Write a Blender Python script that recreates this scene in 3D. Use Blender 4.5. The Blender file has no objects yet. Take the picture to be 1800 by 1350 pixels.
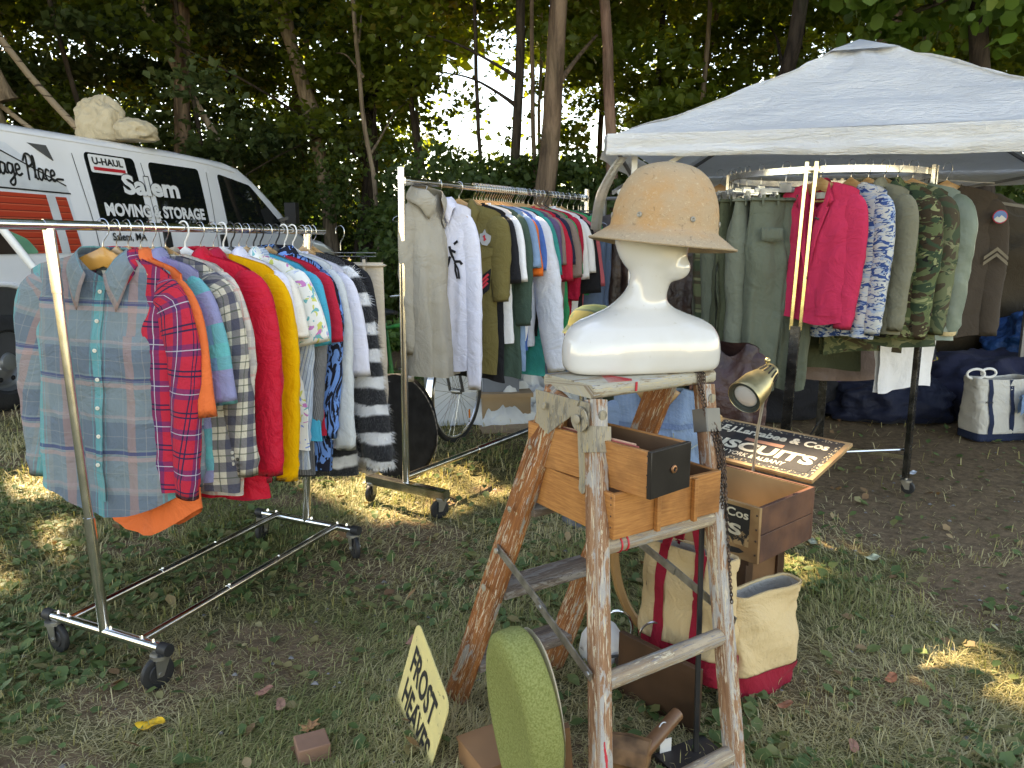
import bpy, math, random
import numpy as np
from mathutils import Vector, Matrix, Euler, noise

R = math.radians
SC = bpy.context.scene
COL = SC.collection

# ------------------------------------------------------------------ camera
cam_d = bpy.data.cameras.new('camera')
cam = bpy.data.objects.new('camera', cam_d)
COL.objects.link(cam)
cam.location = (0, 0, 1.35)
cam.rotation_euler = (R(90 - 10.5), 0, 0)
cam_d.sensor_width = 36
cam_d.lens = 27.06
cam_d.clip_end = 2000
cam_d.clip_start = .05
SC.camera = cam

# ------------------------------------------------------------------ light
SUN_AZ, SUN_EL = -40.0, 47.0      # azimuth from +Y towards +X
sd = Vector((math.sin(R(SUN_AZ)) * math.cos(R(SUN_EL)), math.cos(R(SUN_AZ)) * math.cos(R(SUN_EL)), math.sin(R(SUN_EL))))
W = bpy.data.worlds.new('World')
SC.world = W
W.use_nodes = True
nt = W.node_tree
bg = nt.nodes['Background']
sk = nt.nodes.new('ShaderNodeTexSky')
sk.sky_type = 'NISHITA'
sk.sun_disc = False
sk.sun_elevation = R(SUN_EL)
sk.sun_rotation = R(SUN_AZ)
sk.air_density = 1.0
sk.dust_density = .2
sk.ozone_density = 1.0
nt.links.new(sk.outputs[0], bg.inputs[0])
bg.inputs[1].default_value = 0.15
sl = bpy.data.lights.new('sun', 'SUN')
sl.energy = 5.0
sl.angle = R(.5)
sl.color = (1, .93, .80)
so = bpy.data.objects.new('sun', sl)
COL.objects.link(so)
so.rotation_euler = (-sd).to_track_quat('-Z', 'Y').to_euler()
so.location = (0, 0, 30)
vs = SC.view_settings
SC.display_settings.display_device = 'sRGB'
vs.view_transform = 'Standard'
vs.look = 'None'
vs.exposure = 2.25
if hasattr(vs, 'use_white_balance'):
    vs.use_white_balance = True
    vs.white_balance_temperature = 9200
    vs.white_balance_tint = 15
vs.gamma = 1
vs.use_curve_mapping = False
SC.render.engine = 'CYCLES'
cy = SC.cycles
cy.use_denoising = True
cy.max_bounces = 7
cy.diffuse_bounces = 4
cy.glossy_bounces = 3
cy.transmission_bounces = 4
cy.transparent_max_bounces = 6
cy.caustics_reflective = False
cy.caustics_refractive = False
cy.sample_clamp_indirect = 6.0

# ------------------------------------------------------------------ objects
def link(name, me, mat=None, parent=None, kind=None, label=None):
    o = bpy.data.objects.new(name, me)
    COL.objects.link(o)
    if mat is not None:
        ms = mat if isinstance(mat, (list, tuple)) else [mat]
        for m in ms:
            me.materials.append(m)
    if parent is not None:
        o.parent = parent
    if kind:
        o['kind'] = kind
    if label:
        o['label'] = label
    return o

def tag(o, label, cat, group=None, kind=None):
    o['label'] = label
    o['category'] = cat
    if group:
        o['group'] = group
    if kind:
        o['kind'] = kind
    return o

def thing(name, label, cat, loc=(0, 0, 0), yaw=0, group=None, rot=None):
    o = bpy.data.objects.new(name, None)
    COL.objects.link(o)
    o.empty_display_size = .1
    o.location = loc
    o.rotation_euler = rot if rot else (0, 0, R(yaw))
    return tag(o, label, cat, group)

def base_matrix(o):
    while o.parent is not None:
        o = o.parent
    return Matrix.LocRotScale(o.location, o.rotation_euler, o.scale)

def frame_of(d, up=Vector((0, 0, 1))):
    d = d.normalized()
    x = d.cross(up)
    if x.length < 1e-4:
        x = d.cross(Vector((0, 1, 0)))
    x.normalize()
    y = x.cross(d)
    return x, y, d

class MB:
    def __init__(s):
        s.v, s.f, s.uv, s.mi = [], [], [], []
        s.cm = 0
    def add(s, vs, fs, uvs=None):
        b = len(s.v)
        s.v += [tuple(p) for p in vs]
        for k, f in enumerate(fs):
            s.f.append(tuple(i + b for i in f))
            s.mi.append(s.cm)
            if uvs is not None:
                s.uv.append([uvs[i] for i in f])
            else:
                s.uv.append([(vs[i][0] + vs[i][1], vs[i][2]) for i in f])
        return s
    def box(s, c, d, m=None):
        x, y, z = d[0] / 2, d[1] / 2, d[2] / 2
        P = [Vector(p) for p in ((-x, -y, -z), (x, -y, -z), (x, y, -z), (-x, y, -z), (-x, -y, z), (x, -y, z), (x, y, z), (-x, y, z))]
        if m is not None:
            P = [m @ p for p in P]
        P = [p + Vector(c) for p in P]
        return s.add(P, [(0, 3, 2, 1), (4, 5, 6, 7), (0, 1, 5, 4), (1, 2, 6, 5), (2, 3, 7, 6), (3, 0, 4, 7)])
    def bar(s, p0, p1, w, h, up=(0, 0, 1), ch=.08, seg=1, w1=None, h1=None):
        """chamfered bar from p0 to p1, width w along side, height h along up; UV v runs along it"""
        p0, p1 = Vector(p0), Vector(p1)
        d = (p1 - p0)
        ln = d.length
        d.normalize()
        x = d.cross(Vector(up)).normalized()
        y = x.cross(d)
        w1 = w if w1 is None else w1
        h1 = h if h1 is None else h1
        rings, uvs = [], []
        for k in range(seg + 1):
            t = k / seg
            ww, hh = (w + (w1 - w) * t) / 2, (h + (h1 - h) * t) / 2
            c = min(ww, hh) * ch * 2
            pts = [(-ww + c, -hh), (ww - c, -hh), (ww, -hh + c), (ww, hh - c), (ww - c, hh), (-ww + c, hh), (-ww, hh - c), (-ww, -hh + c)]
            pp = p0.lerp(p1, t)
            rings.append([pp + x * a + y * b for a, b in pts])
            per, u = [], 0
            for i, (a, b) in enumerate(pts):
                per.append((u, t * ln))
                a2, b2 = pts[(i + 1) % 8]
                u += math.hypot(a2 - a, b2 - b)
            uvs.append(per)
        V = [p for r in rings for p in r]
        U = [q for r in uvs for q in r]
        Fs = []
        for k in range(seg):
            for i in range(8):
                j = (i + 1) % 8
                Fs.append((k * 8 + i, k * 8 + j, k * 8 + 8 + j, k * 8 + 8 + i))
        Fs.append(tuple(range(7, -1, -1)))
        Fs.append(tuple(seg * 8 + i for i in range(8)))
        return s.add(V, Fs, U)
    def tube(s, pts, r, n=8, cap=True, ry=None, closed=False, up=Vector((0, 0, 1)), uvs=1.0):
        pts = [Vector(p) for p in pts]
        N = len(pts)
        rr = r if isinstance(r, (list, tuple)) else [r] * N
        V, U = [], []
        ax = None
        acc = 0
        for i, p in enumerate(pts):
            if closed:
                d = pts[(i + 1) % N] - pts[i - 1]
            else:
                d = pts[min(i + 1, N - 1)] - pts[max(i - 1, 0)]
            if d.length < 1e-9:
                d = Vector((0, 0, 1))
            d.normalize()
            if ax is None:
                ax, _, _ = frame_of(d, up)
                ay = d.cross(ax)
            else:
                ax = (ax - d * ax.dot(d))
                if ax.length < 1e-6:
                    ax, _, _ = frame_of(d, up)
                ax.normalize()
                ay = d.cross(ax)
            if i:
                acc += (p - pts[i - 1]).length
            for k in range(n):
                a = 2 * math.pi * k / n
                V.append(p + ax * math.cos(a) * rr[i] + ay * math.sin(a) * (rr[i] if ry is None else rr[i] * ry))
                U.append((k / n * 2 * math.pi * rr[i] * uvs, acc * uvs))
        Fs = []
        for i in range(N if closed else N - 1):
            i2 = (i + 1) % N
            for k in range(n):
                k2 = (k + 1) % n
                Fs.append((i * n + k, i * n + k2, i2 * n + k2, i2 * n + k))
        if cap and not closed:
            Fs.append(tuple(range(n - 1, -1, -1)))
            Fs.append(tuple((N - 1) * n + k for k in range(n)))
        return s.add(V, Fs, U)
    def cyl(s, p0, p1, r, n=16, r1=None):
        return s.tube([p0, p1], [r, r if r1 is None else r1], n)
    def lathe(s, prof, n=24, m=None, c=(0, 0, 0)):
        V, Fs = [], []
        for (r, z) in prof:
            for k in range(n):
                a = 2 * math.pi * k / n
                V.append(Vector((r * math.cos(a), r * math.sin(a), z)))
        if m is not None:
            V = [m @ p for p in V]
        V = [p + Vector(c) for p in V]
        for i in range(len(prof) - 1):
            for k in range(n):
                k2 = (k + 1) % n
                Fs.append((i * n + k, i * n + k2, i * n + n + k2, i * n + n + k))
        return s.add(V, Fs)
    def grid(s, nu, nv, fn, closed_u=False, uvfn=None, flip=False):
        V = [fn(i / (nu if closed_u else nu - 1), j / (nv - 1)) for j in range(nv) for i in range(nu)]
        U = [uvfn(i / (nu - 1), j / (nv - 1)) for j in range(nv) for i in range(nu)] if uvfn else None
        Fs = []
        for j in range(nv - 1):
            for i in range(nu if closed_u else nu - 1):
                i2 = (i + 1) % nu
                q = (j * nu + i, j * nu + i2, j * nu + nu + i2, j * nu + nu + i)
                Fs.append(q[::-1] if flip else q)
        return s.add(V, Fs, U)
    def prism(s, pts, th, m=None, c=(0, 0, 0), bev=0):
        """2D outline in XZ, thickness along Y (front at -th/2)"""
        n = len(pts)
        V = [Vector((p[0], -th / 2, p[1])) for p in pts] + [Vector((p[0], th / 2, p[1])) for p in pts]
        U = [(p[0], p[1]) for p in pts] * 2
        if m is not None:
            V = [m @ p for p in V]
        V = [p + Vector(c) for p in V]
        Fs = [tuple(range(n)), tuple(range(2 * n - 1, n - 1, -1))]
        Fs += [(i, i + n, (i + 1) % n + n, (i + 1) % n) for i in range(n)]
        return s.add(V, Fs, U)
    def sphere(s, c, r, n=12, m=6, sc=(1, 1, 1)):
        return s.lathe([(max(1e-5, r * math.sin(math.pi * k / m)), -r * math.cos(math.pi * k / m)) for k in range(m + 1)], n, Matrix.Diagonal(Vector(sc)).to_3x3(), c)
    def build(s, name, mat, parent=None, smooth=True, angle=40, world=False, kind=None, label=None, two=False):
        me = bpy.data.meshes.new(name)
        V = s.v
        if world and parent is not None:
            im = base_matrix(parent).inverted()
            V = [im @ Vector(p) for p in V]
        me.from_pydata([tuple(p) for p in V], [], s.f)
        ul = me.uv_layers.new(name='UVMap')
        flat = [c for f in s.uv for uv in f for c in uv]
        ul.data.foreach_set('uv', flat)
        if max(s.mi, default=0):
            me.polygons.foreach_set('material_index', s.mi)
        if smooth:
            me.shade_smooth()
            if angle:
                me.set_sharp_from_angle(angle=R(angle))
        me.update()
        return link(name, me, mat, parent, kind, label)

def np_mesh(name, V, F, mat, parent=None, kind=None, attr=None, smooth=False):
    """V (n,3) float, F (m,k) int"""
    me = bpy.data.meshes.new(name)
    n, (m, k) = len(V), F.shape
    me.vertices.add(n)
    me.vertices.foreach_set('co', np.ascontiguousarray(V, np.float32).ravel())
    me.loops.add(m * k)
    me.loops.foreach_set('vertex_index', np.ascontiguousarray(F, np.int32).ravel())
    me.polygons.add(m)
    me.polygons.foreach_set('loop_start', np.arange(0, m * k, k, dtype=np.int32))
    me.polygons.foreach_set('loop_total', np.full(m, k, np.int32))
    if attr is not None:
        a = me.attributes.new('var', 'FLOAT', 'FACE' if len(attr) == m else 'POINT')
        a.data.foreach_set('value', np.ascontiguousarray(attr, np.float32))
    me.update(calc_edges=True)
    if smooth:
        me.shade_smooth()
    return link(name, me, mat, parent, kind)

# ------------------------------------------------------------------ materials
class NB:
    """tiny node-graph helper"""
    def __init__(s, name):
        s.m = bpy.data.materials.new(name)
        s.m.use_nodes = True
        s.t = s.m.node_tree
        s.p = s.t.nodes['Principled BSDF']
        s.out = s.t.nodes['Material Output']
    def n(s, ty, **kw):
        nd = s.t.nodes.new(ty)
        for k, v in kw.items():
            if k.startswith('i_'):
                s.put(nd.inputs[k[2:]], v)
            else:
                setattr(nd, k, v)
        return nd
    def put(s, inp, v):
        if isinstance(v, bpy.types.NodeSocket):
            s.t.links.new(v, inp)
        elif isinstance(v, (tuple, list)) and len(v) == 3 and inp.type == 'RGBA':
            inp.default_value = (*v, 1)
        else:
            inp.default_value = v
    def math(s, op, a, b=0.0, c=0.0, clamp=False):
        nd = s.n('ShaderNodeMath', operation=op, use_clamp=clamp)
        s.put(nd.inputs[0], a); s.put(nd.inputs[1], b); s.put(nd.inputs[2], c)
        return nd.outputs[0]
    def mix(s, f, a, b, bt='MIX'):
        nd = s.n('ShaderNodeMix', data_type='RGBA', blend_type=bt)
        s.put(nd.inputs[0], f); s.put(nd.inputs[6], a); s.put(nd.inputs[7], b)
        return nd.outputs[2]
    def ramp(s, v, lo, hi):
        nd = s.n('ShaderNodeMapRange', interpolation_type='SMOOTHSTEP')
        s.put(nd.inputs[0], v); nd.inputs[1].default_value = lo; nd.inputs[2].default_value = hi
        return nd.outputs[0]
    def coord(s, which='Object'):
        return s.n('ShaderNodeTexCoord').outputs[which]
    def scale(s, vec, sc):
        nd = s.n('ShaderNodeMapping')
        s.put(nd.inputs[0], vec); nd.inputs[3].default_value = sc
        return nd.outputs[0]
    def noise(s, vec, sc=5., det=3., rough=.5, dist=0.):
        nd = s.n('ShaderNodeTexNoise')
        s.put(nd.inputs['Vector'], vec)
        nd.inputs['Scale'].default_value = sc; nd.inputs['Detail'].default_value = det
        nd.inputs['Roughness'].default_value = rough; nd.inputs['Distortion'].default_value = dist
        return nd.outputs[0]
    def sep(s, vec):
        nd = s.n('ShaderNodeSeparateXYZ')
        s.put(nd.inputs[0], vec)
        return nd.outputs
    def bump(s, h, st=.3, d=.01, prev=None):
        nd = s.n('ShaderNodeBump')
        nd.inputs['Strength'].default_value = st; nd.inputs['Distance'].default_value = d
        s.put(nd.inputs['Height'], h)
        if prev is not None:
            s.put(nd.inputs['Normal'], prev)
        return nd.outputs[0]
    def fin(s, col=None, rough=.6, metal=0., nrm=None, **kw):
        p = s.p
        if col is not None:
            s.put(p.inputs['Base Color'], col)
        s.put(p.inputs['Roughness'], rough)
        p.inputs['Metallic'].default_value = metal
        if nrm is not None:
            s.put(p.inputs['Normal'], nrm)
        for k, v in kw.items():
            s.put(p.inputs[k.replace('_', ' ')], v)
        return s.m

_mc = {}
def M(name, col, rough=.6, metal=0., bump=0., bs=60., bd=.004, var=.12, vs=4., det=3., col2=None, **kw):
    if name in _mc:
        return _mc[name]
    b = NB(name)
    co = b.coord()
    nz = b.noise(co, vs, det)
    c2 = col2 if col2 else tuple(c * (1 - 2 * var) for c in col)
    c1 = col if col2 else tuple(min(1, c * (1 + var)) for c in col)
    c = b.mix(b.ramp(nz, .3, .7), c1, c2)
    nr = b.bump(b.noise(co, bs, 4), bump, bd) if bump else None
    rg = b.math('ADD', b.math('MULTIPLY', b.math('SUBTRACT', b.noise(co, vs * 3, 2), .5), .25 if rough > .2 else .1), rough, clamp=True)
    _mc[name] = b.fin(c, rg, metal, nr, **kw)
    return _mc[name]

def cloth(name, col, var=.06, weave=900, rough=.85, stripes=None, fuzz=.04, bs=7., bst=.35, dark=None):
    """fabric with a woven relief; stripes: list of (axis 0=u 1=v, period, offset, width, colour, alpha) on UV metres"""
    if name in _mc:
        return _mc[name]
    b = NB(name)
    uv = b.coord('UV')
    u, v, _ = b.sep(uv)
    co = b.coord()
    c = b.mix(b.noise(co, 6, 3), tuple(min(1, x * (1 + var)) for x in col), tuple(x * (1 - var * 1.5) for x in col))
    for ax, per, off, wd, sc_, al in (stripes or []):
        q = b.math('FRACT', b.math('DIVIDE', b.math('ADD', (u, v)[ax], off + 50 * per), per))
        tri = b.math('ABSOLUTE', b.math('SUBTRACT', q, .5))
        mk = b.math('LESS_THAN', tri, wd / per / 2)
        # threads: yarn dyed weave shows as fine over-under of the colours
        th = b.math('MULTIPLY', mk, al)
        c = b.mix(th, c, sc_)
    cs = b.noise(b.scale(uv, (1, 1, 1)), 380, 2)
    c = b.mix(b.math('MULTIPLY', b.math('SUBTRACT', cs, .5), .35), c, tuple(x * .4 for x in col))
    n1 = b.bump(b.noise(co, bs, 5, .6, 1.3), min(1, bst * 1.6), .03)
    n1 = b.bump(b.noise(b.scale(co, (1.6, 1.6, .7)), bs * 3.1, 3, .5, 2.0), min(1, bst * .55), .012, n1)
    n2 = b.bump(b.noise(uv, weave, 1), .18, .001, n1)
    _mc[name] = b.fin(c, rough, 0, n2, **{'Sheen_Weight': fuzz, 'Specular_IOR_Level': .15})
    return _mc[name]

def text_geo(txt, size=1., bold=0., shear=0., sx=1., sp=1., align='LEFT', res=3):
    cu = bpy.data.curves.new('t', 'FONT')
    cu.body = txt; cu.size = size; cu.offset = bold; cu.shear = shear; cu.space_character = sp
    cu.align_x = align; cu.resolution_u = res; cu.fill_mode = 'FRONT'
    o = bpy.data.objects.new('t', cu)
    COL.objects.link(o)
    dg = bpy.context.evaluated_depsgraph_get()
    me = bpy.data.meshes.new_from_object(o.evaluated_get(dg))
    V = [(v.co.x * sx, v.co.y) for v in me.vertices]
    Fs = [tuple(p.vertices) for p in me.polygons]
    bpy.data.objects.remove(o); bpy.data.curves.remove(cu); bpy.data.meshes.remove(me)
    return V, Fs

def lettering(txt, fn, mat, parent, size, bold=0., shear=0., sx=1., sp=1., fit=None, name='lettering', label=None, world=False, align='LEFT', hfit=None):
    """fn maps flat (x, y) of the lettering onto the surface; fit = total width"""
    V, Fs = text_geo(txt, size, bold, shear, sx, sp, align)
    if fit:
        x0, x1 = min(v[0] for v in V), max(v[0] for v in V)
        k = fit / (x1 - x0)
        V = [((v[0] - x0) * k, v[1]) for v in V]
    if hfit:
        y0, y1 = min(v[1] for v in V), max(v[1] for v in V)
        V = [(v[0], (v[1] - y0) * hfit / (y1 - y0)) for v in V]
    mb = MB()
    mb.add([Vector(fn(*v)) for v in V], Fs, [(v[0], v[1]) for v in V])
    return mb.build(name, mat, parent, smooth=False, world=world, label=label)

def ribbon2d(pts, w):
    """a stroke as a strip of quads in 2D"""
    V, Fs = [], []
    for i, p in enumerate(pts):
        a = pts[max(0, i - 1)]; c = pts[min(len(pts) - 1, i + 1)]
        dx, dy = c[0] - a[0], c[1] - a[1]
        l = math.hypot(dx, dy) or 1
        nx, ny = -dy / l * w / 2, dx / l * w / 2
        V += [(p[0] + nx, p[1] + ny), (p[0] - nx, p[1] - ny)]
    for i in range(len(pts) - 1):
        Fs.append((2 * i, 2 * i + 1, 2 * i + 3, 2 * i + 2))
    return V, Fs

def smooth_path(pts, k=6):
    P = [Vector((*p, 0)) if len(p) == 2 else Vector(p) for p in pts]
    out = []
    for i in range(len(P) - 1):
        a, b, c, d = P[max(i - 1, 0)], P[i], P[i + 1], P[min(i + 2, len(P) - 1)]
        for j in range(k):
            t = j / k
            out.append(.5 * ((2 * b) + (c - a) * t + (2 * a - 5 * b + 4 * c - d) * t * t + (3 * b - a - 3 * c + d) * t ** 3))
    out.append(P[-1])
    return out

def fbm(x, y, z=0., o=3):
    return noise.fractal(Vector((x, y, z)), 1.0, 2.0, o)

CHROME = M('chrome', (.80, .79, .77), .19, 1.0, bump=.05, bs=25, var=.05, vs=9)
CHROME_OLD = M('worn_chrome', (.62, .6, .55), .2, 1.0, bump=.1, bs=40, var=.15, vs=14)
STEEL = M('dull_steel', (.42, .41, .38), .38, .9, bump=.15, bs=120, var=.15)
WIRE = M('hanger_wire', (.65, .65, .64), .22, 1.0, var=.05)
RUBBER = M('black_rubber', (.018, .018, .019), .6, bump=.1, bs=120, var=.2)
WHITEPL = M('white_plastic', (.8, .79, .76), .4, var=.03)
# ------------------------------------------------------------------ ground
def sstep(a, b, x):
    t = np.clip((x - a) / (b - a), 0, 1)
    return t * t * (3 - 2 * t)

def np_noise(x, y, sc, seed=0):
    """cheap smooth value noise on numpy arrays"""
    X, Y = x * sc + seed * 17.3, y * sc + seed * 9.7
    xi, yi = np.floor(X).astype(np.int64), np.floor(Y).astype(np.int64)
    fx, fy = X - xi, Y - yi
    fx, fy = fx * fx * (3 - 2 * fx), fy * fy * (3 - 2 * fy)
    def h(a, b):
        n = (a * 374761393 + b * 668265263 + seed * 1442695041) & 0x7fffffff
        n = ((n ^ (n >> 13)) * 1274126177) & 0x7fffffff
        return (n ^ (n >> 16)) % 10007 / 10007.
    return (h(xi, yi) * (1 - fx) + h(xi + 1, yi) * fx) * (1 - fy) + (h(xi, yi + 1) * (1 - fx) + h(xi + 1, yi + 1) * fx) * fy

def dirt_mask(x, y):
    n = np_noise(x, y, 1.7, 3) * .6 + np_noise(x, y, 4.5, 5) * .4
    tent = 1 - sstep(.75, 1.25, np.hypot((x - 2.9) / 2.2, (y - 5.0) / 2.2) + (n - .5) * .5)
    path = sstep(.55, 1.0, 1 - np.abs(y - 2.9 - .25 * (x - 2)) / 1.5) * sstep(1.1, 2.0, x) * .93
    p1 = (1 - sstep(.35, 1.1, np.hypot((x + .85) / .55, (y - 2.35) / .35))) * .7
    p2 = (1 - sstep(.4, 1.1, np.hypot((x + 1.35) / .5, (y - 1.75) / .22))) * .7
    p3 = (1 - sstep(.3, 1.1, np.hypot((x + .35) / .6, (y - 2.9) / .5))) * .45
    p4 = (1 - sstep(.4, 1.1, np.hypot((x - .1) / .5, (y - 1.75) / .3))) * .6
    p5 = (1 - sstep(.4, 1.1, np.hypot((x - .2) / 1.0, (y - 5.3) / .6))) * .6
    p6 = (1 - sstep(.3, 1.1, np.hypot((x - 1.1) / .6, (y - 2.2) / .5))) * .5
    sp = sstep(.6, .8, n) * .55
    woods = sstep(7.0, 8.5, y + (n - .5)) * .9
    van = (1 - sstep(.7, 1.2, np.hypot((x + 4.3) / 1.1, (y - 8.5) / 3.2))) * .8
    d = np.maximum.reduce([tent, path, p1, p2, p3, p4, p5, p6, sp, woods, van])
    return np.clip(d + (n - .5) * .35 * (d > .05), 0, 1)

def ground_z(x, y):
    return (np_noise(x, y, 2.2, 11) - .5) * .016 + (np_noise(x, y, 9, 12) - .5) * .008 - .006

gx = np.unique(np.concatenate([np.linspace(-4.5, 4.5, 226), np.linspace(-14, 14, 113), np.linspace(-220, 220, 89)]))
gy = np.unique(np.concatenate([np.linspace(.8, 7, 156), np.linspace(-8, 22, 121), np.linspace(-60, 420, 97)]))
GX, GY = np.meshgrid(gx, gy)
gz = ground_z(GX, GY)
nx_, ny_ = len(gx), len(gy)
ii = (np.arange(ny_ - 1)[:, None] * nx_ + np.arange(nx_ - 1)[None, :]).ravel()
gF = np.stack([ii, ii + 1, ii + nx_ + 1, ii + nx_], 1)

b = NB('worn_turf_soil')
co = b.coord()
at = b.n('ShaderNodeAttribute', attribute_name='var').outputs['Fac']
n1 = b.noise(co, 2.2, 6, .6)
n2 = b.noise(co, 26, 6, .65)
n3 = b.noise(co, 140, 3, .6)
soil = b.mix(b.ramp(n2, .3, .7), (.25, .165, .095), (.12, .08, .048))
soil = b.mix(b.ramp(n3, .55, .75), soil, (.34, .25, .15))
turf = b.mix(b.ramp(n2, .3, .7), (.17, .15, .065), (.085, .08, .036))
turf = b.mix(b.ramp(n3, .5, .8), turf, (.29, .245, .12))
f = b.ramp(b.math('ADD', at, b.math('MULTIPLY', b.math('SUBTRACT', n1, .5), .6)), .3, .65)
c = b.mix(f, turf, soil)
h = b.math('ADD', b.math('MULTIPLY', n2, .6), b.math('MULTIPLY', n3, .4))
SOIL = b.fin(c, .95, 0, b.bump(h, .9, .02), **{'Specular_IOR_Level': .15})
ground = np_mesh('ground', np.stack([GX.ravel(), GY.ravel(), gz.ravel()], 1), gF, SOIL, kind='structure',
                 attr=dirt_mask(GX.ravel(), GY.ravel()), smooth=True)
ground['label'] = 'worn grass clearing with bare brown earth patches'

# ------------------------------------------------------------------ grass, weeds, litter
def leaf_material(name, ramp_cols, trans=.35, rough=.55, tcol=None):
    b = NB(name)
    at = b.n('ShaderNodeAttribute', attribute_name='var').outputs['Fac']
    cr = b.n('ShaderNodeValToRGB')
    b.put(cr.inputs[0], at)
    el = cr.color_ramp.elements
    while len(el) < len(ramp_cols):
        el.new(.5)
    for e, (p, c) in zip(el, ramp_cols):
        e.position = p; e.color = (*c, 1)
    c = cr.outputs[0]
    b.fin(c, rough, **{'Specular_IOR_Level': .3})
    if trans:
        tr = b.n('ShaderNodeBsdfTranslucent')
        tc = b.mix(1.0, c, tcol or (1.0, 1.0, .45), 'MULTIPLY')
        tc = b.mix(.5, tc, c, 'ADD')
        b.put(tr.inputs[0], tc)
        mx = b.n('ShaderNodeMixShader')
        mx.inputs[0].default_value = trans
        b.t.links.new(b.p.outputs[0], mx.inputs[1])
        b.t.links.new(tr.outputs[0], mx.inputs[2])
        b.t.links.new(mx.outputs[0], b.out.inputs[0])
    return b.m

rng = np.random.default_rng(7)
GRASS = leaf_material('grass_blades', [(0, (.11, .16, .042)), (.35, (.18, .21, .07)), (.6, (.29, .27, .11)), (.8, (.42, .36, .18)), (1, (.52, .44, .25))], .25)
WEED = leaf_material('broad_weed_leaves', [(0, (.075, .125, .04)), (.6, (.115, .17, .06)), (.85, (.17, .2, .07)), (1, (.28, .22, .1))], .25, .5)

def wedge(n, y0, y1, dens_pow=1.0):
    """points on the visible ground between two distances, spread a little past the frame"""
    t = rng.random(n) ** dens_pow
    y = y0 + (y1 - y0) * t
    x = (rng.random(n) * 2 - 1) * (.78 * y + .35)
    return x, y

def blades(n, y0, y1, ln, wd, lay):
    x, y = wedge(n, y0, y1)
    d = dirt_mask(x, y)
    tuft = np_noise(x, y, 3.3, 21) * .6 + np_noise(x, y, 11, 22) * .4
    keep = rng.random(n) < np.clip(1.0 - d * 1.02, .035, 1) * (.45 + .9 * tuft)
    x, y, tuft, d = x[keep], y[keep], tuft[keep], d[keep]
    m = len(x)
    az = rng.random(m) * 2 * np.pi
    flow = np_noise(x, y, 1.3, 31) * 2 * np.pi * 1.5
    az = np.where(rng.random(m) < .55, flow + rng.normal(0, .7, m), az)
    L = ln * (.45 + 1.0 * rng.random(m)) * (.7 + .6 * tuft)
    up = np.where(rng.random(m) < lay, rng.random(m) * .28, .3 + rng.random(m) * .7)
    z = ground_z(x, y)
    dx, dy = np.cos(az), np.sin(az)
    hx, hz = L * np.sqrt(np.clip(1 - up * up, 0, 1)), L * up
    w = wd * (.6 + .8 * rng.random(m))
    px, py = -dy * w / 2, dx * w / 2
    P0 = np.stack([x - px, y - py, z - .004], 1)
    P1 = np.stack([x + px, y + py, z - .004], 1)
    mid = np.stack([x + dx * hx * .5, y + dy * hx * .5, z + hz * .66 + .003], 1)
    pw = np.stack([px, py, np.zeros(m)], 1) * .8
    tip = np.stack([x + dx * hx, y + dy * hx, z + hz * (.9 - .25 * rng.random(m)) + .002], 1)
    V = np.stack([P0, P1, mid + pw, mid - pw, tip], 1).reshape(-1, 3)
    base = np.arange(m)[:, None] * 5
    F = np.concatenate([base + np.array([0, 1, 2]), base + np.array([0, 2, 3]), base + np.array([3, 2, 4])], 0)
    dry = np_noise(x, y, 2.1, 41) * .6 + rng.random(m) * .45 + (1 - up) * .18 + d * .3 + .03
    col = np.clip(dry, 0, 1)
    return V, F, np.tile(col, 3)

parts = [blades(105000, 1.25, 2.6, .050, .0028, .84), blades(90000, 2.6, 4.2, .056, .0036, .72), blades(60000, 4.2, 7.5, .075, .006, .45), blades(16000, 7.5, 13, .12, .011, .3)]
V, F, A, off = [], [], [], 0
for v, f, a in parts:
    V.append(v); F.append(f + off); A.append(a); off += len(v)
g = np_mesh('grass', np.concatenate(V), np.concatenate(F), GRASS, kind='stuff', attr=np.concatenate(A))
tag(g, 'short trampled green and dry grass of the clearing', 'grass', kind='stuff')

def flat_leaves(x, y, size, tilt, zoff, ratio=.55, seed=0):
    r = np.random.default_rng(seed)
    m = len(x)
    az = r.random(m) * 2 * np.pi
    L = size * (.5 + .9 * r.random(m))
    z = ground_z(x, y) + zoff + r.random(m) * .012
    ux, uy = np.cos(az), np.sin(az)
    rise = (r.random(m) - .25) * tilt
    side = (r.random(m) - .5) * tilt
    b0 = np.stack([x, y, z], 1)
    d = np.stack([ux, uy, rise], 1) * L[:, None]
    s_ = np.stack([-uy, ux, side], 1) * (L * ratio / 2)[:, None]
    lift = np.stack([np.zeros(m), np.zeros(m), L * .10], 1)
    V = np.stack([b0, b0 + d * .28 + s_ * .8 + lift, b0 + d * .62 + s_ + lift * .7, b0 + d, b0 + d * .62 - s_ + lift * .7, b0 + d * .28 - s_ * .8 + lift, b0 + d * .5], 1).reshape(-1, 3)
    k = np.arange(m)[:, None] * 7
    F = np.concatenate([k + np.array(t) for t in ([0, 6, 1], [1, 6, 2], [2, 6, 3], [3, 6, 4], [4, 6, 5], [5, 6, 0])], 0)
    return V, F, r.random(m)

x, y = wedge(26000, 1.25, 5.5, 1.2)
d = dirt_mask(x, y)
pn = np_noise(x, y, 1.4, 51) * .6 + np_noise(x, y, 5, 52) * .4
k = (rng.random(len(x)) < (1 - d) * sstep(.38, .58, pn) * (.55 + .45 * sstep(.2, 1.2, -x)) + .05)
v, f, a = flat_leaves(x[k], y[k], .039, .8, .006, .72, 3)
g = np_mesh('ground_cover', v, f, WEED, kind='stuff', attr=np.tile(a, 6))
tag(g, 'low broad leaved weeds among the grass', 'weeds', kind='stuff')
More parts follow.
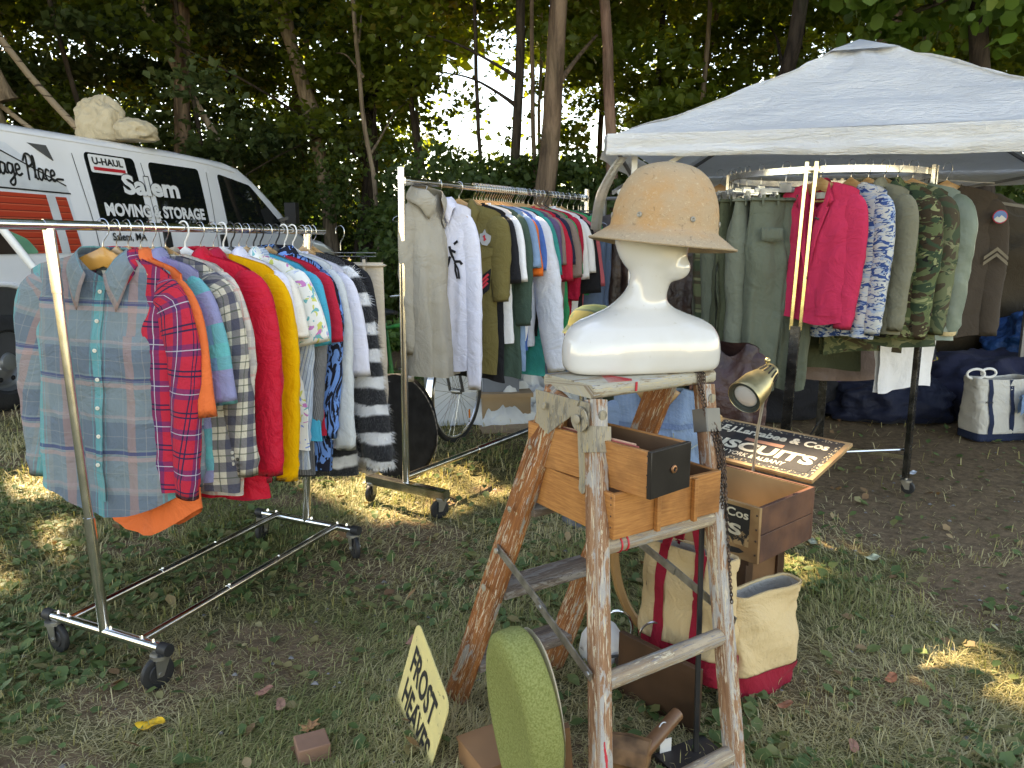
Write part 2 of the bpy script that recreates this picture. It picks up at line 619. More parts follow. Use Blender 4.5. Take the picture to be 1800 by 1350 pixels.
# ------------------------------------------------------------------ forest edge
def X_at(px, Yd, k=1.02):
    return (px - 900) / 1353 * Yd * k

DAPPLES = [(1.15, 2.42, .21), (1.5, 2.3, .17), (.95, 2.62, .16), (-2.5, 3.75, .3), (-2.2, 3.3, .22), (-.72, 4.1, .36), (-.35, 4.3, .3), (-.45, 3.75, .2), (1.22, 3.2, .24), (1.0, 3.05, .2),
           (-.5, 2.75, .14), (.75, 2.9, .2), (-3.0, 4.6, .4), (-1.9, 3.0, .14), (1.75, 2.0, .12), (2.4, 3.0, .1), (-1.0, 1.75, .08)]
_rd = random.Random(44)
DAPPLES += [(_rd.uniform(-2.6, 2.2), _rd.uniform(1.5, 5.5), _rd.uniform(.06, .12)) for _ in range(40)]
SUNV = np.array(sd)

def prune(P, r, size):
    """openings in the canopy: sun flecks on the grass, and the gap of open sky between the trunks"""
    keep = np.ones(len(P), bool)
    for (gx_, gy_, gr) in DAPPLES:
        q = P - np.array([gx_, gy_, 0])
        t = q @ SUNV
        d = np.linalg.norm(q - t[:, None] * SUNV, axis=1)
        ph_ = np.arctan2(q[:, 0] - t * SUNV[0], q[:, 1] - t * SUNV[1])
        keep &= ~((d < gr * (1.18 + .28 * np.sin(ph_ * 2 + gx_ * 9) + .2 * np.sin(ph_ * 5 + gy_ * 7)) * 1.15) & (t > 3) & (r.random(len(P)) < .993))
    # gap of sky: a corridor leading away between the trunks
    ax = P[:, 0] / P[:, 1]
    az = (P[:, 2] - 1.35) / P[:, 1]
    for cx, cz, rx, rz, pr in ((-.05, .175, .05, .066, .86), (-.10, .150, .036, .03, .8), (.108, .13, .016, .032, .96), (-.03, .255, .04, .05, .6), (.012, .14, .05, .035, .88)):
        e = ((ax - cx) / rx) ** 2 + ((az - cz) / rz) ** 2
        nz = np_noise(ax * 100, az * 100, .5, 71)
        nz = .5 * nz + .5 * np_noise(ax * 100, az * 100, 1.7, 72)
        keep &= ~((e < .15 + 1.5 * nz) & (r.random(len(P)) < pr) & (P[:, 1] > 3))
    return keep

def leaves(seed, C_, Rad, per, size, flat=.55, shell=.5, prune_it=True, rnd=False):
    """leaf-sized faces spread through boughs; C_ (n,3) centres, Rad (n,3)"""
    r = np.random.default_rng(seed)
    C_, Rad = np.asarray(C_, float), np.asarray(Rad, float)
    n = len(C_)
    idx = np.repeat(np.arange(n), per)
    m = len(idx)
    u = r.normal(size=(m, 3))
    u /= np.linalg.norm(u, axis=1)[:, None]
    rad = r.random(m) ** (1 / (3 - 1.6 * shell))
    P = C_[idx] + u * rad[:, None] * Rad[idx]
    P[:, 2] -= .12 * Rad[idx][:, 0] * (u[:, 0] ** 2 + u[:, 1] ** 2) * rad
    if prune_it:
        k = prune(P, r, size)
        P, idx = P[k], idx[k]
        m = len(P)
    nrm = r.normal(size=(m, 3)) * (1 - flat) + np.array([0, 0, 1]) * flat * 1.2
    nrm /= np.linalg.norm(nrm, axis=1)[:, None]
    a = r.normal(size=(m, 3))
    a -= (a * nrm).sum(1)[:, None] * nrm
    a /= np.linalg.norm(a, axis=1)[:, None]
    bb = np.cross(nrm, a)
    L = (size * np.where(C_[idx][:, 2] > 7.2, 2.3, 1.0) * (.55 + .9 * r.random(m)))[:, None]
    w = L * (.32 + .16 * r.random(m))[:, None]
    fold = nrm * L * .13
    V = np.stack([P - a * L * .5, P - a * L * .08 + bb * w + fold, P + a * L * .5 - nrm * L * .1, P - a * L * .08 - bb * w + fold], 1).reshape(-1, 3)
    k = np.arange(m)[:, None] * 4
    F = np.stack([k + np.array([0, 1, 2]), k + np.array([0, 2, 3])], 1).reshape(-1, 3)
    if rnd:      # broad round leaves: six-sided blades
        ring = [P + a * L * .5 * math.cos(t) + bb * L * .47 * math.sin(t) + fold * .5 * abs(math.sin(t)) for t in (0, 1.05, 2.09, 3.14, 4.19, 5.24)]
        V = np.stack(ring, 1).reshape(-1, 3)
        k = np.arange(m)[:, None] * 6
        F = np.stack([k + np.array(q) for q in ([0, 1, 3], [1, 2, 3], [0, 3, 5], [3, 4, 5])], 1).reshape(-1, 3)
        return V, F, np.repeat(np.clip(.5 * r.random(n)[idx] + .5 * r.random(m), 0, 1), 4)
    bough = r.random(n)[idx]
    var = np.clip(.55 * bough + .45 * r.random(m), 0, 1)
    return V, F, np.repeat(var, 2)

LEAF = leaf_material('forest_leaves', [(0, (.05, .08, .015)), (.4, (.085, .125, .021)), (.75, (.13, .17, .028)), (.92, (.17, .17, .032)), (1, (.25, .18, .04))], .56, .5, (1.25, 1.15, .25))
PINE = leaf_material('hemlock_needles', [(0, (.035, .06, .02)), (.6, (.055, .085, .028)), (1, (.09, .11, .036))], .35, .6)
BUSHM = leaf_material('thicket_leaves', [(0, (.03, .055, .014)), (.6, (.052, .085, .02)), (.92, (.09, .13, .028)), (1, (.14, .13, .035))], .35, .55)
VINE = leaf_material('round_vine_leaves', [(0, (.06, .12, .022)), (.6, (.09, .17, .03)), (1, (.15, .2, .04))], .4, .5)
FERN = leaf_material('fern_fronds', [(0, (.06, .14, .03)), (1, (.12, .2, .05))], .4, .5)

def bark(name, c1, c2, sc=14, st=.8):
    b = NB(name)
    co = b.coord()
    g = b.noise(b.scale(co, (1, 1, .16)), sc, 6, .65, .5)
    f = b.noise(co, 60, 4, .6)
    moss = b.noise(co, 1.4, 3)
    c = b.mix(b.ramp(g, .32, .66), c1, c2)
    c = b.mix(b.math('MULTIPLY', b.ramp(moss, .5, .75), .35), c, (.08, .09, .05))
    h = b.math('ADD', b.math('MULTIPLY', g, .8), b.math('MULTIPLY', f, .25))
    return b.fin(c, .92, 0, b.bump(h, st, .03), **{'Specular_IOR_Level': .2})

BARK = dict(grey=bark('grey_bark', (.25, .19, .135), (.09, .066, .046)),
            brown=bark('brown_bark', (.20, .135, .09), (.06, .04, .027), 9, 1.),
            red=bark('reddish_bark', (.25, .155, .115), (.09, .05, .036), 12),
            dark=bark('dark_bark', (.06, .045, .035), (.02, .015, .012)),
            pale=bark('pale_bark', (.3, .235, .17), (.13, .095, .065), 18, .5))
bb_ = NB('birch_bark')
co = bb_.coord()
g1 = bb_.noise(bb_.scale(co, (1, 1, 7)), 3.2, 4, .6)
bb_c = bb_.mix(bb_.ramp(g1, .56, .66), (.33, .26, .19), (.05, .035, .028))
BARK['birch'] = bb_.fin(bb_c, .8, 0, bb_.bump(g1, .4, .01))

GA = 'trees at the edge of the woods'
def trunk_mesh(p, r0, r1, seed, n=12, wob=.06):
    rd = random.Random(seed)
    P = smooth_path(p, 6)
    N = len(P)
    out, rr = [], []
    for i, q in enumerate(P):
        t = i / (N - 1)
        out.append(q + Vector((fbm(q.z * .5, seed, 1.3), fbm(q.z * .5, seed, 7.7), 0)) * wob)
        flare = 1 + .55 * max(0, 1 - t * N / 4.0) ** 2
        rr.append((r0 + (r1 - r0) * t) * flare * (1 + .05 * noise.noise(Vector((t * 9, seed, 0)))))
    return out, rr

def tree(name, label, base, top, dia, mat, seed, crown_mat=None, zlo=3.0, zhi=15.0, nb=34, per=250, spread=2.2, lsize=.115, limbs=(), low=True, group='trees at the edge of the woods', n_limb=7):
    rd = random.Random(seed)
    t = thing(name, label, 'tree', base, 0, group)
    b0, tp = Vector(base), Vector(top)
    d = tp - b0
    mid = b0 + d * .5 + Vector((rd.uniform(-.1, .1), rd.uniform(-.1, .1), 0))
    hi = b0 + d * 1.0
    zc = zhi
    ext = b0 + d * (zc / max(d.z, .1)) * .96 if d.z > 0 else hi
    ext = Vector((hi.x + (ext.x - hi.x) * .5, hi.y + (ext.y - hi.y) * .5, max(ext.z, hi.z + .5)))
    path, rr = trunk_mesh([b0 - Vector((0, 0, .1)), b0 + d * .25, mid, hi, (hi + ext) / 2, ext], dia / 2, dia * .22, seed)
    mb = MB().tube(path, rr, 12)
    mb.build('trunk', mat, t, world=True, angle=60)
    P = path
    for li in limbs:      # explicit limbs: list of points, r0, r1
        lp, r0, r1 = li
        q, r_ = trunk_mesh(lp, r0, r1, seed + 5, wob=.04)
        MB().tube(q, r_, 9).build('limb', mat, t, world=True, angle=60)
    C_, Rd = [], []
    for k in range(nb):
        zz = zlo + (zhi - zlo) * rd.random() ** .9
        q = min(P, key=lambda v: abs(v.z - zz))
        a = rd.uniform(0, 2 * math.pi)
        rr_ = spread * math.sqrt(rd.random()) * (1.15 - .5 * (zz - zlo) / (zhi - zlo))
        oy = math.sin(a) * rr_
        if zz < 7 and group == GA and dia > .1:
            oy = abs(oy) + .45      # keep the stem clear of leaves on the side of the clearing
        c = Vector((q.x + math.cos(a) * rr_, q.y + oy, zz))
        s_ = rd.uniform(.5, 1.05) * (.9 if zz < 6 else 1.35)
        C_.append(c); Rd.append((s_, s_, s_ * rd.uniform(.35, .6)))
        if k < n_limb and zz < zhi * .8:
            st_ = min(P, key=lambda v: abs(v.z - (zz - rr_ * .5)))
            q2, r2 = trunk_mesh([st_, st_.lerp(c, .5) + Vector((0, 0, .12)), c], .028 * (dia / .2) ** .5, .006, seed + k, wob=.08)
            MB().tube(q2, [min(x, .05) for x in r2], 6).build('limb', mat, t, world=True, angle=60)
    if nb:
        V, F, A = leaves(seed, C_, Rd, per, lsize)
        V = V - np.array(base)
        np_mesh('crown', V, F, crown_mat or LEAF, t, attr=A)
    return t

GA = 'trees at the edge of the woods'
def zt(Yd):      # height seen at the top edge of the picture at distance Yd
    return 1.35 + .29 * Yd

def tr(label, p430, p0, diapx, Yd, bk, seed, **kw):
    dia = diapx / 1353 * Yd * 1.05
    top = Vector((X_at(p0, Yd, 1.07), Yd, zt(Yd)))
    hz = Vector((X_at(p430, Yd, 1.0), Yd, 1.35))
    d = (top - hz) / (top.z - hz.z)
    base = hz - d * 1.35
    return tree('tree', label, tuple(base), tuple(top), dia, BARK[bk], seed, **kw)

z9 = zt(9.0)
tr('forked grey tree leaning left behind the van tail', 100, 45, 30, 10.8, 'grey', 1, spread=2.6,
   limbs=[([(X_at(72, 10.8), 10.8, 3.2), (X_at(52, 10.8), 10.7, 3.75), (X_at(5, 10.8), 10.6, 4.4), (X_at(-50, 10.8), 10.5, 5.1)], .1, .06)])
tr('pale leaning trunk with dark notches rising behind the canvas bundle', 290, 82, 15, 11.2, 'birch', 2, nb=14, zlo=6)
tr('thin pale trunk crossing the base of the forked tree', 300, -40, 11, 11.0, 'birch', 3, nb=10, zlo=6)
tr('slim pale trunk leaning left above the van windshield', 495, 335, 15, 12.8, 'pale', 4, nb=20, zlo=4.5)
tr('double stemmed grey tree just behind the van hood', 590, 553, 27, 12.6, 'grey', 5, spread=2.4,
   limbs=[([(X_at(572, 12.6), 12.6, 3.3), (X_at(550, 12.6), 12.55, 4.1), (X_at(512, 12.6), 12.5, 5.2), (X_at(490, 12.6), 12.4, 6.4)], .1, .07)])
tr('dark trunk at the left edge of the sky gap', 738, 733, 12, 12, 'dark', 6, spread=1.8, zlo=4.5)
tr('thin dark stem inside the left part of the sky gap', 768, 745, 7, 12.5, 'dark', 7, nb=8, zlo=6)
tr('thin dark trunk in the middle of the sky gap', 858, 845, 9, 11, 'dark', 8, nb=14, zlo=5)
tr('ivy hung dark trunk right of the sky gap', 903, 910, 21, 10.6, 'dark', 9, spread=1.5, zlo=2.4, nb=30)
tr('slender stem beside the big straight trunk', 937, 930, 10, 10, 'brown', 10, nb=12, zlo=4.5)
tr('big straight brown trunk above the wood topped hangers', 955, 973, 42, 9.0, 'brown', 11, spread=2.6, nb=34)
tr('pale sunlit stem far behind the big straight trunk', 946, 946, 7, 17, 'birch', 12, nb=10, zlo=6)
tr('reddish trunk rising above the left corner of the white canopy', 1087, 1040, 25, 9.6, 'red', 13, spread=2.4)
tr('dark trunk behind the left slope of the white canopy', 1322, 1347, 34, 10, 'dark', 14, spread=2.6, nb=36)
tr('wide brown trunk directly behind the canopy peak', 1478, 1484, 44, 9.6, 'brown', 15, spread=2.6, nb=36)
tr('thin stem between the reddish and the dark trunk', 1215, 1200, 11, 12, 'grey', 16)
tr('slim grey stem right of the canopy peak', 1560, 1542, 11, 11.5, 'grey', 17)
tr('leaning grey stem above the right slope of the canopy', 1690, 1770, 13, 11, 'grey', 18)
tr('slim stem left of the sky gap hung with bright leaves', 668, 655, 10, 11, 'grey', 19, zlo=2.4)
tr('thin stem between the double tree and the sky gap', 632, 700, 8, 13, 'dark', 20)
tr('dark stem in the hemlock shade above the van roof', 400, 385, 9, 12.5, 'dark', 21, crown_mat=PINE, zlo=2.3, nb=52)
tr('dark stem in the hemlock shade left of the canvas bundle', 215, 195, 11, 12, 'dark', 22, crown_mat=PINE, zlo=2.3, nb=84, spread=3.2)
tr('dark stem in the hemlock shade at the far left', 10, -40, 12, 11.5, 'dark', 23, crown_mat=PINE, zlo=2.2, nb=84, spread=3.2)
tr('leafy tree right of the white canopy', 1850, 1860, 22, 9.5, 'brown', 24, zlo=1.5, nb=40, spread=2.8)

for k, (x_, y_, h_, c_) in enumerate([(7.4, 6.6, 13, 'brown'), (9.6, 8.6, 14, 'brown'), (6.9, 10.4, 14, 'dark')]):  # extra trees added for dark reflections in the van windows
    tree('tree', 'tall tree added at the right beyond the canopy', (x_, y_, 0), (x_ + .2, y_, 5.0), .32, BARK[c_], 500 + k, zlo=3.4, zhi=h_, nb=50, per=230, spread=3.1, lsize=.13, group='tall trees right of the canopy')
for k, (x_, y_, h_, c_) in enumerate([(-8.6, 4.4, 14, 'brown'), (-9.4, 7.6, 15, 'grey'), (-7.6, 9.4, 16, 'dark'), (-11.5, 6.0, 15, 'brown'), (-10.6, 10.4, 16, 'grey'), (-12.6, 9.0, 16, 'brown'), (-8.0, 11.8, 17, 'dark'), (-5.2, 12.6, 17, 'brown'), (-2.6, 13.6, 17, 'dark'), (-10.2, 2.0, 14, 'grey')]):
    tree('tree', 'tall tree of the woods beyond the van at the left', (x_, y_, 0), (x_ + .2, y_, 6.0), .32, BARK[c_], 540 + k, crown_mat=PINE if k % 2 else LEAF, zlo=4.2, zhi=h_, nb=60, per=230, spread=3.1, lsize=.13, group='tall trees beyond the van')
def spot(px):
    tab = [(60, 'behind the van tail'), (160, 'behind the rear van window'), (270, 'behind the canvas bundle on the van'), (360, 'above the middle van window'), (450, 'above the van windshield'), (540, 'just left of the double grey tree'), (620, 'right of the double grey tree'), (690, 'above the post of the tall rack'), (760, 'under the left part of the sky gap'), (820, 'under the middle of the sky gap'), (880, 'under the right part of the sky gap'), (940, 'left of the big straight trunk'), (1010, 'right of the big straight trunk'), (1080, 'above the left corner of the canopy'), (1160, 'above the helmet'), (1250, 'above the army trousers'), (1340, 'at the left slope of the canopy'), (1430, 'left of the canopy peak'), (1530, 'right of the canopy peak'), (1610, 'above the brown uniform jacket'), (1700, 'above the blue tarpaulin'), (1790, 'at the right edge of the clearing')]
    if px < 0: return 'out beyond the left edge of the clearing'
    if px > 1830: return 'out beyond the right edge of the clearing'
    return next(b for a, b in tab + [(1e9, 'at the right edge of the clearing')] if px < a + 45)
_seen = {}
def uniq(l, more=('', ', the next one over', ', the third one along', ', the last one along')):
    k = _seen.get(l, 0); _seen[l] = k + 1
    return l if 'out beyond' in l else l + more[min(k, 3)]
rd = random.Random(77)
BGL = 'background tree deeper in the shaded woods'
for k in range(30):
    Yd = rd.uniform(12.5, 21)
    px = -500 + 2900 * (k + rd.random()) / 30
    if 730 < px < 945:
        Yd = rd.uniform(18, 21); px = rd.choice((700, 960))
    kw = dict(nb=44, per=220, spread=3.0, zlo=1.6, zhi=16, lsize=.13, n_limb=3, group='background trees deeper in the woods')
    bkk = rd.choice(('dark', 'brown', 'grey'))
    tr(uniq('%s trunked background tree ' % bkk + spot(px)), px, px + rd.uniform(-30, 30), rd.uniform(11, 20), Yd, bkk, 100 + k, crown_mat=PINE if px < 330 and k % 2 == 0 else LEAF, **kw)

# under-storey: thicket below and between the trunks
def bush(label, px, Yd, r, h, mat, seed, per=170, nb=16, lsize=.085, group='bushes of the dark thicket', name='bush', cat='bush', z0=.15):
    rr = random.Random(seed)
    x = X_at(px, Yd)
    t = thing(name, label, cat, (x, Yd, 0), 0, group)
    C_, Rd = [], []
    mb = MB()
    for k in range(nb):
        a = rr.uniform(0, 6.28); q = r * math.sqrt(rr.random()); zz = z0 + (h - z0) * rr.random()
        c = (x + math.cos(a) * q, Yd + math.sin(a) * q, zz)
        s_ = rr.uniform(.28, .5) * r
        C_.append(c); Rd.append((s_, s_, s_ * .75))
        if k % 3 == 0:
            mb.tube([(x + rr.uniform(-.1, .1), Yd + rr.uniform(-.1, .1), -.05), (x + (c[0] - x) * .4, Yd + (c[1] - Yd) * .4, zz * .6), c], [.016, .011, .004], 5)
    V, F, A = leaves(seed, C_, Rd, per, lsize, flat=.35)
    np_mesh('foliage', V - np.array((x, Yd, 0)), F, mat, t, attr=A)
    mb.build('stems', BARK['dark'], t, world=True)
    return t

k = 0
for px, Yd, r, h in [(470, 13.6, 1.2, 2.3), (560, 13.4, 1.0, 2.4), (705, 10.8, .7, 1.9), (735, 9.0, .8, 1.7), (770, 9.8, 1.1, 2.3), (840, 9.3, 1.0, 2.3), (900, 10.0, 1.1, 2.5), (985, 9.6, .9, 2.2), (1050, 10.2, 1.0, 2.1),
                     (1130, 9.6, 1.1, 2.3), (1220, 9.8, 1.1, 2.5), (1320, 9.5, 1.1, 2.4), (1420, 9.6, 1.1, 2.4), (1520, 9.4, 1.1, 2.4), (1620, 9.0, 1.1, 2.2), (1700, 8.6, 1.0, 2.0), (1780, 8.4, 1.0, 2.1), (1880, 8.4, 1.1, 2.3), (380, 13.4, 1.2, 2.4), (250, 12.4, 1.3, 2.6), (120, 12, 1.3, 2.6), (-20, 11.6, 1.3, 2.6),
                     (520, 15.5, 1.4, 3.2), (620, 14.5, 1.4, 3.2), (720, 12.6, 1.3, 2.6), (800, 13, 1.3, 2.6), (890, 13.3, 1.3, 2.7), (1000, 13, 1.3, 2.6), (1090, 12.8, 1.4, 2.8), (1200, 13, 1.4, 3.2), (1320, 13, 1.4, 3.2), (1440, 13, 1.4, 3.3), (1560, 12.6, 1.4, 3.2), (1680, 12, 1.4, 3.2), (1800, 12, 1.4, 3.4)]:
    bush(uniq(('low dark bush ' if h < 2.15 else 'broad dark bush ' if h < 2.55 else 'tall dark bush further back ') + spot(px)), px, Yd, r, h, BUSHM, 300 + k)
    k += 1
bush('low bush with brighter leaves behind the black round board', 668, 7.6, .5, .55, FERN, 401, per=120, nb=9, lsize=.07, group=None)

# fern by the rack
def fern(label, x, y, n, L, seed):
    rr = random.Random(seed)
    t = thing('fern', label, 'fern', (x, y, 0), 0)
    for k in range(n):
        a = 2 * math.pi * k / n + rr.uniform(-.2, .2)
        mb = MB()
        ln = L * rr.uniform(.75, 1.1)
        P = [Vector((math.cos(a) * ln * s_, math.sin(a) * ln * s_, ln * (.95 * s_ - .75 * s_ * s_))) for s_ in [i / 12 for i in range(13)]]
        for i in range(1, 13):
            w = ln * .2 * math.sin(math.pi * min(1, i / 12 * .9 + .08)) ** .8
            sd_ = Vector((-math.sin(a), math.cos(a), 0))
            for sg in (-1, 1):
                p0 = P[i]; p1 = P[i] + sd_ * sg * w + (P[i] - P[i - 1]) * .5 - Vector((0, 0, w * .15))
                q = (P[i] - P[i - 1]) * .42
                mb.add([p0 - q, p0 + q, p1 + q * .2, p1 - q * .2], [(0, 1, 2, 3)])
        mb.build('frond', FERN, t, smooth=False)
    return t
fern('bright green fern at the edge of the thicket', -1.05, 7.0, 9, .55, 1)
fern('smaller fern in the shade left of the bright one', -1.65, 7.3, 8, .45, 2)

# a low branch of round leaves reaching over the canopy from the right
t = thing('tree', 'vine covered tree with big round leaves hanging over the canopy', 'tree', (4.6, 7.6, 0), 0, GA)
pth, rr_ = trunk_mesh([(4.6, 7.6, -.1), (4.5, 7.6, 1.8), (4.2, 7.5, 3.6), (4.0, 7.4, 5.5), (3.9, 7.4, 8)], .11, .05, 61)
MB().tube(pth, rr_, 10).build('trunk', BARK['dark'], t, world=True, angle=60)
rd = random.Random(8)
C_, Rd = [], []
for k in range(26):
    C_.append((rd.uniform(3.0, 5.6), rd.uniform(6.6, 7.9), rd.uniform(3.25, 4.6))); s_ = rd.uniform(.25, .55); Rd.append((s_, s_, s_ * .8))
V, F, A = leaves(62, C_, Rd, 75, .115, flat=.15, rnd=True)
np_mesh('crown', V - np.array((4.6, 7.6, 0)), F, VINE, t, attr=A)
for c in C_[:8]:
    q2, r2 = trunk_mesh([(4.15, 7.5, 3.6), ((c[0] + 4.15) / 2, (c[1] + 7.5) / 2, c[2] + .1), c], .02, .005, 63, wob=.05)
    MB().tube(q2, r2, 6).build('limb', BARK['dark'], t, world=True)

# back edge of the woods; sunlight put into lighter, yellower leaf colours
SUNTINT = leaf_material('sun_tinted_leaves', [(0, (.07, .11, .018)), (.5, (.12, .165, .028)), (1, (.2, .22, .04))], .6, .5, (1.25, 1.15, .25))
rd = random.Random(15)
C_, Rd = [], []
for k in range(430):
    x_ = rd.uniform(-26, 24); y_ = rd.uniform(21.5, 26)
    C_.append((x_, y_, rd.uniform(.3, 10.5))); s_ = rd.uniform(.9, 1.6); Rd.append((s_, s_, s_ * .7))
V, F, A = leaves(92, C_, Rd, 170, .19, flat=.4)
g = np_mesh('sunlit_wood_edge', V, F, SUNTINT, kind='stuff', attr=A)
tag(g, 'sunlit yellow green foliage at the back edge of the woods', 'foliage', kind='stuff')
# far side of the clearing beyond the woods
rd = random.Random(5)
C_, Rd = [], []
for k in range(150):
    C_.append((rd.uniform(-70, 70), rd.uniform(52, 70), rd.uniform(.3, 3.6))); s_ = rd.uniform(1.8, 3.2); Rd.append((s_, s_, s_ * .8))
V, F, A = leaves(91, C_, Rd, 130, .75, flat=.3, prune_it=False)
g = np_mesh('far_treeline', V, F, VINE, kind='stuff', attr=A)
tag(g, 'sunlit distant treeline seen through the gaps', 'trees', kind='stuff')
# ------------------------------------------------------------------ white cargo van
VA = R(13)
van = thing('parked_van', 'white rental cargo van with dark tinted side windows and moving lettering', 'van', (-4.06, 6.03, 0), 0)
vu = Vector((math.sin(VA), math.cos(VA), 0))       # forward
vn = Vector((math.cos(VA), -math.sin(VA), 0))      # outwards, towards the clothes racks
VB = Vector((-4.06, 6.03, 0))
WID = 2.0
def side_in(z):
    """how far the flank lies inside the sill line at height z"""
    if z < 1.25:
        return .02 + .05 * max(0, (.75 - z) / .75) ** 2
    return .02 + .155 * ((z - 1.25) / .95) ** 1.25
def vp(s, z, out=0.):
    return VB + vu * s + vn * (out - side_in(z)) + Vector((0, 0, z))

PAINT = M('white_van_paint', (.80, .80, .81), .22, bump=.0, var=.03, vs=2, Coat_Weight=.5, Coat_Roughness=.08)
GLASS = M('tinted_black_glass', (.006, .008, .008), .03, var=.02, Specular_IOR_Level=.6)
SEAM = M('door_seam_painted_shade', (.03, .03, .032), .7)  # dark ribbons on the flank paint in the shade of the door gaps
BLACKPL = M('black_trim_plastic', (.02, .02, .021), .45, bump=.1, bs=200)

def van_sections():
    # stations: s, roof height, narrowing of the nose
    st = [(-1.55, 2.16, .10), (-1.5, 2.26, .05), (-1.35, 2.30, .02), (0, 2.305, 0), (1.5, 2.31, 0), (2.6, 2.315, 0), (3.2, 2.30, 0), (3.6, 2.29, 0), (3.85, 2.25, .0), (4.1, 2.14, .0), (4.4, 1.95, .0), (4.75, 1.70, .0), (4.98, 1.52, .005), (5.3, 1.43, .02), (5.8, 1.37, .03), (6.15, 1.28, .05), (6.32, 1.14, .09), (6.38, .95, .13), (6.38, .5, .13)]
    return st
mb = MB()
st = van_sections()
rows = []
for s_, zr, nar in st:
    ring = []
    zs = [.34, .5, .8, 1.05, 1.25, 1.45, 1.7, 1.95, 2.1]
    zs = [min(z, zr - .10 - .004 * (8 - i)) for i, z in enumerate(zs)]
    zs = [max(z, .3) for z in zs]
    pts = [(side_in(z) + nar, z) for z in zs]
    e = pts[-1][0]
    pts += [(e + .012, zr - .07), (e + .045, zr - .03), (e + .12, zr), (e + .4, zr + .035), (WID / 2, zr + .05)]
    ring = [VB + vu * s_ - vn * a + Vector((0, 0, z)) for a, z in pts]
    ring += [VB + vu * s_ - vn * (WID - a) + Vector((0, 0, z)) for a, z in pts[-2::-1]]
    rows.append(ring)
n = len(rows[0])
V = [p for r in rows for p in r]
Fs = []
for i in range(len(rows) - 1):
    for k in range(n - 1):
        # rear wheel arch opening is covered by a dark liner below
        Fs.append((i * n + k, (i + 1) * n + k, (i + 1) * n + k + 1, i * n + k + 1))
    Fs.append((i * n + n - 1, (i + 1) * n + n - 1, (i + 1) * n, i * n))
Fs.append(tuple(range(n)))
Fs.append(tuple((len(rows) - 1) * n + k for k in range(n - 1, -1, -1)))
mb.add(V, Fs)
mb.build('body', PAINT, van, world=True, angle=35)

# roof drip rail
mb = MB()
mb.tube([vp(s_, 2.235 - max(0, s_ - 2.7) ** 2 * .055, .008) for s_ in [-1.3 + .25 * i for i in range(21)]], .014, 6)
mb.build('drip_rail', PAINT, van, world=True)

def plate(name, pts, mat, off=.004, th=.004, rad=0., world=True, sub=1, label=None, parent=van):
    """flat panel on the flank from (s, z) corners, corners rounded"""
    P = []
    N = len(pts)
    for i in range(N):
        a, b_, c_ = [Vector((*pts[j % N], 0)) for j in (i - 1, i, i + 1)]
        if rad:
            d0, d1 = (a - b_).normalized(), (c_ - b_).normalized()
            q0, q1 = b_ + d0 * rad, b_ + d1 * rad
            for k in range(5):
                t = k / 4
                P.append((q0 * (1 - t) ** 2 + b_ * 2 * t * (1 - t) + q1 * t * t))
        else:
            P.append(b_)
    # add points along long edges so that the panel follows the flank
    Q = []
    for i, p in enumerate(P):
        q = P[(i + 1) % len(P)]
        k = max(1, int(abs(q.y - p.y) / .12))
        for j in range(k):
            Q.append(p.lerp(q, j / k))
    # triangulate as horizontal strips: centre line fan per height
    mbp = MB()
    c_s = sum(p.x for p in Q) / len(Q)
    left = [p for p in Q]
    zs = []
    for z_ in sorted(p.y for p in Q):
        if not zs or z_ - zs[-1] > 1e-4:
            zs.append(z_)
    def span(z):
        xs = []
        for i, p in enumerate(Q):
            q = Q[(i + 1) % len(Q)]
            if abs(p.y - q.y) < 2e-4:
                if abs(p.y - z) < 3e-4:
                    xs += [p.x, q.x]
                continue
            t = (z - p.y) / (q.y - p.y)
            if -2e-3 <= t <= 1 + 2e-3:
                xs.append(p.x + (q.x - p.x) * t)
        return min(xs), max(xs)
    rows_ = [(z, *span(z)) for z in zs]
    V_, F_, U_ = [], [], []
    for z, a, b_ in rows_:
        V_ += [vp(a, z, off + th), vp(b_, z, off + th)]; U_ += [(a, z), (b_, z)]
    m_ = len(rows_)
    for z, a, b_ in rows_:
        V_ += [vp(a, z, -.004), vp(b_, z, -.004)]; U_ += [(a, z), (b_, z)]
    for i in range(m_ - 1):
        F_.append((2 * i, 2 * i + 1, 2 * i + 3, 2 * i + 2))
        F_.append((2 * i, 2 * i + 2, 2 * m_ + 2 * i + 2, 2 * m_ + 2 * i))
        F_.append((2 * i + 1, 2 * m_ + 2 * i + 1, 2 * m_ + 2 * i + 3, 2 * i + 3))
    F_.append((0, 2 * m_, 2 * m_ + 1, 1))
    F_.append((2 * m_ - 2, 2 * m_ - 1, 4 * m_ - 1, 4 * m_ - 2))
    mbp.add(V_, F_, U_)
    return mbp.build(name, mat, parent, world=True, smooth=False, label=label)

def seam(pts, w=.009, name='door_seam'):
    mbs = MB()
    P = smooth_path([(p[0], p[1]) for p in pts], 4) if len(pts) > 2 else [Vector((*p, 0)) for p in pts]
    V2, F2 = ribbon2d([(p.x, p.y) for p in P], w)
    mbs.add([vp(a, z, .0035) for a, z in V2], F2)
    return mbs.build(name, SEAM, van, world=True, smooth=False)
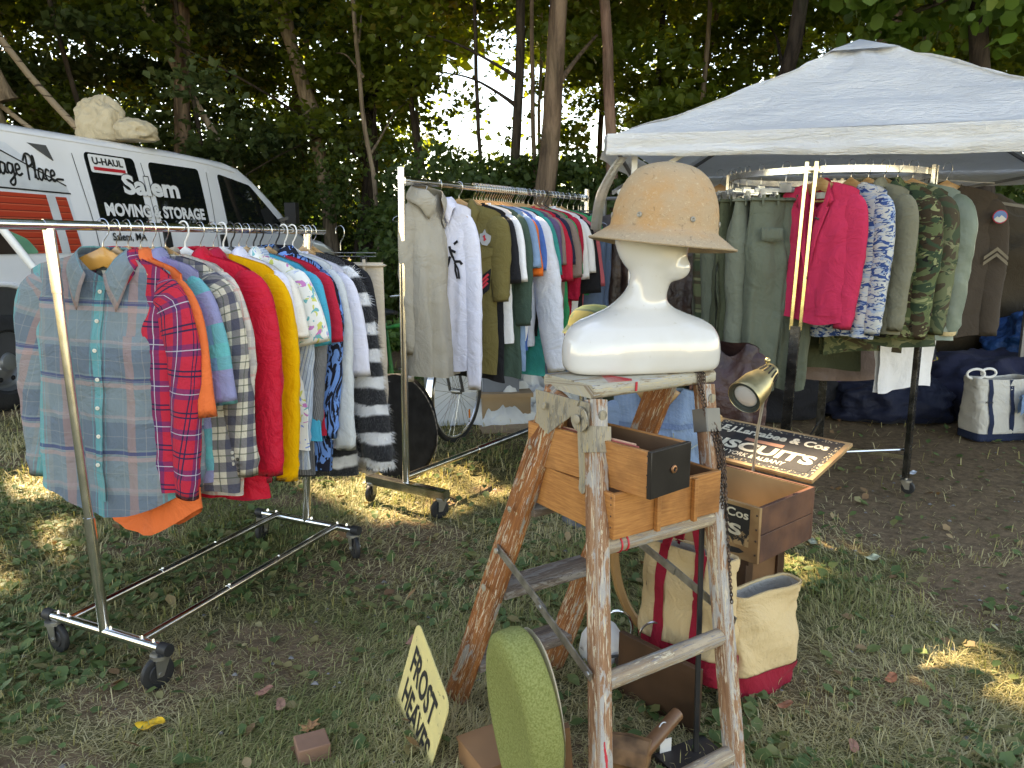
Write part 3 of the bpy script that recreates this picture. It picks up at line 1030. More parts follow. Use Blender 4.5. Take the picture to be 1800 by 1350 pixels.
# the tops of the flank lean inwards, so upper points sit further along than they read on the sill plane
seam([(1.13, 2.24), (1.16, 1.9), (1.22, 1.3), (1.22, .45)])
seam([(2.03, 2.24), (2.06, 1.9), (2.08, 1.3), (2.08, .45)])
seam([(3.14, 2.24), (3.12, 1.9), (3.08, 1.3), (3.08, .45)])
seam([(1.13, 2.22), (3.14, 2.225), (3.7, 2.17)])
for q, lab in (([(1.30, 1.5), (1.96, 1.5), (1.94, 2.16), (1.28, 2.16)], 'tinted window with a white and red badge'), ([(2.16, 1.5), (2.98, 1.5), (2.98, 2.15), (2.15, 2.15)], 'tinted window of the second side door'), ([(3.34, 1.5), (4.60, 1.5), (4.56, 1.60), (3.98, 2.04), (3.34, 2.13)], 'front passenger window')):
    plate('window', q, GLASS, .004, .004, .05, label=lab)
# windscreen
mb = MB()
mb.add([VB + vu * 4.0 - vn * .26 + Vector((0, 0, 2.20)), VB + vu * 4.74 - vn * .2 + Vector((0, 0, 1.71)), VB + vu * 4.74 - vn * (WID - .2) + Vector((0, 0, 1.71)), VB + vu * 4.0 - vn * (WID - .26) + Vector((0, 0, 2.20))], [(0, 1, 2, 3)])
mb.v = [tuple(Vector(p) + (vu * .5 + Vector((0, 0, .7))) * .012) for p in mb.v]
mb.build('windshield', GLASS, van, world=True, smooth=False)
# mirror
mb = MB()
c = vp(4.62, 1.72, .17)
mb.box(c, (.16, .1, .27), Matrix.Rotation(-VA, 3, 'Z'))
mb.bar(vp(4.55, 1.62, 0), vp(4.6, 1.66, .14), .05, .05)
o = mb.build('mirror', BLACKPL, van, world=True)
md = o.modifiers.new('b', 'BEVEL'); md.width = .03; md.segments = 3
# door handles
for s_, z in ((2.2, 1.375), (3.2, 1.33)):
    plate('door_handle', [(s_ - .06, z - .10), (s_ + .05, z - .10), (s_ + .05, z + .10), (s_ - .06, z + .10)], BLACKPL, .006, .012, .03)
# lower trim line and headlamp
plate('body_moulding', [(.5, .74), (4.3, .74), (4.3, .80), (.5, .80)], PAINT, .004, .012, 0)
mb = MB(); mb.box(VB + vu * 6.34 - vn * .33 + Vector((0, 0, 1.0)), (.3, .12, .2), Matrix.Rotation(-VA, 3, 'Z'))
mb.build('headlight', M('headlamp_lens', (.6, .62, .62), .1, var=.05), van, world=True)

# wheels
TYRE = M('tyre_rubber', (.02, .02, .021), .75, bump=.5, bs=70, bd=.01, var=.25)
RIM = M('painted_steel_rim', (.36, .37, .38), .35, .8, var=.1)
DARKH = M('painted_hole_shade', (.008, .008, .008), .9)  # near-black caps painted as the shade inside holes and slots
def wheel(parent, c, rad, wid, nrm, name='wheel'):
    root = bpy.data.objects.new(name, None); COL.objects.link(root); root.parent = parent
    bm_inv = base_matrix(parent).inverted()
    z = Vector(nrm).normalized()
    x = Vector((0, 0, 1)).cross(z).normalized(); y = z.cross(x)
    m = Matrix((x, y, z)).transposed()
    h = wid / 2
    mbt = MB().lathe([(rad * .60, h * .8), (rad * .66, h), (rad * .86, h * 1.02), (rad * .96, h * .86), (rad, h * .6), (rad, -h * .6), (rad * .93, -h), (rad * .6, -h)], 40, m, c)
    for k in range(40):
        a = 2 * math.pi * k / 40
        mbt.bar(Vector(c) + m @ Vector((rad * 1.002 * math.cos(a), rad * 1.002 * math.sin(a), -h * .55)), Vector(c) + m @ Vector((rad * 1.002 * math.cos(a + .05), rad * 1.002 * math.sin(a + .05), h * .62)), .045, .012, up=m @ Vector((math.cos(a), math.sin(a), 0)))
    mbt.build('tyre', TYRE, root, world=True)
    mbr = MB().lathe([(rad * .60, h * .85), (rad * .585, h * .70), (rad * .55, h * .35), (rad * .49, h * .25), (rad * .45, h * .42), (rad * .30, h * .62), (rad * .2, h * .72), (rad * .17, h * .98), (rad * .10, h * 1.02), (.001, h * 1.02)], 40, m, c)
    mbr.build('rim', RIM, root, world=True)
    mbh = MB()
    for k in range(8):
        a = 2 * math.pi * (k + .5) / 8
        mbh.lathe([(rad * .055, h * .56), (rad * .05, h * .59), (.001, h * .60)], 10, m @ Matrix.Diagonal((1.0, 1.0, 1)).to_3x3(), Vector(c) + m @ Vector((rad * .385 * math.cos(a), rad * .385 * math.sin(a), 0)))
    mbh.build('rim_hole', DARKH, root, world=True)
    return root
wheel(van, vp(.1, .395, .0) - vn * .09, .395, .24, vn)
wheel(van, vp(4.75, .395, .0) - vn * .09, .395, .24, vn)
# wheel arches: dark liner and lip
for s0 in (.1, 4.75):
    A = [(s0 + .52 * math.cos(a), .40 + .60 * math.sin(a)) for a in [math.pi * k / 16 for k in range(17)]]
    mb = MB()
    V_ = [vp(a, max(z, .3), .004) for a, z in A]
    cc = vp(s0, .42, .004)
    mb.add(V_ + [cc], [(i, i + 1, 17) for i in range(16)])
    mb.build('wheel_arch', M('wheel_arch_liner', (.05, .05, .05), .9), van, world=True, smooth=False)
    mb = MB(); mb.tube([vp(s0 + .535 * math.cos(a), max(.3, .40 + .615 * math.sin(a)), .006) for a in [math.pi * k / 24 for k in range(25)]], .022, 8)
    mb.build('arch_lip', PAINT, van, world=True)
# ---- graphics printed on the flank
INK = M('black_vinyl_letters', (.012, .012, .012), .4)
VW = M('white_vinyl_letters', (.75, .75, .74), .4, var=.02)
VRED = M('red_vinyl', (.55, .02, .03), .4, var=.05)
GREYV = M('grey_vinyl_panel', (.55, .57, .58), .4, var=.05)
sf = lambda ds, dz, o=.013, ang=0.: (lambda x, y: vp(ds + x * math.cos(ang) - y * math.sin(ang), dz + x * math.sin(ang) + y * math.cos(ang), o))
plate('badge', [(1.325, 1.98), (1.80, 1.98), (1.80, 2.145), (1.325, 2.145)], VW, .009, .002, .02)
def stroke(pts, w, name, mat, o=.0135, sm=True, parent=van):
    mbs = MB()
    for path in pts:
        P = smooth_path(path, 5) if sm and len(path) > 2 else [Vector((*p, 0)) for p in path]
        V2, F2 = ribbon2d([(p.x, p.y) for p in P], w)
        mbs.add([vp(a, z, o) for a, z in V2], F2)
    return mbs.build(name, mat, parent, world=True, smooth=False)
lettering('U-HAUL', sf(1.36, 2.055), INK, van, .1, .004, 0, fit=.40, hfit=.066, world=True)
stroke([[(1.36, 2.018), (1.775, 2.018)]], .03, 'red_stripe', VRED, sm=False)
lettering('Salem', sf(1.69, 1.80, .0122), INK, van, .2, .0125, 0, fit=.862, hfit=.205, world=True, name='lettering_outline')
lettering('MOVING & STORAGE', sf(1.375, 1.581, .0122), INK, van, .16, .011, 0, fit=1.54, hfit=.133, world=True, name='lettering_outline')
lettering('Salem', sf(1.69, 1.80), VW, van, .2, .008, 0, fit=.85, hfit=.195, world=True)
lettering('MOVING & STORAGE', sf(1.38, 1.585), VW, van, .16, .007, 0, fit=1.53, hfit=.125, world=True)
lettering('Salem, MA', sf(1.40, 1.345), INK, van, .1, .002, 0, fit=.47, hfit=.085, world=True)
# large picture of a storage door with the handwritten title, cut off by the edge of the frame
plate('mural_frame', [(-.9, 1.24), (1.02, 1.24), (.98, 1.80), (.35, 2.2), (-.9, 2.2)], M('mural_sky', (.62, .65, .69), .4, var=.06), .004, .001, .0)
plate('mural_sign_board', [(-.9, 1.80), (.99, 1.775), (.97, 1.83), (.2, 2.14), (-.9, 2.14)], GREYV, .006, .002, .0)
stroke([[(-.9, 1.79), (1.0, 1.765)], [(.97, 1.83), (.2, 2.14)]], .012, 'mural_line', INK, .011, sm=False)
ORR = NB('orange_roller_door')
uv = ORR.coord('UV'); u_, v_, _ = ORR.sep(uv)
q = ORR.math('FRACT', ORR.math('DIVIDE', v_, .055))
cc = ORR.mix(ORR.ramp(q, .0, .25), (.13, .012, .008), (.45, .045, .02))
cc = ORR.mix(ORR.ramp(q, .75, 1.0), cc, (.6, .12, .06))
ORR = ORR.fin(cc, .35)
plate('mural_roller_door', [(-.9, 1.25), (.76, 1.25), (.72, 1.74), (-.9, 1.75)], ORR, .006, .002, 0)
plate('mural_roller_door', [(.86, 1.25), (1.0, 1.25), (.94, 1.73), (.82, 1.73)], ORR, .006, .002, 0)
plate('mural_post', [(.765, 1.25), (.855, 1.25), (.815, 1.74), (.725, 1.74)], GREYV, .006, .002, 0)
plate('vent_mark', [(.66, 2.165), (.86, 2.165), (.90, 2.04)], M('dark_grey_vinyl', (.08, .08, .08), .4), .009, .002, 0)
# part of a printed figure at the very edge: green sleeve, dark hair
plate('mural_sleeve', [(.05, 1.25), (.52, 1.25), (.42, 1.37), (.22, 1.45), (.1, 1.45)], M('green_print', (.12, .33, .2), .4), .009, .002, .04)
plate('mural_hair', [(-.3, 1.25), (.3, 1.25), (.16, 1.48), (.02, 1.66), (-.3, 1.62)], M('brown_print', (.03, .018, .012), .4), .0115, .002, .03)
# handwritten title
def script_word(x0, z0, k, w):
    S_ = {
        't': [[(.02, 0.15), (.12, .55), (.16, .95), (.1, .3), (.14, .02), (.24, .1)], [(.0, .62), (.28, .66)]],
        'o': [[(.2, .45), (.06, .42), (.02, .15), (.14, .0), (.26, .15), (.24, .42), (.36, .4)]],
        'r': [[(.0, .1), (.08, .5), (.12, .4), (.26, .42), (.22, .2), (.24, .02), (.34, .1)]],
        'a': [[(.28, .42), (.1, .45), (.02, .15), (.12, .0), (.26, .2), (.3, .45), (.27, .1), (.38, .06)]],
        'g': [[(.28, .42), (.1, .45), (.02, .2), (.12, .05), (.26, .2), (.3, .45), (.26, -.25), (.1, -.42), (.0, -.3), (.2, -.12), (.4, .08)]],
        'e': [[(.02, .2), (.24, .28), (.2, .45), (.06, .38), (.04, .1), (.16, .0), (.34, .1)]],
        'P': [[(.1, -.05), (.16, .5), (.2, .95)], [(.0, .7), (.2, 1.0), (.42, .95), (.44, .65), (.2, .48)]],
        'l': [[(.0, .05), (.14, .6), (.14, .95), (.06, .8), (.08, .1), (.18, .04)]],
        'c': [[(.26, .4), (.12, .46), (.02, .2), (.12, .0), (.3, .08)]],
        's': [[(.0, .1), (.16, .48), (.22, .2), (.1, 0.0), (.0, .08)]],
    }
    adv = dict(t=.27, o=.34, r=.32, a=.36, g=.38, e=.32, P=.42, l=.19, c=.28, s=.26)
    paths, x = [], x0
    for ch in w:
        if ch == ' ':
            x += .22 * k; continue
        for p in S_[ch]:
            paths.append([(x + a * k, z0 + b_ * k - (x - x0) * 0) for a, b_ in p])
        x += adv[ch] * k
    return paths, x
P1, xe = script_word(.13, 1.885, .20, 'torage')
P2, xe = script_word(xe + .035, 1.862, .205, 'Place')
P2[-1] = P2[-1] + [(P2[-1][-1][0] + .07, P2[-1][-1][1])]
P0, _ = script_word(.07, 1.89, .20, 's')
stroke(P0 + P1 + P2, .0185, 'lettering', INK, .0125)

# canvas bundle on the roof
CANV = cloth('unbleached_canvas', (.50, .42, .29), .08, 500, bst=.6)
tb = thing('canvas_bundle', 'crumpled unbleached canvas bundle lying on the van roof', 'bundle', tuple(VB + vu * 2.0 - vn * .55 + Vector((0, 0, 2.35))), 0)
def lump(name, mat, parent, c, r, seed, amp=.18, n=28, m=16, flat=0.0, fr=2.2, crease=.5, ridge=.0):
    mbl = MB()
    def fn(u, v):
        a = u * 2 * math.pi; t = math.pi * v
        d = Vector((math.sin(t) * math.cos(a), math.sin(t) * math.sin(a), -math.cos(t)))
        k = 1 + amp * .35 * math.sin(a * 4 + d.z * 5 + seed) * math.sin(t) + amp * fbm(d.x * fr + seed, d.y * fr, d.z * fr, 3) + crease * amp * abs(noise.noise(Vector((d.x * fr * 2 + seed, d.y * fr * 2, d.z * fr * 2))))
        if ridge:
            q1 = noise.noise(Vector((d.x * 1.7 + seed + d.z * .8, d.y * 1.7 - d.x * .6, d.z * 1.1)))
            q2 = noise.noise(Vector((d.x * 4.1 - seed, d.y * 3.2 + d.z * 2, d.z * 2.6 + 4)))
            k += ridge * ((1 - 2.4 * abs(q1)) + .5 * (1 - 2.4 * abs(q2)))
        p = Vector((d.x * r[0] * k, d.y * r[1] * k, d.z * r[2] * k))
        if p.z < -flat * r[2]:
            p.z = -flat * r[2] + (p.z + flat * r[2]) * .1
        return p + Vector(c)
    mbl.grid(n, m, fn, closed_u=True)
    return mbl.build(name, mat, parent, angle=0)
lump('fold', CANV, tb, (.0, .0, .15), (.22, .2, .25), 3, .08, 84, 56, .6, 1.6, .4, .13)
lump('loose_fold', CANV, tb, (.28, .06, .09), (.22, .18, .12), 9, .08, 72, 48, .7, 1.7, .4, .16)
# white pole leaning against the van tail
t = thing('white_pole', 'white painted pole leaning across the van tail at the left edge', 'pole', (-3.25, 4.9, 0))
MB().tube([(-2.95, 6.1, 0), (-3.97, 5.75, 1.78)], .03, 10).build('pole', WHITEPL, t, world=True)
# ------------------------------------------------------------------ clothes and hangers (local frame: x across, front = -y, origin = rail)
WOODH = NB('beech_hanger_wood')
co = WOODH.coord()
g = WOODH.noise(WOODH.scale(co, (1, 6, 6)), 12, 4, .6, .6)
WOODH = WOODH.fin(WOODH.mix(WOODH.ramp(g, .3, .7), (.56, .33, .14), (.40, .21, .075)), .38, 0, WOODH.bump(g, .06, .004), Coat_Weight=.3, Coat_Roughness=.2)
WOODO = M('amber_hanger_wood', (.60, .29, .07), .3, bump=.05, bs=30, var=.12, vs=10, Coat_Weight=.4)
WOODD = M('dark_hanger_wood', (.20, .07, .03), .35, bump=.05, bs=30, var=.12, vs=10, Coat_Weight=.3)
WHITEH = M('white_hanger_plastic', (.78, .78, .76), .3, var=.03)
BLACKH = M('black_hanger_plastic', (.02, .02, .02), .35)
CLEARH = M('clear_hanger_plastic', (.62, .64, .66), .12, var=.05, Transmission_Weight=.65, IOR=1.4)

HOOK = [(0.0, 0, -.080), (0.0, 0, -.052), (.006, 0, -.040), (.018, 0, -.022), (.0215, 0, -.004), (.018, 0, .012), (.008, 0, .0215), (-.006, 0, .0215), (-.017, 0, .013), (-.021, 0, .0), (-.0205, 0, -.010)]
_hm = {}
def hanger_meshes(kind):
    if kind in _hm:
        return _hm[kind]
    parts = []
    tmp = bpy.data.objects.new('tmp', None)
    hk = smooth_path(HOOK, 3)
    wire = BLACKH if kind == 'black' else WHITEH if kind == 'white' else WIRE
    mb = MB().tube(hk, .0016 if kind not in ('white', 'black') else .003, 6)
    parts.append(('hook', mb, wire))
    if kind in ('wood', 'amber', 'dark', 'white', 'black'):
        mat = dict(wood=WOODH, amber=WOODO, dark=WOODD, white=WHITEH, black=BLACKH)[kind]
        mb = MB()
        N = 22
        V, Fs, U = [], [], []
        for i in range(N + 1):
            x = -.196 + .392 * i / N
            q = abs(x) / .196
            zt_ = -.066 - .100 * q ** 1.12
            hgt = .044 * (1 - q) ** .7 + .017
            if q < .1:
                zt_ += .004 * (1 - q / .1)
            th = .0065 + .004 * q ** 2
            yb = -.018 * q * q * 0 
            for (dy, dz) in ((-th, -hgt * .15), (-th * .6, 0), (th * .6, 0), (th, -hgt * .15), (th, -hgt * .9), (th * .5, -hgt), (-th * .5, -hgt), (-th, -hgt * .9)):
                V.append((x, dy + yb, zt_ + dz)); U.append((x, dz))
        for i in range(N):
            for k in range(8):
                k2 = (k + 1) % 8
                Fs.append((i * 8 + k, i * 8 + k2, i * 8 + 8 + k2, i * 8 + 8 + k))
        Fs.append(tuple(range(8))); Fs.append(tuple(N * 8 + k for k in range(7, -1, -1)))
        mb.add(V, Fs, U)
        parts.append(('shoulder_bar', mb, mat))
        if kind in ('wood', 'amber', 'dark'):
            parts.append(('trouser_bar', MB().tube([(-.185, 0, -.166), (-.185, 0, -.178), (.185, 0, -.178), (.185, 0, -.166)], .0052, 8), mat))
    elif kind == 'wire':
        P = [(0, 0, -.088), (.02, 0, -.1), (.205, 0, -.175), (.212, 0, -.186), (.2, 0, -.192), (-.2, 0, -.192), (-.212, 0, -.186), (-.205, 0, -.175), (-.02, 0, -.1)]
        parts.append(('wire_triangle', MB().tube(P, .0016, 6, closed=True), WIRE))
    elif kind == 'clip':
        mb = MB()
        mb.bar((-.16, 0, -.118), (.16, 0, -.118), .010, .024, ch=.3)
        mb.bar((-.03, 0, -.098), (.03, 0, -.098), .010, .028, ch=.3)
        parts.append(('clip_bar', mb, CLEARH))
        for sg in (-1, 1):
            mbc = MB()
            mbc.box((sg * .12, -.009, -.14), (.026, .005, .05)); mbc.box((sg * .12, .009, -.14), (.026, .005, .05))
            parts.append(('clip', mbc, CLEARH if sg else WIRE))
    elif kind == 'clipsteel':
        parts.append(('clip_bar', MB().tube([(-.17, 0, -.105), (.17, 0, -.105), (.17, 0, -.09), (-.17, 0, -.09)], .002, 6, closed=True), WIRE))
        for sg in (-1, 1):
            mbc = MB()
            mbc.box((sg * .11, -.006, -.125), (.022, .003, .045)); mbc.box((sg * .11, .006, -.125), (.022, .003, .045))
            parts.append(('clip', mbc, WIRE))
    out = []
    for nm, mb, mat in parts:
        o = mb.build(nm, mat, None)
        me = o.data
        bpy.data.objects.remove(o)
        out.append((nm, me))
    _hm[kind] = out
    return out

def hanger(kind, label, loc, yaw, group, tilt=0.):
    t = thing('clothes_hanger', label, 'hanger', loc, yaw, group, rot=(0, R(tilt), R(yaw)))
    for nm, me in hanger_meshes(kind):
        o = bpy.data.objects.new(nm, me); COL.objects.link(o); o.parent = t
    return t

def sgp(v, p):
    return math.copysign(abs(v) ** p, v)

BUTTON = M('shell_button', (.72, .68, .58), .25, var=.1, vs=40)
DKBTN = M('dark_button', (.03, .028, .026), .3)
TAGW = M('woven_label', (.62, .6, .54), .7, bump=.1, bs=400)

class G:
    """one hanging garment: a closed body bag with folds, two sleeves, and trims that follow its surface"""
    def __init__(s, name, label, cat, group, loc, yaw, mat, W=.225, L=.72, sleeve='long', SL=.58, th=.05, flare=1.06, neck='crew', seed=1, sl_mat=None, fold=.013, sway=0., out=26., tail=.0, drop=.27, sw=1., NZ=.082, tilt=0., crush=0., mats=None, sy=0., sgn_shift=0.):
        s.W, s.L, s.th, s.flare, s.neck, s.seed, s.fold, s.sway, s.tail, s.drop, s.NZ, s.sy = W, L, th, flare, neck, seed, fold, sway, tail, drop, NZ, sy
        rd = random.Random(seed)
        sway = sway or rd.uniform(-.022, .022); s.sway = sway
        s.sy = sy or rd.uniform(-.02, .012)
        s.ph = [rd.uniform(0, 6.28) for _ in range(10)]
        s.fr = [rd.uniform(.75, 1.3) for _ in range(4)]
        s.t = thing(name, label, cat, loc, yaw, group, rot=(0, R(tilt), R(yaw)))
        s.mat = mat
        nu, nv = 64, 34
        mb = MB()
        mb.grid(nu, nv, lambda u, v: s.body(u, v), closed_u=True, uvfn=None)
        # uv: cloth metres, front and back alike
        uvs = []
        for f in mb.f:
            uvs.append([(s.px(i), mb.v[i][2]) for i in f] if False else [(mb.v[i][0] * .98 + (.37 if mb.v[i][1] > 0 else 0), mb.v[i][2]) for i in f])
        mb.uv = uvs
        mb.build('body', mat, s.t, angle=0)
        if sleeve:
            for sd_ in (-1, 1):
                s.sleeve(sd_, sleeve, SL, sl_mat or mat, out, sw)
    def zsh(s, x):
        q = abs(x)
        return -s.NZ - s.drop * max(0, q - .05) - .35 * max(0, q - s.W * .86) ** 1.0
    def shape(s, x, v, front):
        """depth of the cloth at x, row v"""
        q = min(1, abs(x) / max(.01, s.wid(v)))
        prof = (1 - q ** 2.6) ** .55
        k = .22 + .78 * min(1, v / .3) ** .8
        k *= 1 + .25 * v
        y = s.th * k * prof
        a = s.fold * (min(1, v * 1.6)) ** 1.1 * (1 - q ** 6)
        xx = x / s.W
        o = 0 if front else 4
        y += a * (.9 * math.sin(xx * 5.2 * s.fr[0] + s.ph[o] + v * 1.1) + .6 * math.sin(xx * 9.7 * s.fr[1] + s.ph[o + 1] - v * 2.) + .35 * math.sin(xx * 17 * s.fr[2] + s.ph[o + 2] + v * 3.5)) * .75
        y += .75 * s.fold * fbm(x * 7 + s.seed * 3.1, v * 3.2, o + s.seed, 3) * (1 - q ** 4)
        rg = noise.noise(Vector((x * 13 + v * 4 + s.seed, v * s.L * 9 - x * 3, o * 3.1)))
        y += .0055 * (1 - 2 * abs(rg)) * (1 - q ** 4) * min(1, v * 5)
        # drag lines from the shoulder points
        dd = math.hypot(abs(x) - s.W * .9, v * s.L)
        y += .0045 * math.sin((abs(x) * 55 + v * s.L * 48) + s.ph[3]) * math.exp(-((dd - .16) / .1) ** 2)
        return max(y, .004)
    def wid(s, v):
        return s.W * (1.0 + (s.flare - 1) * v - .035 * math.sin(math.pi * min(1, v * 1.25)))
    def top(s, x, front):
        z = s.zsh(x)
        nw = .075
        if abs(x) < nw and s.neck:
            d = dict(crew=.055, collar=.075, v=.13, blazer=.05, scoop=.09)[s.neck] if front else .012
            z -= d * (1 - (abs(x) / nw) ** 2)
        return z
    def body(s, u, v):
        a = 2 * math.pi * u
        c_, s_ = math.cos(a), math.sin(a)
        front = s_ >= 0
        w = s.wid(v)
        x = w * sgp(c_, .75)
        y = s.shape(x, v, front)
        zt_ = s.top(x * s.W / w, front)
        zb = -s.NZ - s.L - s.tail * (.5 - abs(x / w) ** 2 * 1.3) + .012 * math.sin(x * 14 + s.ph[6]) + .012 * noise.noise(Vector((x * 5, s.seed, 2)))
        z = zt_ + (zb - zt_) * v
        x += s.sway * v * v + .012 * v * math.sin(v * 3 + s.ph[7]) + .02 * v * fbm(v * 3, s.seed, 5.)
        yy = (-y if front else y) + s.sy * v * v
        return Vector((x, yy, z))
    def front(s, x, z, o=.003, back=False):
        """point on the front cloth at (x, z)"""
        zt_, zb = s.top(x, not back), -s.NZ - s.L
        v = max(0, min(1, (z - zt_) / (zb - zt_)))
        y = s.shape(x, v, not back)
        xx = x + s.sway * v * v + .012 * v * math.sin(v * 3 + s.ph[7]) + .02 * v * fbm(v * 3, s.seed, 5.)
        return Vector((xx, (-(y + o) if not back else y + o) + s.sy * v * v, z))
    def sleeve(s, sd_, kind, SL, mat, out, sw):
        rd = random.Random(s.seed * 7 + sd_)
        x0 = sd_ * (s.W - .045)
        p = Vector((x0, 0, s.zsh(s.W * .9) - .030))
        th0, th1 = R(out + 12), R((10 if sw >= 1.3 and SL > .75 else rd.uniform(-2, 4)) if kind == 'long' else out * .5)
        if kind == 'cap':
            th1 = R(out)
        N = 26 if kind == 'long' else 14
        pts, yv = [p.copy()], rd.uniform(-.03, .0)
        bend = rd.uniform(.0, .06)
        for i in range(1, N + 1):
            t = i / N
            th = th0 + (th1 - th0) * min(1, t * (2.2 if kind == 'long' else 1.2)) ** .8
            st_ = SL / N
            p = p + Vector((sd_ * math.sin(th) * st_, (yv - bend * (t > .5)) * st_, -math.cos(th) * st_))
            pts.append(p.copy())
        n = 18
        mb = MB()
        V, U, Fs = [], [], []
        r0 = (.086 if kind == 'long' else .094) * sw
        r1 = (.047 if kind == 'long' else .088) * sw
        acc = 0
        for i, q in enumerate(pts):
            t = i / N
            d = (pts[min(i + 1, N)] - pts[max(i - 1, 0)]).normalized()
            ax = Vector((0, 1, 0)).cross(d).normalized() * 1.0
            ay = Vector((0, 1, 0))
            rx = (r0 + (r1 - r0) * t ** .8) * (.34, .66, .86, .96)[i] if i < 4 else r0 + (r1 - r0) * t ** .8
            fl = (.30 + .28 * min(1, t * 1.3)) if kind == 'long' else (.28 + .10 * t)
            cuff = 1.0
            if kind == 'long' and t > .9:
                cuff = 1.07 if t < .93 else .93
            if i:
                acc += (q - pts[i - 1]).length
            for k in range(n):
                a = 2 * math.pi * k / n
                nz = noise.noise(Vector((math.cos(a) * 1.3 + s.seed * 5, math.sin(a) * 1.3, t * SL * 7 + sd_ * 9)))
                cr = .5 * math.sin(t * SL * 62 + 2.2 * math.cos(a + s.ph[8]) + s.ph[9]) * math.exp(-((t - .52) / .17) ** 2) + .45 * math.sin(t * SL * 75 - 2 * math.sin(a)) * math.exp(-((t - .88) / .07) ** 2)
                if kind != 'long':
                    cr = 0
                k_ = cuff * (1 + (.15 * nz + .09 * cr + .05 * math.sin(3 * a + 3 * t + s.ph[5]) * (.4 + t)) * min(1, t * 4))
                V.append(q + ax * math.cos(a) * rx * k_ + ay * math.sin(a) * rx * fl * k_)
                U.append((a * rx * .9 + .02, -acc))
        for i in range(N):
            for k in range(n):
                k2 = (k + 1) % n
                Fs.append((i * n + k, i * n + k2, i * n + n + k2, i * n + n + k))
        Fs.append(tuple(range(n - 1, -1, -1)))
        # turned-in end so that the opening reads as a hem
        base = len(V)
        for k in range(n):
            V.append(V[N * n + k] * .86 + pts[N] * .14 + Vector((0, 0, .022))); U.append((U[N * n + k][0], -acc))
        for k in range(n):
            k2 = (k + 1) % n
            Fs.append((N * n + k, N * n + k2, base + k2, base + k))
        Fs.append(tuple(base + k for k in range(n)))
        mb.add(V, Fs, U)
        mb.build('sleeve', mat, s.t, angle=0)
        if sd_ == 1:
            s.cuff_r = pts[-1]
        s.__dict__.setdefault('cuffs', []).append(pts[-1])
        return pts
    # ---- trims
    def strip(s, name, x0, x1, z0, z1, mat=None, o=.004, n=14, back=False, label=None):
        mb = MB()
        m = max(2, int(abs(x1 - x0) / .015) + 1)
        mb.grid(m, n, lambda u, v: s.front(x0 + (x1 - x0) * u, z0 + (z1 - z0) * v, o * (1 if 0 < u < 1 or m == 2 else .2), back), uvfn=lambda u, v: (x0 + (x1 - x0) * u, z0 + (z1 - z0) * v))
        return mb.build(name, mat or s.mat, s.t, angle=0, label=label)
    def buttons(s, x, zs, mat=BUTTON, r=.0065, o=.008):
        for z in zs:
            MB().lathe([(r, 0), (r, .0025), (r * .75, .0032), (.001, .0026)], 10, Matrix.Rotation(R(90), 3, 'X'), s.front(x, z, o)).build('button', mat, s.t)
    def poly(s, name, pts, mat, o=.004, label=None, lift=0., back=False):
        """flat shape on the cloth: filled by a fan round its centroid"""
        P = [s.front(x, z, o + lift * k / max(1, len(pts) - 1) * 0, back) for k, (x, z) in enumerate(pts)]
        cx, cz = sum(p[0] for p in pts) / len(pts), sum(p[1] for p in pts) / len(pts)
        n = len(P)
        mid = [s.front((x + cx) / 2, (z + cz) / 2, o + lift, back) for x, z in pts]
        mb = MB()
        mb.add(P + mid + [s.front(cx, cz, o + lift, back)], [(i, (i + 1) % n, n + (i + 1) % n, n + i) for i in range(n)] + [(n + i, n + (i + 1) % n, 2 * n) for i in range(n)],
               [(x, z) for x, z in pts] + [((x + cx) / 2, (z + cz) / 2) for x, z in pts] + [(cx, cz)])
        return mb.build(name, mat, s.t, angle=0, label=label)
    def stroke(s, name, paths, w, mat, o=.005, label=None):
        mb = MB()
        for p in paths:
            V2, F2 = ribbon2d(p, w)
            mb.add([s.front(a, z, o) for a, z in V2], F2)
        return mb.build(name, mat, s.t, smooth=False, label=label)
    def collar(s, mat=None, size=.065, point=.06, open_=.032, spread=.02, o=.008):
        """turned-down shirt collar in two leaves meeting at the front"""
        m = mat or s.mat
        for sd_ in (-1, 1):
            mb = MB()
            def fn(u, v):
                # u 0 back centre .. 1 front, v 0 neck edge .. 1 leaf edge
                a = u * math.pi * .93
                nx, ny = .070 * math.sin(a) + open_ * u ** 3, .045 * math.cos(a) * 1.0
                ny = ny if ny > 0 else ny * (s.th * 1.0 / .045)
                nz_ = s.top(nx, ny < 0) + .028 - .012 * u
                if u > .8:
                    nz_ -= (u - .8) * .08
                ln = size * (.75 + .25 * u) + point * max(0, (u - .7) / .3) ** 1.5 * .6
                dirx = math.sin(a) * .9 + .25 * u
                ox = nx + dirx * ln * .55 + spread * max(0, (u - .65)) * v
                oz = nz_ - ln * (.62 + .35 * u)
                oy = ny * 1.25
                q = Vector((nx, ny, nz_)).lerp(Vector((ox, oy, oz)), v)
                if u > .5:
                    f = s.front(q.x, q.z, o + .012 * math.sin(math.pi * min(1, v * 1.1)))
                    q.y = q.y * (1 - (u - .5) * 2 * v) + f.y * (u - .5) * 2 * v
                q.y += -.010 * math.sin(math.pi * v) * (1 if u > .4 else -1)
                q.x *= sd_
                return q
            mb.grid(16, 7, fn, uvfn=lambda u, v: (v * .08 + u * .02, u * .22), flip=sd_ > 0)
            o_ = mb.build('collar', m, s.t, angle=0)
            md = o_.modifiers.new('thick', 'SOLIDIFY'); md.thickness = .0025
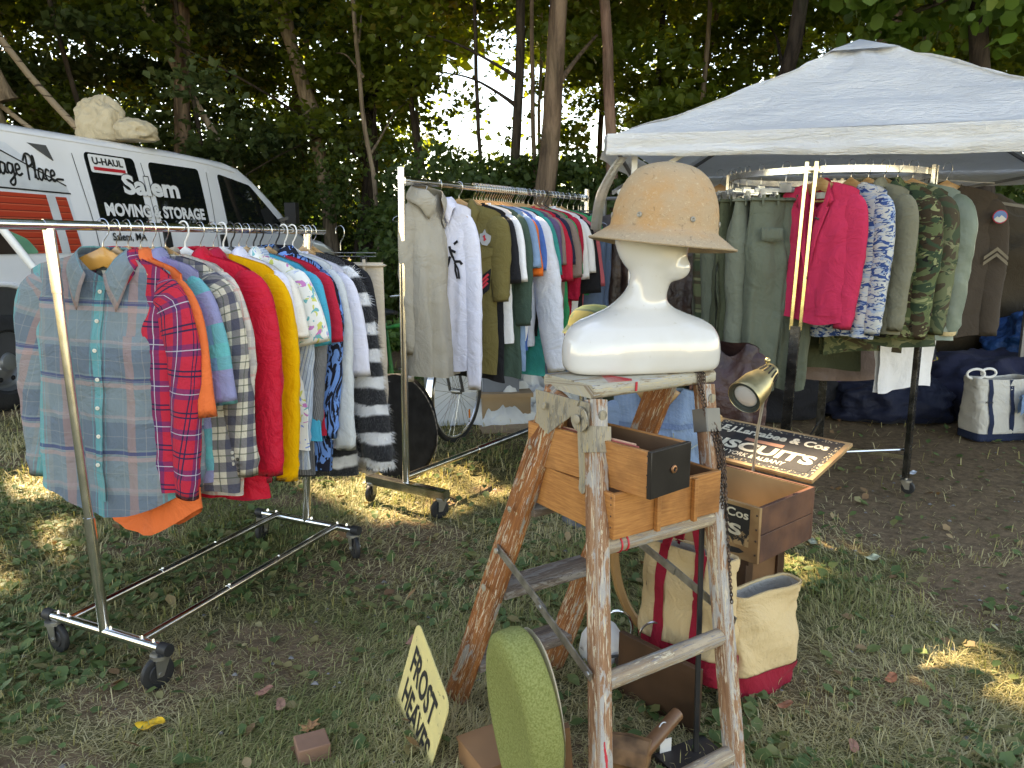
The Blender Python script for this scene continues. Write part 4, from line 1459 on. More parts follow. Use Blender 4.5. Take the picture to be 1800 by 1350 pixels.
    def ribcollar(s, mat=None, r=.0055):
        P = []
        for k in range(28):
            a = 2 * math.pi * k / 28
            x, fr = .072 * math.cos(a), math.sin(a) >= 0
            y = -s.shape(x, .03, True) * .9 * abs(math.sin(a)) if fr else s.shape(x, .03, False) * abs(math.sin(a))
            P.append((x, y, s.top(x, fr) + .003))
        MB().tube(P, r, 6, closed=True).build('neckband', mat or s.mat, s.t, angle=0)
    def lapels(s, mat=None, z_end=-.38, open_=.05):
        m = mat or s.mat
        z0 = -s.NZ
        for sd_ in (-1, 1):
            s.poly('lapel', [(sd_ * .062, z0 - .0), (sd_ * .092, z0 - .055), (sd_ * .108, z0 - .095), (sd_ * .082, z0 - .105), (sd_ * .09, z0 - .135), (sd_ * .05, (z0 + z_end) / 2 - .05), (sd_ * .01, z_end), (sd_ * .022, (z0 + z_end) / 2), (sd_ * .045, z0 - .09)], m, .012, lift=.004)
        mb = MB().grid(16, 4, lambda u, v: Vector(((u - .5) * .15, .035 + .012 * v - .05 * abs(u - .5) ** 2 * 4, s.top(0, False) + .03 - .045 * v - .05 * abs(u - .5) ** 2 * 4)))
        mb.build('collar', m, s.t, angle=0)
    def cuffbuttons(s, k=-1, n=3, mat=DKBTN):
        p = s.cuffs[k]
        for i in range(n):
            MB().lathe([(.006, 0), (.006, .003), (.001, .004)], 10, Matrix.Rotation(R(90), 3, 'X'), p + Vector((.012, -.045, .03 + .019 * i))).build('button', mat, s.t)
    def fur(s, mats, dens=9000, ln=.018, seed=1):
        """short hairs over body and sleeves"""
        pass

def trousers(name, label, cat, group, loc, yaw, mat, W=.2, L=1.0, seed=1, z0=-.15, leg=.105, hem=.09, gap=.0, fold=.01, th=.05, pockets=False, flap=True, one=False):
    t = thing(name, label, cat, loc, yaw, group)
    rd = random.Random(seed)
    ph = [rd.uniform(0, 6.28) for _ in range(6)]
    for sd_ in ((-1, 1) if not one else (1,)):
        mb = MB()
        def fn(u, v):
            a = 2 * math.pi * u
            c_, s_ = math.cos(a), math.sin(a)
            cx = sd_ * (W * .5 + gap * v) if not one else 0
            rx = (W * .5 + .012 + (leg - W * .5) * min(1, v * 3)) * (1 - v) + hem * v
            ry = th * (.35 + .65 * min(1, v * 4)) * (1 + .1 * v)
            x = cx + rx * sgp(c_, .8)
            y = ry * sgp(s_, .8)
            n_ = fbm(x * 9 + seed * 4.1, v * 4.2, sd_ * 3 + (0 if s_ > 0 else 7), 3)
            y += (.8 * fold * math.sin(c_ * 4 + ph[0] + v * 5) + 1.4 * fold * n_ + .6 * fold * math.sin(c_ * 9 + ph[2] + v * 2)) * min(1, v * 5) * (1 if s_ < 0 else -1) * -1
            x += .012 * noise.noise(Vector((v * 6, seed, sd_))) * min(1, v * 4)
            z = z0 - L * v + .01 * math.sin(c_ * 3 + ph[3]) * v
            return Vector((x, y, z))
        mb.grid(30, 34, fn, closed_u=True)
        mb.uv = [[(mb.v[i][0], mb.v[i][2]) for i in f] for f in mb.f]
        mb.build('leg', mat, t, angle=0)
        if flap:
            def pf(u, v, dx=.055, dz=.15, w=.11, h=.06):
                p = fn(.75, (dz + h * v) / L)
                xx = sd_ * (W * .55 + (u - .5) * w)
                uu = .75
                return Vector((xx, -th * 1.0 - .012 - .008 * v - .4 * abs(u - .5) ** 2 * .1, z0 - dz - h * v - (.012 * (1 - abs(u - .5) * 2) if v > .7 else 0)))
            mb = MB().grid(7, 4, pf, uvfn=lambda u, v: (u * .1, v * .06))
            o = mb.build('pocket_flap', mat, t, angle=0)
            md = o.modifiers.new('thick', 'SOLIDIFY'); md.thickness = .006
    if not one:
        mb = MB()
        mb.tube([Vector((W * 1.03 * sgp(math.cos(a), .6), th * .5 * sgp(math.sin(a), .7), z0 - .012)) for a in [2 * math.pi * k / 28 for k in range(28)]], .02, 6, closed=True, ry=.3, up=Vector((0, 0, 1)))
        mb.build('waistband', mat, t, angle=0)
        for x in (-.13, -.05, .05, .13):
            MB().box((x, -th * .5 - .008, z0 - .012), (.011, .006, .05)).build('belt_loop', mat, t)
    return t
# ------------------------------------------------------------------ clothes racks
def caster(parent, c, r=.05, az=0., top=.12):
    """swivel caster: fork with plate and stem, rubber wheel; c = point on the ground"""
    c = Vector(c); a = R(az)
    f = Vector((math.sin(a), math.cos(a), 0)); sx = Vector((math.cos(a), -math.sin(a), 0))
    hub = c + Vector((0, 0, r)) - f * .018
    root = bpy.data.objects.new('caster', None); COL.objects.link(root); root.parent = parent
    mb = MB()
    for sg in (-1, 1):
        mb.add([hub + sx * sg * .017 + f * .035 + Vector((0, 0, r * .9)), hub + sx * sg * .017 - f * .012 + Vector((0, 0, r * .9)), hub + sx * sg * .017 - f * .012 + Vector((0, 0, -.008)), hub + sx * sg * .017 + f * .010 + Vector((0, 0, -.008)),
                hub + sx * sg * .020 + f * .035 + Vector((0, 0, r * .9)), hub + sx * sg * .020 - f * .012 + Vector((0, 0, r * .9)), hub + sx * sg * .020 - f * .012 + Vector((0, 0, -.008)), hub + sx * sg * .020 + f * .010 + Vector((0, 0, -.008))],
               [(0, 1, 2, 3), (7, 6, 5, 4), (0, 4, 5, 1), (1, 5, 6, 2), (2, 6, 7, 3), (3, 7, 4, 0)])
    mb.cyl(hub + f * .014 + Vector((0, 0, r * .88)), hub + f * .014 + Vector((0, 0, r * .88 + .012)), .03, 14)
    mb.cyl(hub + f * .014 + Vector((0, 0, r * .9)), Vector((c.x, c.y, top + .02)), .009, 10)
    mb.cyl(hub - sx * .024, hub + sx * .024, .007, 10)
    mb.build('fork', STEEL, root, world=True)
    z = sx
    x = Vector((0, 0, 1)).cross(z).normalized(); y = z.cross(x)
    m = Matrix((x, y, z)).transposed()
    MB().lathe([(.008, .012), (r * .55, .0125), (r * .6, .009), (r * .85, .010), (r * .97, .008), (r, .004), (r, -.004), (r * .97, -.008), (r * .85, -.010), (r * .6, -.009), (r * .55, -.0125), (.008, -.012)], 28, m, hub).build('wheel', RUBBER, root, world=True)
    return root

def bolt(mbx, p, n, r=.006, h=.006):
    p, n = Vector(p), Vector(n).normalized()
    mbx.cyl(p, p + n * h, r, 8, r * .6)

# ---- long chrome rack at the left
r1 = thing('clothes_rack', 'round tube chrome clothes rack on black casters beside the van', 'clothes rack', (-1.30, 2.276, 0), 0, 'rolling clothes racks')
U1 = Vector((.448, .894, 0)); P1v = Vector((.907, -.42, 0)).normalized()
A0, A1 = Vector((-1.343, 2.276, 1.397)), Vector((-.85, 3.26, 1.393))
B0, B1 = Vector((-1.302, 2.276, .125)), Vector((-.915, 3.26, .125))
def rail1(s): return A0 + (A1 - A0) * (s / 1.1)
MB().tube([rail1(-.34), rail1(.4), rail1(1.2)], .0148, 14).build('rail', CHROME, r1, world=True)
for b_, a_ in ((B0, A0), (B1, A1)):
    mb = MB()
    mb.tube([b_, b_.lerp(a_, .30), b_.lerp(a_, .301), b_.lerp(a_, .845), b_.lerp(a_, .846), a_ + Vector((0, 0, -.012))], [.0165, .0165, .0145, .0145, .0165, .0165], 14)
    mb.build('post', CHROME, r1, world=True)
    mb = MB(); mb.tube([a_ + U1 * -.016, a_ + U1 * .016], .0163, 12); mb.build('rail_joint', CHROME, r1, world=True)
    mb = MB(); mb.tube([b_ - P1v * .25, b_ + P1v * .25], .0165, 14)
    for q in (-.17, .17, -.22, .22, .03):
        bolt(mb, b_ + P1v * q + Vector((0, 0, .015)), (0, 0, 1), .007, .010)
    mb.build('foot_bar', CHROME, r1, world=True)
    for sg in (-1, 1):
        MB().tube([b_ + P1v * sg * .248, b_ + P1v * sg * .285], .0195, 12).build('end_cap', RUBBER, r1, world=True)
        e = b_ + P1v * sg * .25
        caster(r1, (e.x, e.y, 0), .052, (-60, 35, 10, -30)[(sg > 0) + 2 * (b_ is B1)], .11)
for sg in (-1, 1):
    p, q = B0 + P1v * sg * .165 + Vector((0, 0, .006)), B1 + P1v * sg * .165 + Vector((0, 0, .006))
    mb = MB()
    mb.tube([p, p.lerp(q, .36), p.lerp(q, .361), p.lerp(q, .64), p.lerp(q, .641), q], [.0135, .0135, .0152, .0152, .0135, .0135], 12)
    for t in (.37, .63): bolt(mb, p.lerp(q, t) + Vector((0, 0, .013)), (0, 0, 1))
    mb.build('base_rail', CHROME_OLD, r1, world=True)
MB().tube([rail1(-.155) + Vector((.0215 * math.cos(a) * .9, -.008, .0215 * math.sin(a))) for a in [2 * math.pi * k / 16 for k in range(16)]], .003, 6, closed=True).build('shower_ring', WHITEPL, thing('plastic_ring', 'white plastic ring on the rail end left of the plaid shirt', 'ring', tuple(rail1(-.155)), 0), world=True)

# ---- second, taller rack
r2 = thing('clothes_rack', 'tall square based chrome clothes rack behind the black round board', 'clothes rack', (-.54, 3.77, 0), 0, 'rolling clothes racks')
U2 = Vector((.547, .837, 0)); P2v = Vector((.837, -.547, 0))
C0 = Vector((-.526, 3.77, 1.635))
def rail2(s): return C0 + U2 * s
D0, D1 = Vector((-.54, 3.77, .14)), Vector((.49, 5.34, .14))
MB().tube([rail2(0), rail2(.95), rail2(1.9)], .0165, 14).build('rail', CHROME, r2, world=True)
for k, (b_, s_) in enumerate(((D0, 0), (D1, 1.885))):
    a_ = rail2(s_) + Vector((0, 0, .06))
    mb = MB().tube([b_, a_], .0175, 14)
    mb.build('post', CHROME, r2, world=True)
    mb = MB().tube([rail2(s_) + U2 * (.01 if k == 0 else -.05), rail2(s_) + U2 * (.05 if k == 0 else -.01)], .0215, 12)
    mb.build('rail_socket', CHROME, r2, world=True)
    mb = MB().bar(b_ - P2v * .26 - Vector((0, 0, .022)), b_ + P2v * .26 - Vector((0, 0, .022)), .05, .05, ch=.1)
    mb.build('foot_bar', CHROME_OLD, r2, world=True)
    for sg in (-1, 1):
        e = b_ + P2v * sg * .235
        caster(r2, (e.x, e.y, 0), .048, 60 if sg > 0 else 20, .095)
mb = MB().tube([D0 + Vector((0, 0, .03)), D0.lerp(D1, .33) + Vector((0, 0, .03)), D0.lerp(D1, .331) + Vector((0, 0, .03)), D1 + Vector((0, 0, .03))], [.017, .017, .02, .02], 12)
mb.build('base_rail', CHROME_OLD, r2, world=True)

# ---- fabrics
F = {}
F['plaid'] = cloth('faded_teal_plaid', (.175, .225, .25), .07, 1100, stripes=[
    (1, .235, .06, .085, (.085, .115, .17), .55), (0, .42, .0, .075, (.27, .27, .25), .35), (0, .21, .0, .028, (.40, .21, .17), .45), (0, .21, .105, .026, (.085, .34, .36), .8), (0, .21, .127, .004, (.1, .32, .36), .6), (0, .21, .083, .003, (.1, .32, .36), .5),
    (1, .235, .115, .012, (.045, .06, .16), .8), (1, .235, .135, .014, (.42, .27, .25), .5), (1, .235, .0, .01, (.36, .27, .27), .4), (0, .07, .03, .0025, (.34, .33, .3), .3), (1, .06, .02, .0025, (.33, .32, .3), .3)], fuzz=.05, bst=.45)
F['tartan'] = cloth('red_navy_tartan', (.52, .025, .05), .05, 900, stripes=[
    (0, .13, .02, .034, (.03, .03, .12), .62), (1, .13, .03, .034, (.03, .03, .13), .58), (0, .13, .085, .005, (.015, .02, .06), .95), (0, .13, .10, .005, (.015, .02, .06), .95), (1, .13, .09, .005, (.015, .02, .06), .95), (1, .13, .105, .005, (.015, .02, .06), .95), (0, .13, .02, .003, (.5, .5, .55), .8), (1, .13, .03, .003, (.5, .5, .55), .7)])
F['orange'] = cloth('bright_orange_twill', (.80, .165, .05), .04, 800)
F['pastel'] = cloth('pastel_block_plaid', (.10, .36, .40), .05, 900, stripes=[(0, .22, .0, .09, (.12, .25, .48), .75), (1, .24, .0, .10, (.30, .2, .42), .7), (1, .24, .13, .04, (.08, .42, .42), .8)])
F['navyplaid'] = cloth('navy_cream_plaid', (.55, .50, .40), .05, 700, stripes=[(0, .075, 0, .032, (.03, .035, .075), .72), (1, .075, 0, .032, (.03, .035, .075), .72), (0, .075, .037, .004, (.05, .07, .05), .7), (1, .075, .037, .004, (.05, .07, .05), .7)])
F['pinkplaid'] = cloth('pale_pink_grey_plaid', (.58, .52, .45), .04, 700, stripes=[(0, .085, 0, .02, (.30, .28, .30), .4), (1, .085, 0, .02, (.30, .28, .30), .4), (0, .085, .042, .008, (.55, .22, .2), .5), (1, .085, .042, .008, (.55, .22, .2), .5)])
F['greyplaid'] = cloth('grey_cream_plaid', (.5, .5, .47), .05, 800, stripes=[(0, .06, 0, .02, (.12, .15, .2), .6), (1, .06, 0, .02, (.12, .15, .2), .6)])
F['red'] = cloth('bright_red_nylon', (.60, .012, .035), .04, 1500, rough=.55, fuzz=.05, bst=.5)
F['crimson'] = cloth('crimson_nylon', (.47, .012, .045), .05, 1500, rough=.55, fuzz=.05, bst=.5)
F['yellow'] = cloth('golden_yellow_cotton', (.78, .40, .01), .04, 900, bst=.3)
F['white'] = cloth('white_cotton', (.78, .77, .78), .025, 900, bst=.3)
F['cream'] = cloth('cream_cotton', (.74, .70, .63), .03, 900, bst=.3)
F['lilac'] = cloth('lilac_white_cotton', (.66, .66, .76), .03, 900, bst=.35)
F['bluestripe'] = cloth('pale_blue_striped_shirting', (.42, .50, .60), .03, 1100, stripes=[(0, .016, 0, .004, (.12, .16, .28), .7), (0, .048, .008, .005, (.6, .6, .55), .6)])
F['turq'] = cloth('turquoise_cotton', (.02, .36, .52), .05, 900)
F['tweed'] = cloth('dark_grey_striped_knit', (.12, .12, .125), .1, 300, stripes=[(0, .008, 0, .003, (.3, .3, .3), .5)])
F['tee_red'] = cloth('red_jersey', (.52, .02, .045), .04, 900)
F['silver'] = cloth('silver_grey_sweat', (.55, .58, .59), .04, 700)
F['black'] = cloth('black_cotton', (.016, .016, .019), .1, 900)
F['navy'] = cloth('navy_cotton', (.022, .026, .055), .08, 900)
F['khaki'] = cloth('stone_khaki_cotton', (.36, .325, .265), .05, 900, bst=.4)
F['olive'] = cloth('olive_drab_wool', (.155, .125, .045), .06, 700, bst=.35)
F['dkgreen'] = cloth('dark_green_jersey', (.05, .085, .065), .06, 900)
F['ltblue'] = cloth('light_blue_jersey', (.19, .30, .46), .05, 900)
F['royal'] = cloth('royal_blue_jersey', (.05, .14, .42), .05, 900)
F['oj'] = cloth('orange_jersey', (.78, .16, .03), .04, 900)
F['teal'] = cloth('teal_jersey', (.01, .27, .25), .05, 900)
F['purple'] = cloth('dusty_purple_jersey', (.12, .085, .17), .06, 900)
F['plum'] = cloth('plum_jersey', (.13, .035, .06), .06, 900)
F['taupe'] = cloth('taupe_jersey', (.26, .19, .165), .05, 900)
F['kelly'] = cloth('kelly_green_jersey', (.01, .30, .12), .05, 900)
F['pink'] = cloth('coral_pink_jersey', (.62, .14, .17), .04, 900)
F['heather'] = cloth('heather_white_fleece', (.60, .62, .68), .05, 300, bst=.4)
F['sage'] = cloth('sage_grey_cotton', (.33, .36, .30), .06, 900)
F['denim'] = cloth('washed_blue_denim', (.11, .175, .30), .22, 600, bst=.35, stripes=[(0, .004, 0, .0015, (.3, .38, .5), .25)])
F['ltdenim'] = cloth('pale_blue_denim', (.15, .235, .36), .25, 600, bst=.35, stripes=[(0, .004, 0, .0015, (.5, .56, .62), .25)])
F['leather'] = M('dark_brown_leather', (.045, .022, .016), .42, bump=.5, bs=28, bd=.02, var=.3, vs=5)
F['fatigue'] = cloth('faded_green_fatigue', (.115, .13, .095), .07, 900, bst=.45)
F['fatigue2'] = cloth('grey_green_fatigue', (.15, .165, .125), .07, 900, bst=.45)
F['fatigue3'] = cloth('deep_olive_fatigue', (.075, .085, .05), .08, 900, bst=.45)
F['rose'] = cloth('raspberry_linen', (.56, .032, .085), .05, 900, bst=.4)
F['oldgreen'] = cloth('grey_olive_poplin', (.19, .18, .125), .06, 900, bst=.4)
F['flight'] = M('sage_green_nylon', (.145, .185, .14), .45, bump=.4, bs=16, bd=.02, var=.08, Sheen_Weight=.1)
F['brownwool'] = cloth('chocolate_brown_wool', (.062, .047, .036), .06, 500, bst=.25)
F['mauve'] = cloth('dusty_mauve_cotton', (.25, .16, .16), .05, 900)

def blotch(name, cols, sc, th, stretch=(1, 1, 1), dist=1.2, rough=.85, bst=.4):
    b = NB(name)
    uv = b.coord('UV')
    v = b.scale(uv, stretch)
    c = cols[0]
    for k, (cc_, t) in enumerate(zip(cols[1:], th)):
        n = b.n('ShaderNodeTexNoise')
        mp = b.n('ShaderNodeMapping'); b.put(mp.inputs[0], v); mp.inputs[1].default_value = (k * 3.7, k * 1.9, k * 2.3)
        b.put(n.inputs['Vector'], mp.outputs[0])
        n.inputs['Scale'].default_value = sc * (1 + .15 * k); n.inputs['Detail'].default_value = 2.5; n.inputs['Distortion'].default_value = dist
        c = b.mix(b.ramp(n.outputs[0], t, t + .012), c, cc_)
    return b.fin(c, rough, 0, b.bump(b.noise(b.coord(), 8, 4), bst, .03), **{'Specular_IOR_Level': .2})
F['camo'] = blotch('woodland_camouflage', [(.10, .125, .055), (.055, .038, .022), (.032, .055, .03), (.24, .25, .12), (.012, .012, .012)], 7.5, (.52, .56, .585, .64), (1, 1.6, 1), 1.5)
F['camo2'] = blotch('faded_camouflage', [(.12, .135, .07), (.07, .055, .035), (.05, .07, .04), (.2, .2, .11)], 7, (.52, .56, .6), (1, 1.5, 1), 1.4)
F['bluecamo'] = blotch('blue_white_brush_print', [(.50, .50, .47), (.03, .075, .22), (.30, .38, .50), (.02, .05, .16)], 9, (.53, .56, .62), (1, 2.6, 1), 2.6)
F['zebra'] = blotch('blue_black_zigzag_knit', [(.012, .014, .025), (.12, .27, .62)], 22, (.5,), (1, .35, 1), 3.4)
F['floral'] = blotch('white_floral_print', [(.72, .72, .68), (.55, .56, .15), (.55, .2, .45), (.12, .4, .42), (.2, .3, .6)], 17, (.60, .62, .64, .66), (1, 1, 1), 1.0)
F['graphic'] = blotch('cream_printed_jersey', [(.74, .71, .64), (.7, .4, .3), (.35, .3, .25)], 11, (.64, .69), (1, 1, 1), 1.)
# striped fake fur
b = NB('black_white_banded_fur')
co = b.coord()
_, _, fz = b.sep(co)
fzz = b.math('ADD', fz, b.math('MULTIPLY', b.math('SUBTRACT', b.noise(co, 9, 3), .5), .05))
q = b.math('FRACT', b.math('DIVIDE', b.math('ADD', fzz, 10.0), .112))
mk = b.ramp(q, .50, .62)
mk2 = b.ramp(q, .93, 1.0)
fc = b.mix(mk, (.010, .011, .015), (.86, .86, .87))
fc = b.mix(mk2, fc, (.010, .011, .015))
F['fur'] = b.fin(fc, .9, 0, b.bump(b.noise(co, 240, 2), .8, .01), **{'Sheen_Weight': .3})

GR1 = 'clothes on the rack beside the van'
GR2 = 'clothes on the tall rack'
HG = 'clothes hangers'
def on1(kind, s, name, label, cat, mat, yaw=0., tilt=0., dz=0., **kw):
    p = rail1(s)
    _jr = random.Random(int(s * 1000)); yw = -26.6 + yaw + _jr.uniform(-4, 4); tilt += _jr.uniform(-2.2, 2.2)
    hanger(kind, kw.pop('hl', None) or ('%s hanger holding the %s' % (dict(wood='beech', amber='amber wooden', dark='dark wooden', white='white plastic', black='black plastic', wire='wire')[kind], kw.pop('short'))), tuple(p), yw, HG, tilt)
    kw.pop('short', None)
    return G(name, label, cat, GR1, (p.x, p.y, p.z + dz), yw, F[mat], tilt=tilt, **kw)

g = on1('amber', .17, 'plaid_shirt', 'faded teal and grey plaid shirt with buttons, first on the rack', 'shirt', 'plaid', yaw=21, short='faded teal plaid shirt', W=.235, L=.80, SL=.66, neck='collar', seed=11, th=.055, tail=.05, fold=.014, out=12, sw=1.0, tilt=1)
g.collar(size=.07, point=.075, open_=.012)
g.strip('placket', -.014, .014, -.17, -.86, o=.0045, n=30)
g.buttons(.0, [-.20, -.29, -.38, -.47, -.56, -.65, -.74])
g.strip('chest_pocket', .07, .175, -.33, -.46, o=.005, n=10)
g.strip('care_label', -.02, .03, -.135, -.155, TAGW, o=-.03, n=3, back=True)
g = on1('wood', .215, 'tartan_shirt', 'red and navy tartan shirt behind the faded plaid one', 'shirt', 'tartan', yaw=4, short='red and navy tartan shirt', W=.235, L=.76, SL=.70, neck='collar', seed=12, th=.035)
g.collar()
g = on1('wood', .255, 'orange_shirt', 'bright orange shirt whose tail hangs lowest on the rack', 'shirt', 'orange', yaw=3, short='bright orange shirt', W=.235, L=.89, sleeve='short', SL=.44, neck='collar', seed=13, th=.04, tail=.07, sw=.85, flare=1.14, out=14)
g.collar()
g = on1('amber', .30, 'pastel_shirt', 'turquoise and lilac block plaid shirt behind the orange one', 'shirt', 'pastel', yaw=3, short='turquoise and lilac plaid shirt', W=.235, L=.74, sleeve='short', SL=.42, neck='collar', seed=14, th=.04, sw=.8, out=14)
g.collar()
g = on1('wood', .345, 'plaid_blazer', 'navy and cream checked blazer with dark cuff buttons', 'blazer', 'navyplaid', yaw=3, short='navy and cream checked blazer', W=.24, L=.80, SL=.68, neck='blazer', seed=15, th=.045, fold=.008)
g.lapels(); g.cuffbuttons(mat=DKBTN)
g = on1('wood', .395, 'plaid_blazer', 'pale pink and grey checked blazer next to the red jacket', 'blazer', 'pinkplaid', yaw=3, short='pale pink and grey checked blazer', W=.245, L=.82, SL=.66, neck='blazer', seed=16, th=.045, fold=.008)
g.lapels(); g.cuffbuttons(mat=BUTTON)
g = on1('white', .475, 'red_jacket', 'bright red nylon jacket on a white hanger', 'jacket', 'red', yaw=3, short='bright red nylon jacket', W=.25, L=.86, SL=.70, neck='collar', seed=17, th=.055, sw=1.15, fold=.018)
g.collar(size=.085, point=.03)
g = on1('wood', .545, 'red_jacket', 'crimson nylon jacket behind the bright red one', 'jacket', 'crimson', yaw=2, short='crimson nylon jacket', W=.255, L=.86, SL=.72, neck='collar', seed=18, th=.055, sw=1.2, fold=.018, out=17)
g.collar(size=.08, point=.03)
g = on1('wood', .60, 'yellow_shirt', 'golden yellow long sleeved shirt behind the crimson jacket', 'shirt', 'yellow', yaw=2, short='golden yellow shirt', W=.255, L=.76, SL=.74, neck='collar', seed=19, th=.04, out=17)
g = on1('white', .645, 'white_shirt', 'white collared shirt between the yellow shirt and the cream tee', 'shirt', 'lilac', yaw=2, short='white collared shirt', W=.23, L=.70, sleeve='short', SL=.25, neck='collar', seed=20, th=.035, out=14)
g.collar(size=.075)
g = on1('black', .685, 't_shirt', 'cream tee with a coloured print and short sleeves', 't-shirt', 'cream', yaw=1, short='cream printed tee', W=.245, L=.70, sleeve='short', SL=.24, neck='crew', seed=21, th=.045, out=22)
g.ribcollar()
g = on1('wood', .72, 'floral_shirt', 'white shirt with pastel floral print beside the cream tee', 'shirt', 'floral', yaw=1, short='floral print shirt', W=.25, L=.74, sleeve='short', SL=.28, neck='collar', seed=22, th=.035, out=22)
g.collar()
g = on1('wood', .76, 'striped_shirt', 'pale blue pinstriped shirt with a long sleeve', 'shirt', 'bluestripe', yaw=1, short='pale blue pinstriped shirt', W=.25, L=.80, SL=.66, neck='collar', seed=23, th=.04, out=17)
g.collar()
g = on1('black', .795, 't_shirt', 'turquoise tee showing a sliver under the pinstriped shirt', 't-shirt', 'turq', short='turquoise tee', W=.25, L=.70, sleeve='short', SL=.28, seed=24, th=.03, out=17)
g = on1('black', .83, 'knit_top', 'dark grey ribbed knit top before the red tee', 'sweater', 'tweed', short='dark grey ribbed knit', W=.24, L=.85, SL=.6, seed=25, th=.04)
g = on1('wood', .875, 't_shirt', 'plain red tee with wide short sleeves', 't-shirt', 'tee_red', short='plain red tee', W=.25, L=.72, sleeve='short', SL=.27, seed=26, th=.04, out=17)
g.ribcollar()
g = on1('black', .915, 'knit_top', 'black and blue zigzag knit with a rolled collar', 'sweater', 'zebra', short='black and blue zigzag knit', W=.24, L=.88, SL=.66, seed=27, th=.06, NZ=.075)
g.collar(size=.09, point=.01)
g = on1('white', .96, 'sweatshirt', 'silver grey sweatshirt with long cuffed sleeves', 'sweatshirt', 'silver', short='silver grey sweatshirt', W=.235, L=.74, SL=.72, seed=28, th=.05, out=16)
g = on1('white', 1.01, 't_shirt', 'white tee with long wide sleeves near the far post', 't-shirt', 'lilac', short='white tee near the far post', W=.25, L=.78, sleeve='short', SL=.42, seed=29, th=.045, out=16, sw=.9)
g.ribcollar()
g = on1('wood', 1.065, 'fur_coat', 'black and white banded fake fur coat', 'coat', 'fur', short='banded fur coat', W=.20, L=.94, SL=.84, seed=30, th=.06, sw=1.3, out=12, fold=.008, neck='crew')
GFUR = g
g = on1('wood', 1.13, 'knit_top', 'black top with a neon green sleeve edge behind the fur coat', 'shirt', 'black', short='black top behind the fur coat', W=.24, L=.85, SL=.5, seed=31, th=.03)
g.strip('neon_band', .17, .24, -.30, -.40, M('neon_green_cloth', (.25, .7, .05), .8), .01)
p = rail1(1.17)
hanger('clipsteel', 'wire clip hanger holding the cream trousers', tuple(p + Vector((.09, 0, 0))), -20, HG)
trousers('trousers', 'cream trousers hanging by their waist at the far end of the rack', 'trousers', GR1, tuple(p + Vector((.09, 0, 0))), -20, cloth('cream_corduroy', (.52, .44, .35), .05, 700), W=.19, L=.9, seed=3, flap=False, z0=-.13)
hanger('wood', 'beech hanger with a paper tag in front of the cream trousers', tuple(rail1(1.10)), -22, HG, 4)
MB().box((rail1(1.10).x - .04, rail1(1.10).y - .03, rail1(1.10).z - .105), (.03, .002, .035)).build('paper_tag', WHITEPL, thing('paper_tag', 'small white price tag stuck on the last beech hanger', 'tag', tuple(rail1(1.1)), 0), world=True)

# hair of the fur coat: short tapering strands over the body and the sleeves
def strands(objs, n, ln, seed, mat, parent, name='fur_pile'):
    r = np.random.default_rng(seed)
    Vv, Ff, off = [], [], 0
    for o in objs:
        me = o.data
        me.calc_loop_triangles()
        vv = np.array([v.co[:] for v in me.vertices]); tt = np.array([t.vertices[:] for t in me.loop_triangles])
        nn = np.array([v.normal[:] for v in me.vertices])
        ar = np.linalg.norm(np.cross(vv[tt[:, 1]] - vv[tt[:, 0]], vv[tt[:, 2]] - vv[tt[:, 0]]), axis=1)
        k = r.choice(len(tt), n, p=ar / ar.sum())
        w = r.dirichlet((1, 1, 1), n)
        P = (vv[tt[k]] * w[:, :, None]).sum(1); N = (nn[tt[k]] * w[:, :, None]).sum(1)
        d = N * .75 + r.normal(0, .3, (n, 3)) + np.array([0, 0, -.75])
        d /= np.linalg.norm(d, axis=1)[:, None]
        L = ln * (.6 + .7 * r.random(n))[:, None]
        s_ = np.cross(d, N + .01); s_ /= np.linalg.norm(s_, axis=1)[:, None]
        Vv.append(np.stack([P - s_ * .0013, P + s_ * .0013, P + d * L], 1).reshape(-1, 3))
        Ff.append(np.arange(n * 3).reshape(-1, 3) + off); off += n * 3
    return np_mesh(name, np.concatenate(Vv), np.concatenate(Ff), mat, parent, kind='stuff')
strands([c for c in GFUR.t.children if c.name.split('.')[0] in ('body', 'sleeve')], 9000, .028, 4, F['fur'], GFUR.t)

# ---- second rack
def on2(kind, s, name, label, cat, mat, yaw=0., tilt=0., short=None, ox=0., **kw):
    p = rail2(s)
    _jr = random.Random(int(s * 1000)); yw = -33 + yaw + _jr.uniform(-4, 4); tilt += _jr.uniform(-2, 2)
    hanger(kind, '%s hanger holding the %s' % (dict(wood='beech', amber='amber wooden', dark='dark wooden', white='white plastic', black='black plastic', wire='wire')[kind], short), tuple(p), yw, HG, tilt)
    return G(name, label, cat, GR2, (p.x + ox, p.y, p.z), yw, F[mat], tilt=tilt, **kw)
p = rail2(.17)
hanger('wire', 'wire hanger carrying the stone coloured jacket', tuple(p), 50, HG)
g = G('jacket', 'stone coloured jacket hanging sideways from its collar next to the post', 'jacket', GR2, (p.x + .0, p.y, p.z), 52, F['khaki'], W=.115, L=.92, SL=.74, th=.10, neck='crew', seed=41, drop=.75, NZ=.03, out=6, sw=1.15, fold=.022, flare=1.35)
g.collar(size=.09, point=.02, open_=.0)
g.poly('shoulder_tab', [(.05, -.16), (.12, -.2), (.11, -.24), (.04, -.2)], F['khaki'], .012)
g = on2('wood', .285, 'polo_shirt', 'white long sleeved polo shirt with a black rider emblem', 'shirt', 'lilac', yaw=-4, short='white polo shirt', W=.205, L=.84, SL=.88, neck='collar', seed=42, th=.045, out=5, sw=.85)
g.collar(size=.07, point=.05, open_=.05)
